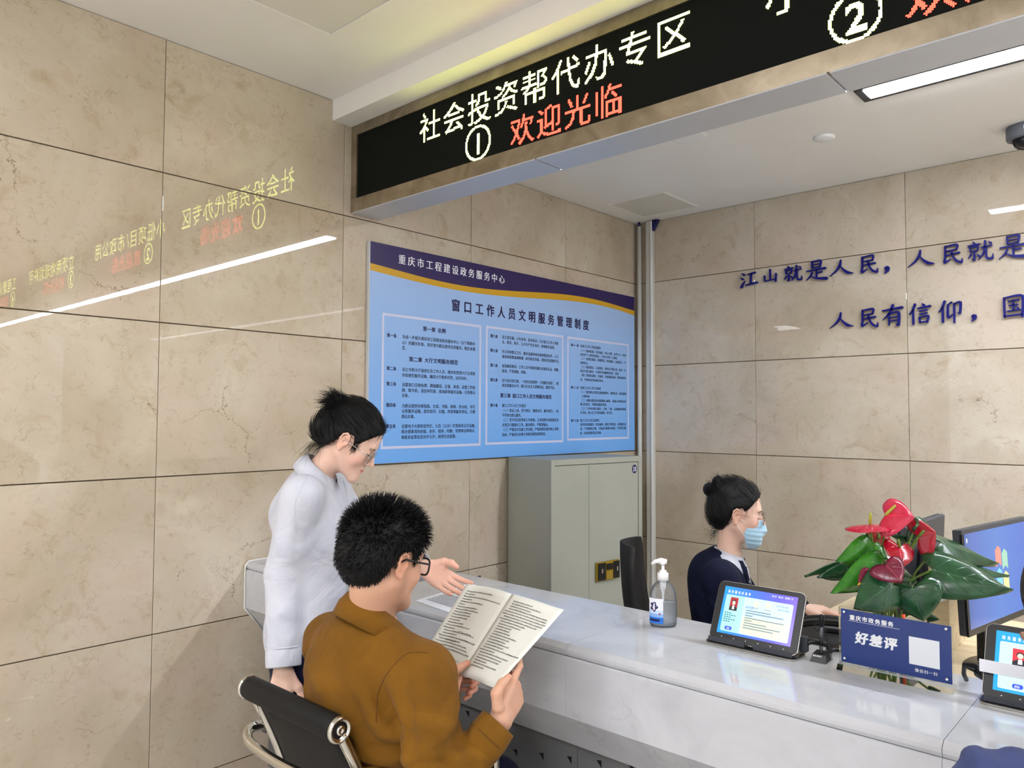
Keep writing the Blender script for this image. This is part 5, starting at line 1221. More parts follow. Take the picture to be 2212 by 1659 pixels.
coil(smooth_path([fx @ Vector((.12, -.05, .06)), fx @ Vector((.15, -.09, .05)), fx @ Vector((.14, -.14, .03)), fx @ Vector((.11, -.16, .02)), fx @ Vector((.05, -.13, .012))]), .005, 40, .0012, 'coiled_cord', r)

# ================================================================== PLANT
pc = at(1915, 1345, 2.13); pc[2] = ZD
pl_ = root('potted_anthurium', tuple(pc), 'anthurium with red flowers and large dark green leaves in a pot behind the desk sign', 'plant')
T = Matrix.Translation(pc)
P(MB().lathe([(.055, .0005), (.060, .004), (.078, .125), (.083, .127), (.083, .142), (.078, .142), (.074, .125), (.02, .124)], 'pot_dark', 36, T), 'pot', pl_)
P(MB().lathe([(.074, .122), (.04, .128), (.001, .130)], 'soil', 24, T, cap=False), 'soil', pl_)
crown = pc + Z_ * .13
def leafmesh(B, Tip, width, roll, m_, name, lobes=.22, cup=.15, droop=.12, side=None, nlen=14, nw=8, notch=.5, wave=0.0):
    B = np.array(B, float); Tip = np.array(Tip, float); L = np.linalg.norm(Tip - B); t = (Tip - B) / L
    view = nrm(CAM - (B + Tip) / 2) ; s0 = nrm(np.cross(t, view)); n0 = np.cross(s0, t)
    s1 = math.cos(roll) * s0 + math.sin(roll) * n0; n1 = np.cross(s1, t)
    if n1[2] < 0 and abs(roll) < .01: pass
    v = []; uv = []; f = []
    def halfw(u): # u -0.22..1
        if u < 0: return 0.0
        return (math.sin(math.pi * min(1, u * 1.0) ** .62) ** .8) * (1 - .25 * u) if u < 1 else 0
    for i in range(nlen + 1):
        u = i / nlen
        w_ = width * .5 * halfw(min(.999, .03 + .97 * u)) * 1.15
        for j in range(-nw // 2, nw // 2 + 1):
            q = j / (nw / 2); a = abs(q)
            back = -lobes * L * (a ** 1.2) * max(0, 1 - u * 2.4) * (1 - .25 * a ** 4)
            x = u * L + back; y = q * (w_ + (width * .16 * a) * max(0, 1 - u * 2.6))
            z = -cup * width * (a ** 1.6) * 1.0 * (1 if cup > 0 else 1) - droop * L * (u ** 2) + wave * L * math.sin(u * 7 + q * 2) * a
            v.append(B + t * x + s1 * y + n1 * z); uv.append((q * .5, u, 0))
    K = nw + 1
    for i in range(nlen):
        for j in range(nw): f.append((i*K+j, (i+1)*K+j, (i+1)*K+j+1, i*K+j+1))
    o = P(MB().add(v, f, m_, True), name, pl_); setuv(o, uv)
    md = o.modifiers.new('s', 'SOLIDIFY'); md.thickness = .0009; md.offset = 0
    return B
def stem(a, b, r_=.003, m_='stem_green', bow=.03):
    a = np.array(a, float); b = np.array(b, float); c = (a + b) / 2 + np.array((0, 0, 1)) * bow * .5 + nrm(b - a) * 0 + np.array(((b - a)[0], (b - a)[1], 0)) * -.15
    P(MB().tube(smooth_path([a, c, b], 7), [r_ * 1.15] * 3 + [r_] * 12, m_, 8), 'stem', pl_)
LV = [  # base px,py,d ; tip px,py,d ; width, roll, material, cup, lobes
 (2013,1231,1.98, 2191,1272,1.92, .098, .45, 'leaf_dark', .14, .16, .02), (2034,1172,2.08, 2163,1211,2.10, .075, .9, 'leaf_dark', .2, .18, .06), (2100,1226,2.06, 2182,1241,2.08, .035, 1.0, 'leaf_dark', .2, .1, .02),
 (1927,1262,1.96, 1853,1314,1.92, .088, .25, 'leaf_dark', .12, .30, .05), (1972,1268,1.95, 1994,1342,1.92, .100, -.1, 'leaf_dark', .12, .26, .04),
 (1884,1190,2.06, 1822,1218,2.02, .070, .6, 'leaf_bright', .2, .25, .1), (1912,1220,2.02, 1813,1284,1.96, .070, .45, 'leaf_bright', .2, .12, .1), (1884,1190,2.06, 1920,1206,2.04, .055, .5, 'leaf_bright', .15, .2, .1),
 (1838,1224,2.20, 1737,1243,2.22, .042, .95, 'leaf_dark', .15, .05, -.06), (1832,1236,2.18, 1768,1251,2.18, .045, .7, 'leaf_dark', .15, .1, .04),
 (1956,1172,2.10, 1919,1153,2.10, .022, .8, 'leaf_dark', .3, .1, -.1), (1981,1132,2.05, 2022,1150,2.05, .035, .3, 'leaf_dark', .2, .15, .08), (1984,1150,2.08, 1962,1172,2.08, .040, .5, 'leaf_dark', .2, .2, .1),
 (1952,1252,2.02, 1972,1274,2.00, .030, .6, 'leaf_dark', .3, .15, .1), (1940,1308,2.02, 1870,1312,2.0, .060, .9, 'leaf_dark', .2, .2, .02), (1955,1240,2.10, 1985,1256,2.12, .05, .8, 'leaf_dark', .2, .2, .02), (2004,1332,2.0, 2027,1336,1.98, .018, .5, 'leaf_dark', .2, .1, .1), (1898,1240,2.12, 1872,1232,2.14, .05, .6, 'leaf_dark', .2, .2, .05)]
for i, (a, b, d, a2, b2, d2, w_, ro, m_, cu, lo, dr_) in enumerate(LV):
    B = leafmesh(at(a, b, d), at(a2, b2, d2), w_ * 1.12, ro, m_, 'leaf', lo, cu, dr_, wave=.012)
    stem(crown + np.array((random.uniform(-.03, .03), random.uniform(-.03, .03), 0)), B, .0028, bow=.05)
FLW = [ # spathe base, tip, width, roll, mat, spadix end px, stem to crown via
 (1912,1113,2.03, 1972,1114,1.98, .100, .55, 'spathe_red', (1935, 1091), .30, 'spadix', .62), (1879,1133,2.05, 1913,1140,1.98, .10, 1.25, 'spathe_red', (1881, 1108), .9, 'spadix', 0),
 (1984,1160,2.04, 2020,1148,2.02, .092, .15, 'spathe_deep', (1996, 1146), .5, 'stem_green', 0), (1944,1182,2.02, 1951,1222,1.98, .068, .55, 'spathe_deep', (1940, 1165), .55, 'stem_green', 0),
 (1912,1218,1.96, 1948,1256,1.92, .078, .4, 'spathe_dark', (1912, 1210), .25, 'stem_brown', 0), (1886,1250,1.98, 1860,1284,1.95, .060, .5, 'spathe_dark', (1853, 1263), .3, 'spadix_gold', 0), (1900,1150,2.12, 1884,1186,2.10, .060, .3, 'spathe_old', (1898, 1165), .3, 'stem_green', 0)]
for (a, b, d, a2, b2, d2, w_, ro, m_, sp_, lo, sm_, _) in FLW:
    B = leafmesh(at(a, b, d), at(a2, b2, d2), w_, ro, m_, 'spathe', lo, .10, .02, wave=.02)
    e = at(sp_[0], sp_[1], d - .015); 
    P(MB().tube([B, B + (e - B) * .15, B + (e - B) * .9, e], [.002, .0042, .0034, .0012], sm_, 10), 'spadix', pl_)
    stem(crown + np.array((random.uniform(-.02, .02), random.uniform(-.02, .02), 0)), B, .0026, 'stem_green' if d < 2.07 else 'stem_brown', bow=.03)
r = root('plastic_clip', (2.44, -2.60, ZT), 'small orange plastic clip behind the blue desk sign', 'clip')
c = hit(1951, 1331, 1, -2.60); P(MB().tube([(c[0], c[1], ZT + .001), (c[0] + .001, c[1], c[2] + .004)], .004, 'orange_plastic', 8), 'peg', r)

# ================================================================== CHAIRS
def office_chair(c, face, label, dark='black_matte', zt_=1.0, w_=.44):
    f_ = nrm((face[0], face[1], 0)); s_ = np.array((f_[1], -f_[0], 0)); r = root('office_chair', (c[0], c[1], 0), label, 'chair'); c = np.array((c[0], c[1], 0.0)); fx = frame(c, s_, f_, Z_)
    P(MB().box((-.24, -.22, .44), (.24, .24, .50), dark, .02, fx), 'seat', r)
    v = []; fcs = []; n = 12; mrows = 10
    for k in (0, 1):
        for i in range(mrows + 1):
            u = i / mrows; z = .56 + (zt_ - .56) * u; hw = w_ / 2 * (1 - .22 * u) * (1 if u < .85 else math.sqrt(max(.05, 1 - ((u - .85) / .15) ** 2 * .55)))
            for j in range(n + 1):
                q = j / n * 2 - 1; x = q * hw; y = -.24 - .07 * u + .05 * q * q + (.02 if k else 0) - .02 * math.sin(u * 3)
                v.append(fx @ Vector((x, y, z)))
    K = n + 1; S_ = (mrows + 1) * K
    for i in range(mrows):
        for j in range(n): fcs += [(i*K+j, i*K+j+1, (i+1)*K+j+1, (i+1)*K+j), (S_+i*K+j, S_+(i+1)*K+j, S_+(i+1)*K+j+1, S_+i*K+j+1)]
    for i in range(mrows): fcs += [(i*K, (i+1)*K, S_+(i+1)*K, S_+i*K), (i*K+n, S_+i*K+n, S_+(i+1)*K+n, (i+1)*K+n)]
    for j in range(n): fcs += [(j, S_+j, S_+j+1, j+1), (mrows*K+j, mrows*K+j+1, S_+mrows*K+j+1, S_+mrows*K+j)]
    P(MB().add(v, fcs, dark, True), 'backrest', r)
    P(MB().tube([fx @ Vector((0, -.20, .46)), fx @ Vector((0, -.30, .50)), fx @ Vector((0, -.30, .70))], .02, 'black_plastic', 8), 'back_bracket', r)
    P(MB().tube([fx @ Vector((0, 0, .08)), fx @ Vector((0, 0, .44))], .028, 'black_plastic', 12), 'gas_column', r)
    for k in range(5):
        a = 2 * math.pi * k / 5 + .3; e = Vector((.28 * math.cos(a), .28 * math.sin(a), .06))
        P(MB().tube([fx @ Vector((0, 0, .09)), fx @ e], [.022, .016], 'black_plastic', 8).lathe([(.026, -.011), (.026, .011)], 'black_plastic', 14, fx @ Matrix.Translation((e[0], e[1], .0265)) @ Matrix.Rotation(R(90), 4, 'X')), 'leg', r)
    return r
office_chair((1.60, -2.02), (.885, .465), 'black high-backed office chair behind the masked clerk', zt_=1.045, w_=.48)
office_chair((.55, -1.76), (.2, 1), 'dark office chair whose top just shows over the counter left of the cabinet', 'navy_blue', zt_=.752)

# the visitor's chair: chrome frame, black sling
vc = root('chrome_chair', (1.375, -3.40, 0), 'chrome framed black sling chair under the man in the mustard shirt', 'chair')
zc = .828; yc = -3.617; xl, xr = 1.172, 1.572
bar0 = np.array((xl, yc, zc)); bar1 = np.array((xr, yc, zc))
P(MB().tube([bar0 + (.008, 0, 0), bar0 + (.02, 0, 0), bar1 - (.02, 0, 0), bar1 - (.008, 0, 0)], [.027, .029, .029, .027], 'mesh_black', 20), 'top_roll', vc)
for s_, b in ((-1, bar0), (1, bar1)):
    X_ = frame(b + np.array((s_ * -.008, 0, 0)), (0, 1, 0), (0, 0, 1) if s_ > 0 else (0, 0, -1), (s_, 0, 0))
    P(MB().lathe([(.001, .0), (.029, .0), (.0305, .004), (.029, .010), (.024, .0125), (.022, .010), (.019, .008)], 'chrome', 28, X_, cap=False).lathe([(.019, .008), (.014, .0085), (.001, .0085)], 'black_plastic', 24, X_, cap=False).lathe([(.011, .0086), (.011, .0125), (.004, .0135), (.003, .011), (.001, .011)], 'chrome', 20, X_, cap=False), 'end_cap', vc)
def backpt(x, t): # t 0 top -> 1 seat rear
    return np.array((x, yc + .012 + .13 * t + .02 * math.sin(t * 3), zc - .02 - .36 * t))
v = []; f = []; n = 16
for k in (0, 1):
    for i in range(n + 1):
        for x in np.linspace(xl + .018, xr - .018, 9):
            p = backpt(x, i / n); q = (x - (xl + xr) / 2) / .2; p = p + np.array((0, (.006 if k else 0) - .014 * (1 - q * q), 0)); v.append(p)
K = 9; S_ = (n + 1) * K
for i in range(n):
    for j in range(8): f += [(i*K+j, i*K+j+1, (i+1)*K+j+1, (i+1)*K+j), (S_+i*K+j, S_+(i+1)*K+j, S_+(i+1)*K+j+1, S_+i*K+j+1)]
for i in range(n): f += [(i*K, (i+1)*K, S_+(i+1)*K, S_+i*K), (i*K+8, S_+i*K+8, S_+(i+1)*K+8, (i+1)*K+8)]
P(MB().add(v, f, 'mesh_black', True), 'back_sling', vc)
P(MB().box((xl + .018, -3.47, .435), (xr - .018, -3.06, .447), 'mesh_black', .004), 'seat_sling', vc)
for x in (xl + .008, xr - .008):
    pts = [backpt(x, t) + np.array((0, -.002, 0)) for t in np.linspace(-.02, 1, 9)] + [np.array((x, -3.42, .437)), np.array((x, -3.25, .44)), np.array((x, -3.06, .45))]
    P(MB().tube(smooth_path(pts, 3), .0125, 'chrome', 12), 'side_rail', vc)
za = .690
hl = [(-.012, -3.16, .64), (-.014, -3.34, .67), (-.010, -3.50, .705), (.000, -3.585, .722), (.014, -3.622, .722), (.050, -3.640, .712), (.12, -3.645, .708)]
loop = smooth_path([(xl + a, b, c) for a, b, c in hl] + [((xl + xr) / 2, -3.647, .707)] + [(xr - a, b, c) for a, b, c in hl[::-1]], 6)
P(MB().tube(loop, .0125, 'chrome', 12), 'arm_loop', vc)
for s_, x in ((-1, xl), (1, xr)):
    P(MB().tube(smooth_path([(x + s_ * .010, -3.16, .66), (x + s_ * .008, -3.13, .63), (x + s_ * .0, -3.12, .5), (x - s_ * .004, -3.13, .45)], 5), .011, 'chrome', 10), 'arm_upright', vc)
    P(MB().tube([backpt(x, .30) + np.array((s_ * .004, -.012, 0)), np.array((x - s_ * .006, -3.604, .735))], .0085, 'steel_thin', 8), 'bracket', vc)
P(MB().tube([(1.372, -3.26, .07), (1.372, -3.26, .43)], .022, 'chrome', 14), 'column', vc)
for k in range(5):
    a = 2 * math.pi * k / 5 + .5; e = np.array((1.372 + .29 * math.cos(a), -3.26 + .29 * math.sin(a), .055))
    P(MB().tube([(1.372, -3.26, .085), e], [.02, .014], 'chrome', 8).lathe([(.024, -.010), (.024, .010)], 'black_plastic', 14, Matrix.Translation((e[0], e[1], .0245)) @ Matrix.Rotation(R(90), 4, 'X')), 'leg', vc)
# ================================================================== THE OPEN BOOKLET
bk = {k: np.array(v) for k, v in dict(sb=(1.580,-3.258,.862), st=(1.601,-3.088,1.041), rt=(1.804,-3.119,1.039), rb=(1.756,-3.317,.886), lt=(1.396,-3.057,1.033), lb=(1.381,-3.222,.851)).items()}
r = root('open_booklet', tuple((bk['sb'] + bk['st']) / 2), 'open printed booklet held in both hands by the seated man', 'book')
def page(o0, o1, e0, e1, name, sgn):
    n = nrm(np.cross(o1 - o0, e0 - o0)) 
    if n @ (CAM - o0) < 0: n = -n
    v = []; f = []; K = 12
    def pos(u, w_, lift=0):   # u spine->edge, w bottom->top
        p = (o0 * (1 - w_) + o1 * w_) * (1 - u) + (e0 * (1 - w_) + e1 * w_) * u
        return p + n * (.010 * math.sin(math.pi * min(1, u * 1.25)) * (1 - .3 * u) * (1.0 if sgn < 0 else .45) + lift)
    for i in range(K + 1):
        for j in range(K + 1): v.append(pos(i / K, j / K))
    for i in range(K):
        for j in range(K): f.append((i*(K+1)+j, (i+1)*(K+1)+j, (i+1)*(K+1)+j+1, i*(K+1)+j+1))
    o = P(MB().add(v, f, 'paper', True), name, r); md = o.modifiers.new('t', 'SOLIDIFY'); md.thickness = .0016; md.offset = -1 if False else 0
    return pos
pL = page(bk['sb'], bk['st'], bk['lb'], bk['lt'], 'left_page', -1); pR = page(bk['sb'], bk['st'], bk['rb'], bk['rt'], 'right_page', 1)
m = MB(); random.seed(3)
def pline(pos, u0, u1, w_, h_, mm, left):
    u = u0
    while u < u1:
        du = .020 + .004 * random.random()
        a, b = (1 - u, 1 - u - du * .78) if left else (u, u + du * .78)
        for (c0, c1, d0, d1) in ((a, b, 0, .32), (a, (a + b) / 2, .45, .75) if random.random() < .6 else (a, b, .5, .8)):
            m.add([pos(c0, w_ + h_ * d0, .0022), pos(c1, w_ + h_ * d0, .0022), pos(c1, w_ + h_ * d1, .0022), pos(c0, w_ + h_ * d1, .0022)], [(0, 1, 2, 3)], mm)
        u += du
LN = [(.10,.72),(.10,.36),(.10,.92),(.10,.36),(.10,.64),(.10,.24),(.10,.58),(.10,.66),(.10,.52),(.10,.55),(.10,.52),(.10,.38),(.10,.50),(.10,.68),(.08,.36),(.13,.86),(.13,.50),(.08,.92),(.13,.66),(.08,.84),(.13,.88),(.08,.95),(.13,.60),(.08,.55)]
for i, (a, b) in enumerate(LN): pline(pL, a, b, .905 - .034 * i, .017, 'print_grey' if i != 14 else 'hole_black', True)
LN = [(.14,.52),(.14,.70),(.14,.56),(.14,.90),(.08,.93),(.08,.95),(.14,.93),(.08,.86),(.14,.66),(.14,.62),(.14,.46),(.14,.46),(.14,.50),(.14,.68),(.14,.58),(.14,.54),(.14,.66),(.14,.58),(.14,.96),(.08,.46),(.14,.80),(.14,.72),(.14,.70),(.14,.46),(.14,.72),(.14,.48)]
for i, (a, b) in enumerate(LN): pline(pR, a, b, .915 - .0315 * i, .016, 'print_grey', False)
P(m, 'printed_lines', r)['kind'] = 'stuff'
m = MB()
for (a, w_, n_) in ((.50, .405, 12), (.62, .330, 8), (.30, .285, 12), (.02, .22, 6), (.70, .10, 7), (.35, .055, 8), (.70, .075, 7)):
    for i in range(n_):
        u = 1 - a - .024 * i
        if u < .04: break
        m.tube([pL(u, w_ + .012 * random.random(), .002), pL(u - .008, w_ + .018 * random.random(), .002), pL(u - .015, w_ - .004 + .012 * random.random(), .002)], .0004, 'print_grey', 4)
P(m, 'handwriting', r)['kind'] = 'stuff'

# ================================================================== SEATED MAN
mn = root('person', (1.42, -3.38, 0), 'seated man in a mustard shirt and black glasses reading an open booklet', 'person')
HM = np.array((1.512, -3.452, 1.172)); MM = head_mat(HM, (.06, 1.0), -14); NBm = np.array((1.465, -3.452, 1.010))
Lsh, Rsh = np.array((1.262, -3.435, .922)), np.array((1.662, -3.445, .925))
Lel, Lwr = np.array((1.262, -3.245, .725)), at(968, 1516, 1.90)
Rel, Rwr = np.array((1.735, -3.480, .668)), at(1082, 1556, 1.745)
parts = [head_mesh(MM, NBm, False, nr=(.053, .056))]
LH = hand_mesh
def twl(wrist, dY, nZ, right, pts):
    dY = nrm(dY); nZ = nrm(np.array(nZ) - dY * (np.array(nZ) @ dY)); dX = np.cross(dY, nZ); sg_ = 1 if right else -1
    return [(sg_ * float((p - wrist) @ dX), float((p - wrist) @ dY), float((p - wrist) @ nZ)) for p in pts]
dYl = at(988, 1466, 1.975) - Lwr; nZl = CR + CF * .15
parts.append(hand_mesh(Lwr, dYl, nZl, False, [(66, 88, 40), (70, 88, 45), (74, 86, 45), (78, 84, 45)], (.03, 0, -.03, -.06), twl(Lwr, dYl, nZl, False, [at(968, 1488, 1.885), at(972, 1460, 1.895), at(990, 1443, 1.915), at(1011, 1431, 1.935)]), .98, SKM, Lel))
dYr = at(1112, 1500, 1.80) - Rwr; nZr = -CR * .75 + CF * .66
parts.append(hand_mesh(Rwr, dYr, nZr, True, [(4, 26, 22), (44, 62, 35), (55, 68, 40), (60, 70, 40)], (.05, 0, -.04, -.08), twl(Rwr, dYr, nZr, True, [at(1076, 1528, 1.735), at(1072, 1498, 1.735), at(1085, 1477, 1.75), at(1099, 1463, 1.765)]), 1.0, SKM, Rel))
F = Field((1.13, -3.62, .40), (1.90, -3.1, 1.06), .008)
F.ell((1.45, -3.44, .84), (.14, .09, .2), .03); F.ell((1.43, -3.42, .6), (.14, .10, .17), .05); F.cone(Lsh, Rsh, .05, .05, .04); F.cone(NBm - (0, 0, .05), NBm, .06, .055, .03)
F.chain([Lsh, Lel, Lwr], [.045, .036, .024], .02); F.chain([Rsh, Rel, Rwr], [.045, .036, .024], .02)
V, Q = F.mesh(); parts.append((V, Q, col4(len(V), SKM)))
V, Q, C = join(parts); mesh_obj('body', V, Q, 'skin', mn, {'Col': ('FLOAT_COLOR', C)})
# shirt
F = Field((1.08, -3.70, .42), (1.92, -3.08, 1.08), .0058)
F.ell((1.450, -3.450, .82), (.185, .112, .20), .03); F.ell((1.430, -3.385, .60), (.185, .118, .18), .06); F.ell((1.445, -3.490, .875), (.15, .095, .14), .05)
F.cone(Lsh + (.02, 0, .0), Rsh - (.02, 0, 0), .058, .058, .05); F.cone((1.44, -3.465, .985), Lsh + (.03, 0, .01), .045, .052, .05); F.cone((1.48, -3.465, .985), Rsh + (-.03, 0, .01), .045, .052, .05); F.cone((1.455, -3.465, .90), NBm + (.0, -.012, -.052), .10, .064, .05)
F.cone((1.40, -3.475, .93), (1.50, -3.475, .93), .072, .072, .05)
for sh, el, wr in ((Lsh, Lel, Lwr), (Rsh, Rel, Rwr)):
    F.cone(sh, el, .068, .060, .035); F.ell(el, (.062, .062, .060), .02); d = nrm(wr - el); F.cone(el, wr - d * .085, .060, .047, .02)
V, Q = F.mesh(); V = relax(V, Q, 2); N = vnormals(V, Q)
V = folds(V, N, [(Rel + (0, 0, .03), .10, Rsh - Rel, .060, .0095), (at(960, 1560, 1.68), .10, (.7, -.2, .6), .075, .0075), (at(760, 1600, 1.80), (.10, .08, .10), (.8, 0, .6), .08, .0080), (Rwr - nrm(Rwr - Rel) * .13, .06, Rwr - Rel, .040, .0045), ((1.60, -3.50, .80), (.09, .12, .16), (.6, .3, .8), .085, .0085), ((1.52, -3.57, .66), (.16, .08, .14), (.75, 0, .66), .085, .0085),
    ((1.35, -3.56, .62), (.12, .08, .16), (-.7, 0, .7), .09, .0055), ((1.30, -3.50, .85), (.08, .1, .12), (-.5, 0, .86), .07, .004), (Lel, .09, Lsh - Lel, .05, .006), ((1.45, -3.57, .88), (.14, .06, .06), (.2, 0, 1), .07, .0018), (Rsh + (.02, 0, -.09), (.06, .08, .09), (.8, .2, .5), .05, .004)])
sh_o = mesh_obj('shirt', V, Q, 'shirt_mustard', mn)
# seams found by walking over the shirt surface
from mathutils.bvhtree import BVHTree
def bvh(V, Q): return BVHTree.FromPolygons([Vector(p) for p in V], [tuple(map(int, q)) for q in Q])
bt_ = bvh(V, Q)
def onsurf(p, e=.0008, t_=None):
    l, n, i, d = (t_ or bt_).find_nearest(Vector(p)); return np.array(l) + np.array(n) * e * (1 if True else 1)
def raysurf(px, py, e=.0006, t_=None):
    d = Vector(ray(px, py)).normalized(); l, n, i, dd = (t_ or bt_).ray_cast(Vector(CAM), d)
    return None if l is None else np.array(l) - np.array(d) * e
def seam(pix, name, par, rad=.0011, m_='thread', t_=None, n=10):
    pp = smooth_path([(a, b, 0) for a, b in pix], n); pts = [raysurf(p[0], p[1], .0003, t_) for p in pp]; pts = [p for p in pts if p is not None]
    out = [pts[0]] if pts else []
    for p in pts[1:]:
        if np.linalg.norm(p - out[-1]) < .04: out.append(p)
    if len(out) > 3: P(MB().tube(out, rad, m_, 5), name, par)
seam([(637, 1404), (700, 1428), (760, 1462), (817, 1497)], 'yoke_seam', mn)
seam([(812, 1560), (816, 1500), (840, 1450), (880, 1412), (925, 1410)], 'sleeve_seam', mn)
m = MB(); collar(m, np.array((1.472, -3.464, 1.024)), (.10, .30, 1.0), (.06, 1, 0), .066, .088, .054, .060, .35, 'shirt_mustard', tip=.040); o = P(m, 'collar', mn); md = o.modifiers.new('t', 'SOLIDIFY'); md.thickness = .003
dR = nrm(Rwr - Rel); 
for wr, el in ((Rwr, Rel), (Lwr, Lel)): cuff(mn, wr, el, .0470, .0445, 'shirt_mustard', .075)
m = MB(); cpt = Rwr - dR * .048; xq = nrm(np.cross(dR, (0, 0, 1))); yq_ = np.cross(dR, xq)
m.tube([cpt + (xq * math.cos(a) + yq_ * math.sin(a)) * .0478 for a in np.linspace(0, 2 * math.pi, 28)[:-1]], .0012, 'thread', 5, close=True); P(m, 'cuff_seam', mn)
# trousers, shoes
F = Field((1.2, -3.62, 0), (1.66, -2.86, .66), .009)
F.ell((1.43, -3.42, .53), (.165, .14, .09), .03)
for x in (1.34, 1.52): F.chain([(x, -3.38, .52), (x, -3.06, .50), (x, -3.05, .12)], [.085, .070, .055], .03)
V, Q = F.mesh(); mesh_obj('trousers', relax(V, Q, 2), Q, 'pants_navy', mn)
for x in (1.34, 1.52):
    F = Field((x - .07, -3.16, -.01), (x + .07, -2.86, .15), .006); F.cone((x, -3.08, .045), (x, -2.93, .035), .044, .034, .02); F.cone((x, -3.05, .12), (x, -3.06, .05), .045, .042, .02)
    F.add(lambda X, Y, Z: (0.001 - Z + 0 * X + 0 * Y).astype(np.float32), (x - .07, -3.16, -.01), (x + .07, -2.86, .15), 0, 'i'); V, Q = F.mesh(); mesh_obj('shoe', V, Q, 'shoe_black', mn)
# hair: cap and upright tufts
ZBM = [(-.13, -.086), (-.08, -.080), (-.045, -.055), (-.028, -.012), (-.012, .026), (.022, .028), (.030, .004), (.042, .002), (.052, .040), (.078, .070), (.12, .090)]
Vh, Qh, st = hair_cap(MM, ZBM, .009, .010, False, whorl=(0, -.06, .08))
Nh = vnormals(Vh, Qh); hp = [ (xfv(MM, Vh), Qh) ]
sel = rng.choice(len(Vh), 5200); b_ = Vh[sel] - Nh[sel] * .002; nn = Nh[sel]; up_l = np.array((0, 0, 1.0))
zt_ = np.clip((b_[:, 2] - .02) / .09, 0, 1)[:, None]
dirs = nn * (.55 + .45 * zt_) + rng.normal(size=nn.shape) * .22 + np.array((0, -.28, -.55)) * (1 - zt_) + np.array((0, .25, .35)) * zt_
ln = .012 + .016 * zt_[:, 0] + .010 * rng.random(len(sel)) * zt_[:, 0]; ln *= np.where(b_[:, 2] < -.03, .6, 1)
Vs, Qs = strands(b_, dirs, ln, .0011, np.array((0, .10, -.35)) * .5)
stp = np.concatenate([st, np.repeat(rng.normal(size=(len(sel), 3)) * 2, 12, 0)])
V = np.concatenate([hp[0][0], xfv(MM, Vs)]); Q = np.concatenate([Qh, Qs + len(Vh)])
mesh_obj('hair', V, Q, 'black_hair', mn, {'strand': ('FLOAT_VECTOR', stp)})
gm = MB(); ln_ = MB(); glasses(gm, MM, 'black_plastic', .076, (.026, .020), .098, .0024, -.002, sq=3.2, tm=.0026, lens=ln_); P(gm, 'glasses', mn); P(ln_, 'lenses', mn)
m = MB()
for s_ in (-1, 1): m.tube([tuple(MM @ Vector(p)) for p in ((s_ * .014, .095, .018), (s_ * .032, .094, .024), (s_ * .048, .080, .018))], [.002, .003, .0012], 'black_hair', 6)
P(m, 'eyebrows', mn)
def lashes(M, par, r_=.0012, openeye=False):
    m = MB()
    for s_ in (-1, 1): m.tube([tuple(M @ Vector(p)) for p in ((s_ * .0185, .0815, -.004), (s_ * .025, .0862, -.0045), (s_ * .032, .0870, -.0055), (s_ * .039, .0835, -.0045), (s_ * .045, .077, -.002))], [.0005, r_, r_, r_, .0004], 'hole_black', 6)
    P(m, 'eyelashes', par)
lashes(MM, mn)

# ================================================================== STANDING WOMAN
fw = nrm((.74, .67, 0)); rw = np.array((fw[1], -fw[0], 0))
wm = root('person', (.91, -3.25, 0), 'standing woman in a white shirt with round glasses, holding out an open palm', 'person')
HW = at(757, 950, 2.40); MW = head_mat(HW, fw, -33, sc=(.95, .93, .97)); NBw = at(690, 1020, 2.40)
B = lambda f_, s_, z: np.array((.905, -3.25, 0)) + fw * f_ + rw * s_ + np.array((0, 0, z))
Rs, Ls_ = B(.005, .165, 1.285), B(.005, -.165, 1.285)
Re, Rw_ = at(612, 1240, 2.27), at(612, 1446, 2.20)
Le, Lw_ = at(812, 1215, 2.47), at(918, 1226, 2.365)
parts = [head_mesh(MW, NBw, True, smile=.0006, nr=(.043, .047))]
dY = at(1000, 1280, 2.30) - Lw_; nZ = -CF * .80 + CU * .62 + CR * .1
parts.append(hand_mesh(Lw_, dY, nZ, False, [(6, 12, 8), (4, 10, 6), (6, 12, 8), (10, 14, 10)], (.06, .0, -.05, -.11), [(.024, .020, .007), (.046, .048, .020), (.052, .076, .028), (.050, .100, .030)], .93, SKF, Le))
dY = at(606, 1500, 2.20) - Rw_; parts.append(hand_mesh(Rw_, dY, -rw + fw * .2, True, [(18, 25, 15), (22, 28, 15), (25, 30, 18), (28, 32, 18)], (.05, 0, -.04, -.08), None, .93, SKF, Re))
F = Field((.6, -3.6, .02), (1.32, -2.9, 1.42), .009)
F.ell(B(0, 0, 1.15), (.08, .13, .16), .03, 'u', np.stack([fw, rw, (0, 0, 1)], 1)); F.ell(B(-.01, 0, .85), (.10, .15, .14), .08, 'u', np.stack([fw, rw, (0, 0, 1)], 1)); F.cone(Ls_, Rs, .042, .042, .04); F.cone(B(0, 0, 1.28), NBw, .055, .048, .03)
F.chain([Rs, Re, Rw_], [.042, .033, .023], .02); F.chain([Ls_, Le, Lw_], [.042, .033, .023], .02)
for s_ in (-.085, .085): F.chain([B(-.01, s_, .80), B(0, s_, .45), B(-.02, s_ * .9, .09)], [.078, .052, .034], .03)
V, Q = F.mesh(); parts.append((V, Q, col4(len(V), SKF)))
V, Q, C = join(parts); mesh_obj('body', V, Q, 'skin', wm, {'Col': ('FLOAT_COLOR', C)})
upn0 = nrm(HW - NBw)
F = Field((.56, -3.62, .68), (1.34, -2.92, 1.42), .0058); RT = np.stack([fw, rw, (0, 0, 1)], 1)
F.ell(B(.0, 0, 1.16), (.108, .160, .165), .03, 'u', RT); F.ell(B(.045, .055, 1.135), (.066, .062, .066), .05, 'u', RT); F.ell(B(.045, -.055, 1.135), (.066, .062, .066), .05, 'u', RT)
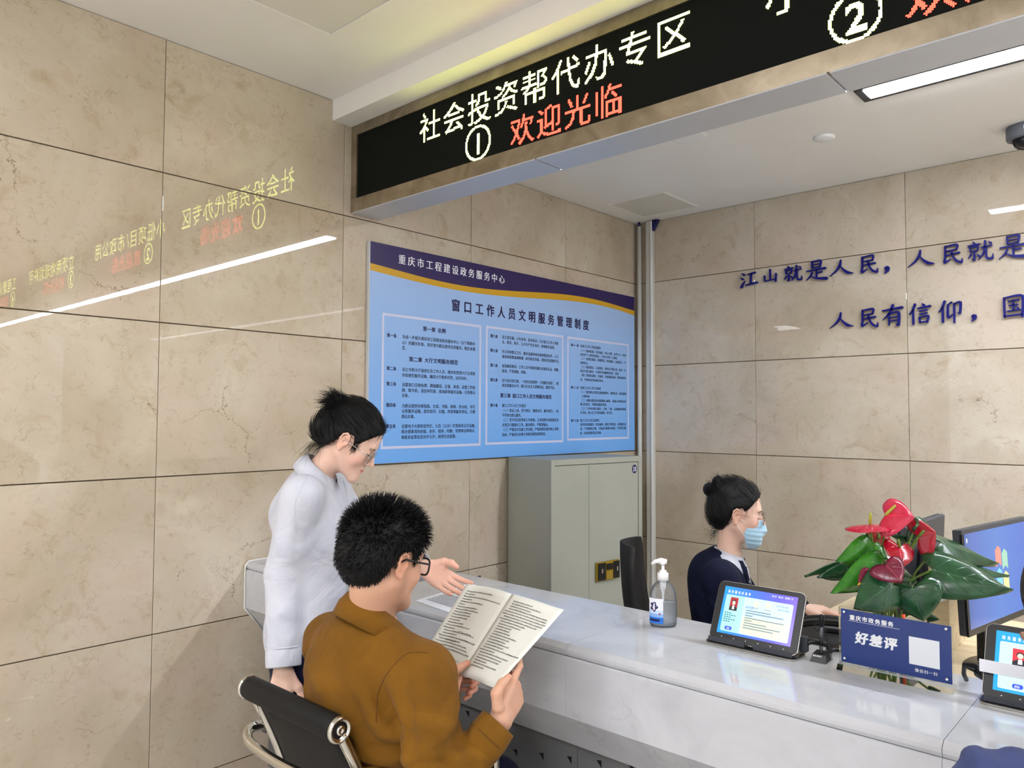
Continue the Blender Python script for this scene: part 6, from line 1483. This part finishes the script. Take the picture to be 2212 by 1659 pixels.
F.ell(B(-.005, 0, .98), (.112, .148, .15), .08, 'u', RT); F.ell(B(-.015, 0, .84), (.132, .175, .13), .08, 'u', RT)
F.cone(Ls_ - (0, 0, .005), Rs - (0, 0, .005), .050, .050, .05); F.cone(B(-.02, 0, 1.24), NBw - upn0 * .058, .085, .056, .05)
F.cone(B(-.04, .08, 1.22), B(-.04, -.08, 1.22), .075, .075, .06)
for sh, el, wr in ((Rs, Re, Rw_), (Ls_, Le, Lw_)):
    d = nrm(wr - el); F.cone(sh, el, .060, .053, .035); F.cone(el, wr - d * .075, .053, .050, .02)
F.add(lambda X, Y, Z: (.755 + .02 * np.sin(X * 22) - Z + 0 * Y).astype(np.float32), (.56, -3.62, .6), (1.34, -2.92, .80), 0, 'i')
V, Q = F.mesh(); V = relax(V, Q, 2); N = vnormals(V, Q)
V = folds(V, N, [(Re, (.05, .05, .10), (.7, .5, .6), .085, .0035), (Rw_ + (0, 0, .15), .05, (-.6, .3, .8), .07, .0030), (B(.06, .02, 1.00), (.1, .1, .10), (.5, .3, .6), .09, .0035), (B(.07, .03, .88), (.1, .1, .10), (.8, -.2, .7), .055, .0055), (Rs - (0, 0, .10), (.06, .06, .10), rw * .6 + fw * .8, .05, .0035), (B(-.05, .05, .95), (.12, .12, .12), (.6, .3, .5), .10, .003), (B(.08, 0, 1.22), (.06, .08, .06), (.6, .3, .7), .05, .0022), (Le, .1, (.7, .7, 0), .05, .005)])
mesh_obj('shirt', V, Q, 'shirt_white', wm); bw = bvh(V, Q)
seam([(640, 1150), (636, 1095), (652, 1052), (668, 1022)], 'sleeve_seam', wm, .0010, 'shirt_white', bw)
seam([(742, 1040), (752, 1080), (757, 1130), (757, 1200), (755, 1260)], 'placket', wm, .0022, 'shirt_white', bw)
m = MB(); upn = nrm(HW - NBw); collar(m, NBw + upn * .002, upn * .8 + np.array((0, 0, .5)), fw, .055, .080, .034, .050, .30, 'shirt_white', tip=.045); o = P(m, 'collar', wm); o.modifiers.new('t', 'SOLIDIFY').thickness = .0025
cuff(wm, Rw_, Re, .0505, .0500, 'shirt_white', .062); cuff(wm, Lw_, Le, .046, .043, 'shirt_white', .06)
m = MB(); d = nrm(Rw_ - Re); c = Rw_ - d * .060; xq = nrm(np.cross(d, (1, .2, 0))); yq_ = np.cross(d, xq)
m.tube([c + (xq * math.cos(a) + yq_ * math.sin(a)) * .0505 for a in np.linspace(0, 2 * math.pi, 28)[:-1]], .0022, 'shirt_white', 6, close=True); P(m, 'cuff_fold', wm)
F = Field((.66, -3.52, .05), (1.16, -2.98, .84), .009)
F.ell(B(-.01, 0, .79), (.12, .165, .12), .03, 'u', RT)
for s_ in (-.088, .088): F.chain([B(-.01, s_, .78), B(0, s_, .45), B(-.02, s_ * .9, .10)], [.092, .068, .060], .03)
V, Q = F.mesh(); mesh_obj('trousers', relax(V, Q, 2), Q, 'pants_navy', wm)
for s_ in (-.08, .08):
    c = B(0, s_, 0); F = Field(c + (-.16, -.16, -.01), c + (.20, .20, .13), .006); F.cone(B(-.04, s_, .045), B(.10, s_, .032), .040, .030, .02); F.cone(B(-.02, s_, .10), B(-.02, s_, .05), .035, .038, .02)
    F.add(lambda X, Y, Z: (0.001 - Z + 0 * X + 0 * Y).astype(np.float32), c + (-.16, -.16, -.01), c + (.2, .2, .13), 0, 'i'); V, Q = F.mesh(); mesh_obj('shoe', V, Q, 'shoe_black', wm)
ZBW = [(-.16, -.085), (-.10, -.078), (-.06, -.062), (-.030, -.020), (-.014, .022), (.018, .026), (.026, .004), (.040, .010), (.060, .040), (.084, .074), (.12, .085)]
bunl = np.array(MW.inverted() @ Vector(at(728, 874, 2.40)))
def extraW(F): F.ell((0, -.098, -.008), (.052, .040, .050), .03); F.cone(bunl * .72, bunl, .030, .026, .02)
Vh, Qh, st = hair_cap(MW, ZBW, .009, .004, True, extraW, whorl=bunl)
F = Field(bunl - .09, bunl + .09, .003); F.ell(bunl, (.038, .036, .030), .01); F.ell(bunl + (.018, .012, .014), (.024, .022, .018), .008); F.ell(bunl + (-.020, -.006, .010), (.024, .024, .020), .008); F.ell(bunl + (.0, -.02, .008), (.024, .02, .024), .008)
Vb, Qb = F.mesh(); Vb = relax(Vb, Qb, 1)
sel = rng.choice(len(Vb), 420); nb_ = vnormals(Vb, Qb)[sel]; Minv3 = np.array(MW.inverted())[:3, :3]; upL = Minv3 @ np.array((0, 0, 1.0)); lf = Minv3 @ (-CR)
dirs = nb_ * .6 + rng.normal(size=nb_.shape) * .35 + upL * .5 + lf * .35; Vs, Qs = strands(Vb[sel], dirs, .020 + .022 * rng.random(420), .0009, lf * .4 - upL * .2)
# combed-back strands over the cap, wisps at nape and temples
Nh = vnormals(Vh, Qh); sel2 = rng.choice(len(Vh), 1500); tb = bunl - Vh[sel2]; tb -= Nh[sel2] * (tb * Nh[sel2]).sum(1, keepdims=True)
V2, Q2 = strands(Vh[sel2] + Nh[sel2] * .0004, tb + Nh[sel2] * .02, .030 + .02 * rng.random(1500), .0006, -Nh[sel2] * .22)
nape = np.array([(rng.normal() * .030, -.075 + rng.normal() * .010, -.060 + rng.normal() * .010) for _ in range(90)]); dn = Minv3 @ np.array((0, 0, -1.0))
V3, Q3 = strands(nape, np.tile(lf * .9 + dn * .35, (90, 1)) + rng.normal(size=(90, 3)) * .3, .04 + .045 * rng.random(90), .0005, np.tile(dn * .6, (90, 1)))
tmp = np.array([(s_ * (.066 + rng.normal() * .002), .034 + rng.normal() * .008, .006 + rng.normal() * .006) for s_ in ([1, -1] * 45)]); V4, Q4 = strands(tmp, np.tile((0, .35, -1.0), (90, 1)) + rng.normal(size=(90, 3)) * .15, .016 + .022 * rng.random(90), .0006, np.tile((0, -.25, 0), (90, 1)))
LV_ = [Vh, Vb, Vs, V2, V3, V4]; LQ = [Qh, Qb, Qs, Q2, Q3, Q4]; off = np.cumsum([0] + [len(a) for a in LV_])
V = xfv(MW, np.concatenate(LV_)); Q = np.concatenate([q + off[i] for i, q in enumerate(LQ)])
stp = np.concatenate([st, Vb * 60] + [rng.normal(size=(len(a), 3)) * .2 + 1 for a in LV_[2:]])
mesh_obj('hair', V, Q, 'black_hair', wm, {'strand': ('FLOAT_VECTOR', stp)})
gm = MB(); ln_ = MB(); glasses(gm, MW, 'steel_thin', .070, (.0225, .0205), .096, .0010, -.010, lens=ln_); P(gm, 'glasses', wm); P(ln_, 'lenses', wm)
m = MB()
for s_ in (-1, 1): m.tube([tuple(MW @ Vector(p)) for p in ((s_ * .014, .0905, .016), (s_ * .030, .0905, .021), (s_ * .046, .078, .016))], [.0016, .0020, .0008], 'stem_brown', 6)
P(m, 'eyebrows', wm); lashes(MW, wm)

# ================================================================== CLERK BEHIND THE COUNTER
fc = nrm((.885, .465, 0)); rc_ = np.array((fc[1], -fc[0], 0)); RT = np.stack([fc, rc_, (0, 0, 1)], 1)
ck = root('person', (1.66, -2.0, 0), 'seated clerk in a navy suit and blue face mask behind the counter', 'person')
HC = at(1592, 1108, 2.80); MC = head_mat(HC, fc, -6, sc=(.95, .90, .97)); NBc = at(1574, 1196, 2.80)
B = lambda f_, s_, z: np.array((1.665, -2.005, 0)) + fc * f_ + rc_ * s_ + np.array((0, 0, z))
Rs, Ls_ = B(-.01, .160, .958), B(-.01, -.160, .958); Re = B(.05, .215, .74) ; Le = B(.06, -.21, .74); Rw_ = at(1748, 1346, 2.50); Rw_[2] = .815; Lw_ = B(.29, -.10, .815)
parts = [head_mesh(MC, NBc, True, nr=(.045, .048))]
parts.append(hand_mesh(Rw_, (.8, .6, -.05), (0, 0, -1), True, [(15, 22, 12)] * 4, (.05, 0, -.04, -.08), None, .93, SKF, Re)); parts.append(hand_mesh(Lw_, fc - Z_ * .05, (0, 0, -1), False, [(15, 22, 12)] * 4, (.05, 0, -.04, -.08), None, .93, SKF, Le))
F = Field((1.3, -2.35, .44), (2.1, -1.6, 1.10), .009); F.ell(B(0, 0, .86), (.08, .13, .16), .03, 'u', RT); F.ell(B(0, 0, .58), (.10, .15, .12), .12, 'u', RT); F.cone(Ls_, Rs, .04, .04, .04); F.cone(B(0, 0, .98), NBc, .055, .047, .03); F.chain([Rs, Re, Rw_], [.04, .032, .023], .02); F.chain([Ls_, Le, Lw_], [.04, .032, .023], .02)
V, Q = F.mesh(); parts.append((V, Q, col4(len(V), SKF))); V, Q, C = join(parts); mesh_obj('body', V, Q, 'skin', ck, {'Col': ('FLOAT_COLOR', C)})
def vcut(wid, z0, z1, ymin):
    def fn(X, Y, Z):
        lx = (X - 1.665) * rc_[0] + (Y + 2.005) * rc_[1]; lf_ = (X - 1.665) * fc[0] + (Y + 2.005) * fc[1]
        wz = wid * np.clip((Z - z0) / (z1 - z0), 0, 1.3); return np.maximum(np.maximum(np.abs(lx) - wz, ymin - lf_), z0 - Z).astype(np.float32)
    return fn
def torso(F, g):
    F.ell(B(0, 0, .86), (.112 + g, .155 + g, .165 + g), .03, 'u', RT); F.ell(B(.05, .055, .835), (.062 + g, .060 + g, .065 + g), .05, 'u', RT); F.ell(B(.05, -.055, .835), (.062 + g, .060 + g, .065 + g), .05, 'u', RT); F.ell(B(0, 0, .62), (.115 + g, .155 + g, .16), .08, 'u', RT)
F = Field((1.35, -2.3, .48), (2.0, -1.7, 1.12), .006); torso(F, -.008); F.cone(B(0, .08, .97), B(0, -.08, .97), .055, .055, .05); F.cone(B(-.005, 0, .96), NBc - (0, 0, .052), .075, .052, .04)
V, Q = F.mesh(); mesh_obj('shirt', relax(V, Q, 2), Q, 'shirt_white', ck)
F = Field((1.30, -2.42, .47), (2.15, -1.55, 1.14), .006); torso(F, .010); F.cone(Ls_, Rs, .058, .058, .05); F.cone(B(-.035, 0, .94), NBc - (0, 0, .050) - fc * .026, .080, .060, .05)
for sh, el, wr in ((Rs, Re, Rw_), (Ls_, Le, Lw_)): d = nrm(wr - el); F.cone(sh, el, .056, .054, .03); F.cone(el, wr - d * .02, .054, .045, .03)
F.add(vcut(.105, .70, 1.00, .0), (1.3, -2.4, .6), (2.1, -1.6, 1.14), .008, 's'); F.cone(NBc + fc * .006 + (0, 0, -.05), NBc + fc * .010 + (0, 0, .06), .052, .058, .004, 's')
V, Q = F.mesh(); V = relax(V, Q, 2); N = vnormals(V, Q)
V = folds(V, N, [(Rs - (0, 0, .13), (.08, .08, .12), rc_ * .5 + np.array((0, 0, .9)), .06, .004), (B(.02, .12, .80), (.1, .1, .1), (.5, .2, .8), .06, .004)])
mesh_obj('jacket', V, Q, 'suit_navy', ck); bc = bvh(V, Q)
# lapels laid over the jacket front
for s_ in (1, -1):
    pl = []
    for (sx_, z) in ((.004, .700), (.022, .76), (.045, .83), (.066, .895), (.080, .95), (.078, .985)): pl.append((sx_, z))
    outer = [(.012, .705), (.050, .755), (.082, .815), (.112, .872), (.094, .880), (.104, .935), (.088, .990)]
    v = []; n_ = 14
    def samp(pl_, t):
        t *= len(pl_) - 1; i = min(int(t), len(pl_) - 2); u = t - i; return pl_[i][0] * (1 - u) + pl_[i+1][0] * u, pl_[i][1] * (1 - u) + pl_[i+1][1] * u
    mlp = MB(); W_n = 5
    for i in range(n_ + 1):
        a = samp(pl, i / n_); b = samp(outer, i / n_)
        for j in range(W_n):
            q = j / (W_n - 1); sx_ = a[0] * (1 - q) + b[0] * q; z = a[1] * (1 - q) + b[1] * q
            o_ = B(.35, s_ * sx_, z); l, n, ii, dd = bc.ray_cast(Vector(o_), Vector(-fc)); base = np.array(l) if l is not None else B(.12, s_ * sx_, z)
            if j == 0: pass
            v.append(base + fc * (.0045 if 0 < j < W_n - 1 else .003))
    f = [(i * W_n + j, i * W_n + j + 1, (i + 1) * W_n + j + 1, (i + 1) * W_n + j) for i in range(n_) for j in range(W_n - 1)]
    # guard against rays that slipped through the neck opening
    vv = np.array(v); fr_ = (vv - B(0, 0, 0)) @ fc; med = np.median(fr_); vv = vv + fc * np.clip(med - .03 - fr_, 0, 1)[:, None]
    o = P(mlp.add([tuple(p) for p in vv], f, 'suit_navy', True), 'lapel', ck); o.modifiers.new('t', 'SOLIDIFY').thickness = .003
m = MB(); collar(m, NBc - (0, 0, .006), nrm(HC - NBc) * .6 + np.array((0, 0, .6)), fc, .047, .060, .026, .034, .34, 'shirt_white', tip=.055); o = P(m, 'collar', ck); o.modifiers.new('t', 'SOLIDIFY').thickness = .0025
m = MB(); collar(m, NBc - (0, 0, .018) - fc * .004, nrm(HC - NBc) * .5 + np.array((0, 0, .8)), fc, .060, .082, .026, .046, .62, 'suit_navy', tip=.02); o = P(m, 'jacket_collar', ck); o.modifiers.new('t', 'SOLIDIFY').thickness = .004
F = Field((1.3, -2.4, .0), (2.3, -1.5, .62), .01); F.ell(B(0, 0, .54), (.14, .17, .08), .03, 'u', RT)
for s_ in (-.09, .09): F.chain([B(0, s_, .55), B(.42, s_, .53), B(.44, s_, .10)], [.08, .062, .045], .03)
V, Q = F.mesh(); mesh_obj('trousers', relax(V, Q, 1), Q, 'suit_navy', ck)
for s_ in (-.09, .09):
    c = B(.45, s_, 0); F = Field(c + (-.14, -.14, -.01), c + (.20, .20, .13), .007); F.cone(B(.42, s_, .045), B(.56, s_, .032), .038, .030, .02); F.cone(B(.44, s_, .11), B(.44, s_, .05), .035, .036, .02)
    F.add(lambda X, Y, Z: (0.001 - Z + 0 * X + 0 * Y).astype(np.float32), c + (-.14, -.14, -.01), c + (.2, .2, .13), 0, 'i'); V, Q = F.mesh(); mesh_obj('shoe', V, Q, 'shoe_black', ck)
bl1 = np.array(MC.inverted() @ Vector(at(1531, 1058, 2.80))); bl2 = np.array(MC.inverted() @ Vector(at(1548, 1044, 2.80)))
bl1[0] *= .3; bl2[0] *= .3
def extraC(F): F.cone(bl2 * .70, bl2, .026, .018, .015)
ZBC = [(-.16, -.095), (-.10, -.088), (-.05, -.070), (-.028, -.024), (-.014, .022), (.018, .028), (.026, .014), (.042, .028), (.062, .052), (.084, .078), (.12, .09)]
Vh, Qh, st = hair_cap(MC, ZBC, .009, .006, True, extraC, whorl=bl2)
F = Field(np.minimum(bl1, bl2) - .05, np.maximum(bl1, bl2) + .05, .003); F.ell(bl1, (.026, .024, .026), .006); F.ell(bl2, (.022, .020, .026), .005); F.ell((bl1 + bl2) / 2 + (0, .012, -.012), (.02, .02, .02), .006); F.ell(bl2 + (0, .006, .016), (.014, .014, .012), .004)
Vb, Qb = F.mesh(); Nh = vnormals(Vh, Qh); sel2 = rng.choice(len(Vh), 900); tb = bl2 - Vh[sel2]; tb -= Nh[sel2] * (tb * Nh[sel2]).sum(1, keepdims=True)
V2, Q2 = strands(Vh[sel2] + Nh[sel2] * .0004, tb + Nh[sel2] * .03, .028 + .02 * rng.random(900), .0006, -Nh[sel2] * .2)
nape = np.array([(rng.normal() * .03, -.080 + rng.normal() * .01, -.078 + rng.normal() * .01) for _ in range(50)]); V3, Q3 = strands(nape, np.tile((0, -.5, -1.0), (50, 1)) + rng.normal(size=(50, 3)) * .3, .02 + .03 * rng.random(50), .0004, np.tile((0, -.2, 0), (50, 1)))
LV_ = [Vh, Vb, V2, V3]; LQ = [Qh, Qb, Q2, Q3]; off = np.cumsum([0] + [len(a) for a in LV_]); V = xfv(MC, np.concatenate(LV_)); Q = np.concatenate([q + off[i] for i, q in enumerate(LQ)])
mesh_obj('hair', V, Q, 'black_hair', ck, {'strand': ('FLOAT_VECTOR', np.concatenate([st, Vb * 60] + [rng.normal(size=(len(a), 3)) * .2 + 1 for a in LV_[2:]]))})
# face mask
F = Field((-.10, -.02, -.15), (.10, .15, .03), .0028)
F.ell((0, .052, -.062), (.062, .056, .064), .02); F.cone((0, .092, -.022), (0, .106, -.050), .012, .016, .02); F.ell((0, .078, -.098), (.030, .026, .022), .02)
F.add(lambda X, Y, Z: (np.maximum(Z - np.interp(Y, [0, .03, .07, .10, .12], [-.045, -.034, -.024, -.012, -.008]).astype(np.float32), (.024 + np.abs(X) * .0 - .35 * (Z + .05)) - Y) + 0 * X).astype(np.float32) * .8, (-.1, -.02, -.15), (.1, .15, .03), .004, 'i')
V, Q = F.mesh(); V = relax(V, Q, 1); N = vnormals(V, Q); V = V + N * (.0010 * np.sin(V[:, 2] * 2 * math.pi / .017 + 2 * np.cos(V[:, 0] * 20)) * (V[:, 1] > .04))[:, None]
mo = mesh_obj('face_mask', xfv(MC, V), Q, 'mask_blue', ck)
for s_ in (-1, 1):
    for pth in (((s_ * .058, .046, -.032), (s_ * .068, .025, -.020), (s_ * .076, .006, -.008)), ((s_ * .052, .048, -.092), (s_ * .066, .024, -.062), (s_ * .077, .002, -.034))):
        P(MB().tube([tuple(MC @ Vector(p)) for p in pth], .0011, 'white_plastic', 6), 'ear_loop', ck)
gm = MB(); ln_ = MB(); glasses(gm, MC, 'rose_metal', .070, (.0235, .0215), .104, .0010, -.008, lens=ln_, sq=2.6); P(gm, 'glasses', ck); P(ln_, 'lenses', ck)
m = MB()
for s_ in (-1, 1): m.tube([tuple(MC @ Vector(p)) for p in ((s_ * .014, .0905, .016), (s_ * .030, .0905, .022), (s_ * .046, .078, .017))], [.0018, .0022, .0008], 'hole_black', 6)
P(m, 'eyebrows', ck); lashes(MC, ck, .0016)

# ================================================================== VISITOR AT THE RIGHT EDGE
vs = root('person', (3.0, -3.62, 0), 'visitor in a blue top cut off by the right edge, finger on the second tablet', 'person')
HV = at(2362, 1345, 1.16); MV = head_mat(HV, (-.3, .95), -20); Sh = at(2150, 1700, 1.15); c2 = HV + np.array((.0, -.06, -.20))
S1 = Sh + np.array((0, 0, -.012)); S2 = S1 + nrm(np.array((.95, .25, 0))) * .36; hw = np.array((2.80, -2.84, .99)); el = np.array((2.86, -3.28, .80))
ft = at(2196, 1398, 1.60)
hwv = at(2290, 1470, 1.46)
parts = [head_mesh(MV, (S1 + S2) / 2 + np.array((0, .0, .07)), False, SKM * .9)]
dYv = ft - hwv
parts.append(hand_mesh(hwv, dYv, CR * .3 + CF * .9 , False, [(4, 8, 6), (50, 70, 40), (60, 75, 40), (65, 75, 40)], (.0, 0, -.04, -.08), None, .92, SKM * .62, el))
F = Field(np.minimum(S1, S2) - (.12, .14, .6), np.maximum(S1, S2) + (.12, .14, .1), .01); F.cone(S1, S2, .05, .05, .04); F.cone((S1 + S2) / 2 - (0, 0, .1), (S1 + S2) / 2 - (0, 0, .45), .12, .12, .05)
V, Q = F.mesh(); parts.append((V, Q, col4(len(V), SKM))); V, Q, C = join(parts); mesh_obj('body', V, Q, 'skin', vs, {'Col': ('FLOAT_COLOR', C)})
F = Field(np.minimum(np.minimum(S1, S2), el) - (.14, .2, .65), np.maximum(np.maximum(S1, S2), hwv) + (.14, .2, .14), .009); F.cone(S1, S2, .065, .065, .05); F.ell((S1 + S2) / 2 - (0, 0, .16), (.19, .12, .2), .05); F.cone((S1 + S2) / 2 - (0, 0, .3), (S1 + S2) / 2 - (0, 0, .5), .15, .17, .06)
F.cone(S1 + (.02, 0, -.01), el, .062, .052, .04); F.cone(el, hwv - nrm(hwv - el) * .03, .052, .040, .03)
V, Q = F.mesh(); V = relax(V, Q, 2); N = vnormals(V, Q); V = folds(V, N, [(S1, .12, (.8, .2, .5), .06, .006)]); mesh_obj('top', V, Q, 'denim_blue', vs)
Vh, Qh, st = hair_cap(MV, ZBM, .013, .012, False); mesh_obj('hair', xfv(MV, Vh), Qh, 'black_hair', vs, {'strand': ('FLOAT_VECTOR', st)})
F = Field((2.7, -3.95, 0), (3.6, -2.9, .65), .012); cc = (S1 + S2) / 2; F.ell((cc[0], cc[1], .53), (.17, .14, .09), .03)
for x in (-.09, .09): F.chain([(cc[0] + x, cc[1], .52), (cc[0] + x, cc[1] + .34, .51), (cc[0] + x, cc[1] + .34, .05)], [.08, .065, .05], .03)
V, Q = F.mesh(); mesh_obj('trousers', V, Q, 'pants_navy', vs)
st_ = root('stool', (float(cc[0]), float(cc[1]), 0), 'black office stool under the visitor at the right edge', 'chair'); T = Matrix.Translation((cc[0], cc[1], 0))
P(MB().lathe([(.19, .40), (.20, .41), (.20, .44), (.18, .45)], 'black_matte', 30, T), 'seat', st_); P(MB().tube([T @ Vector((0, 0, .02)), T @ Vector((0, 0, .41))], .03, 'chrome', 12).lathe([(.2, 0.0005), (.2, .012), (.05, .03)], 'chrome', 30, T), 'base', st_)
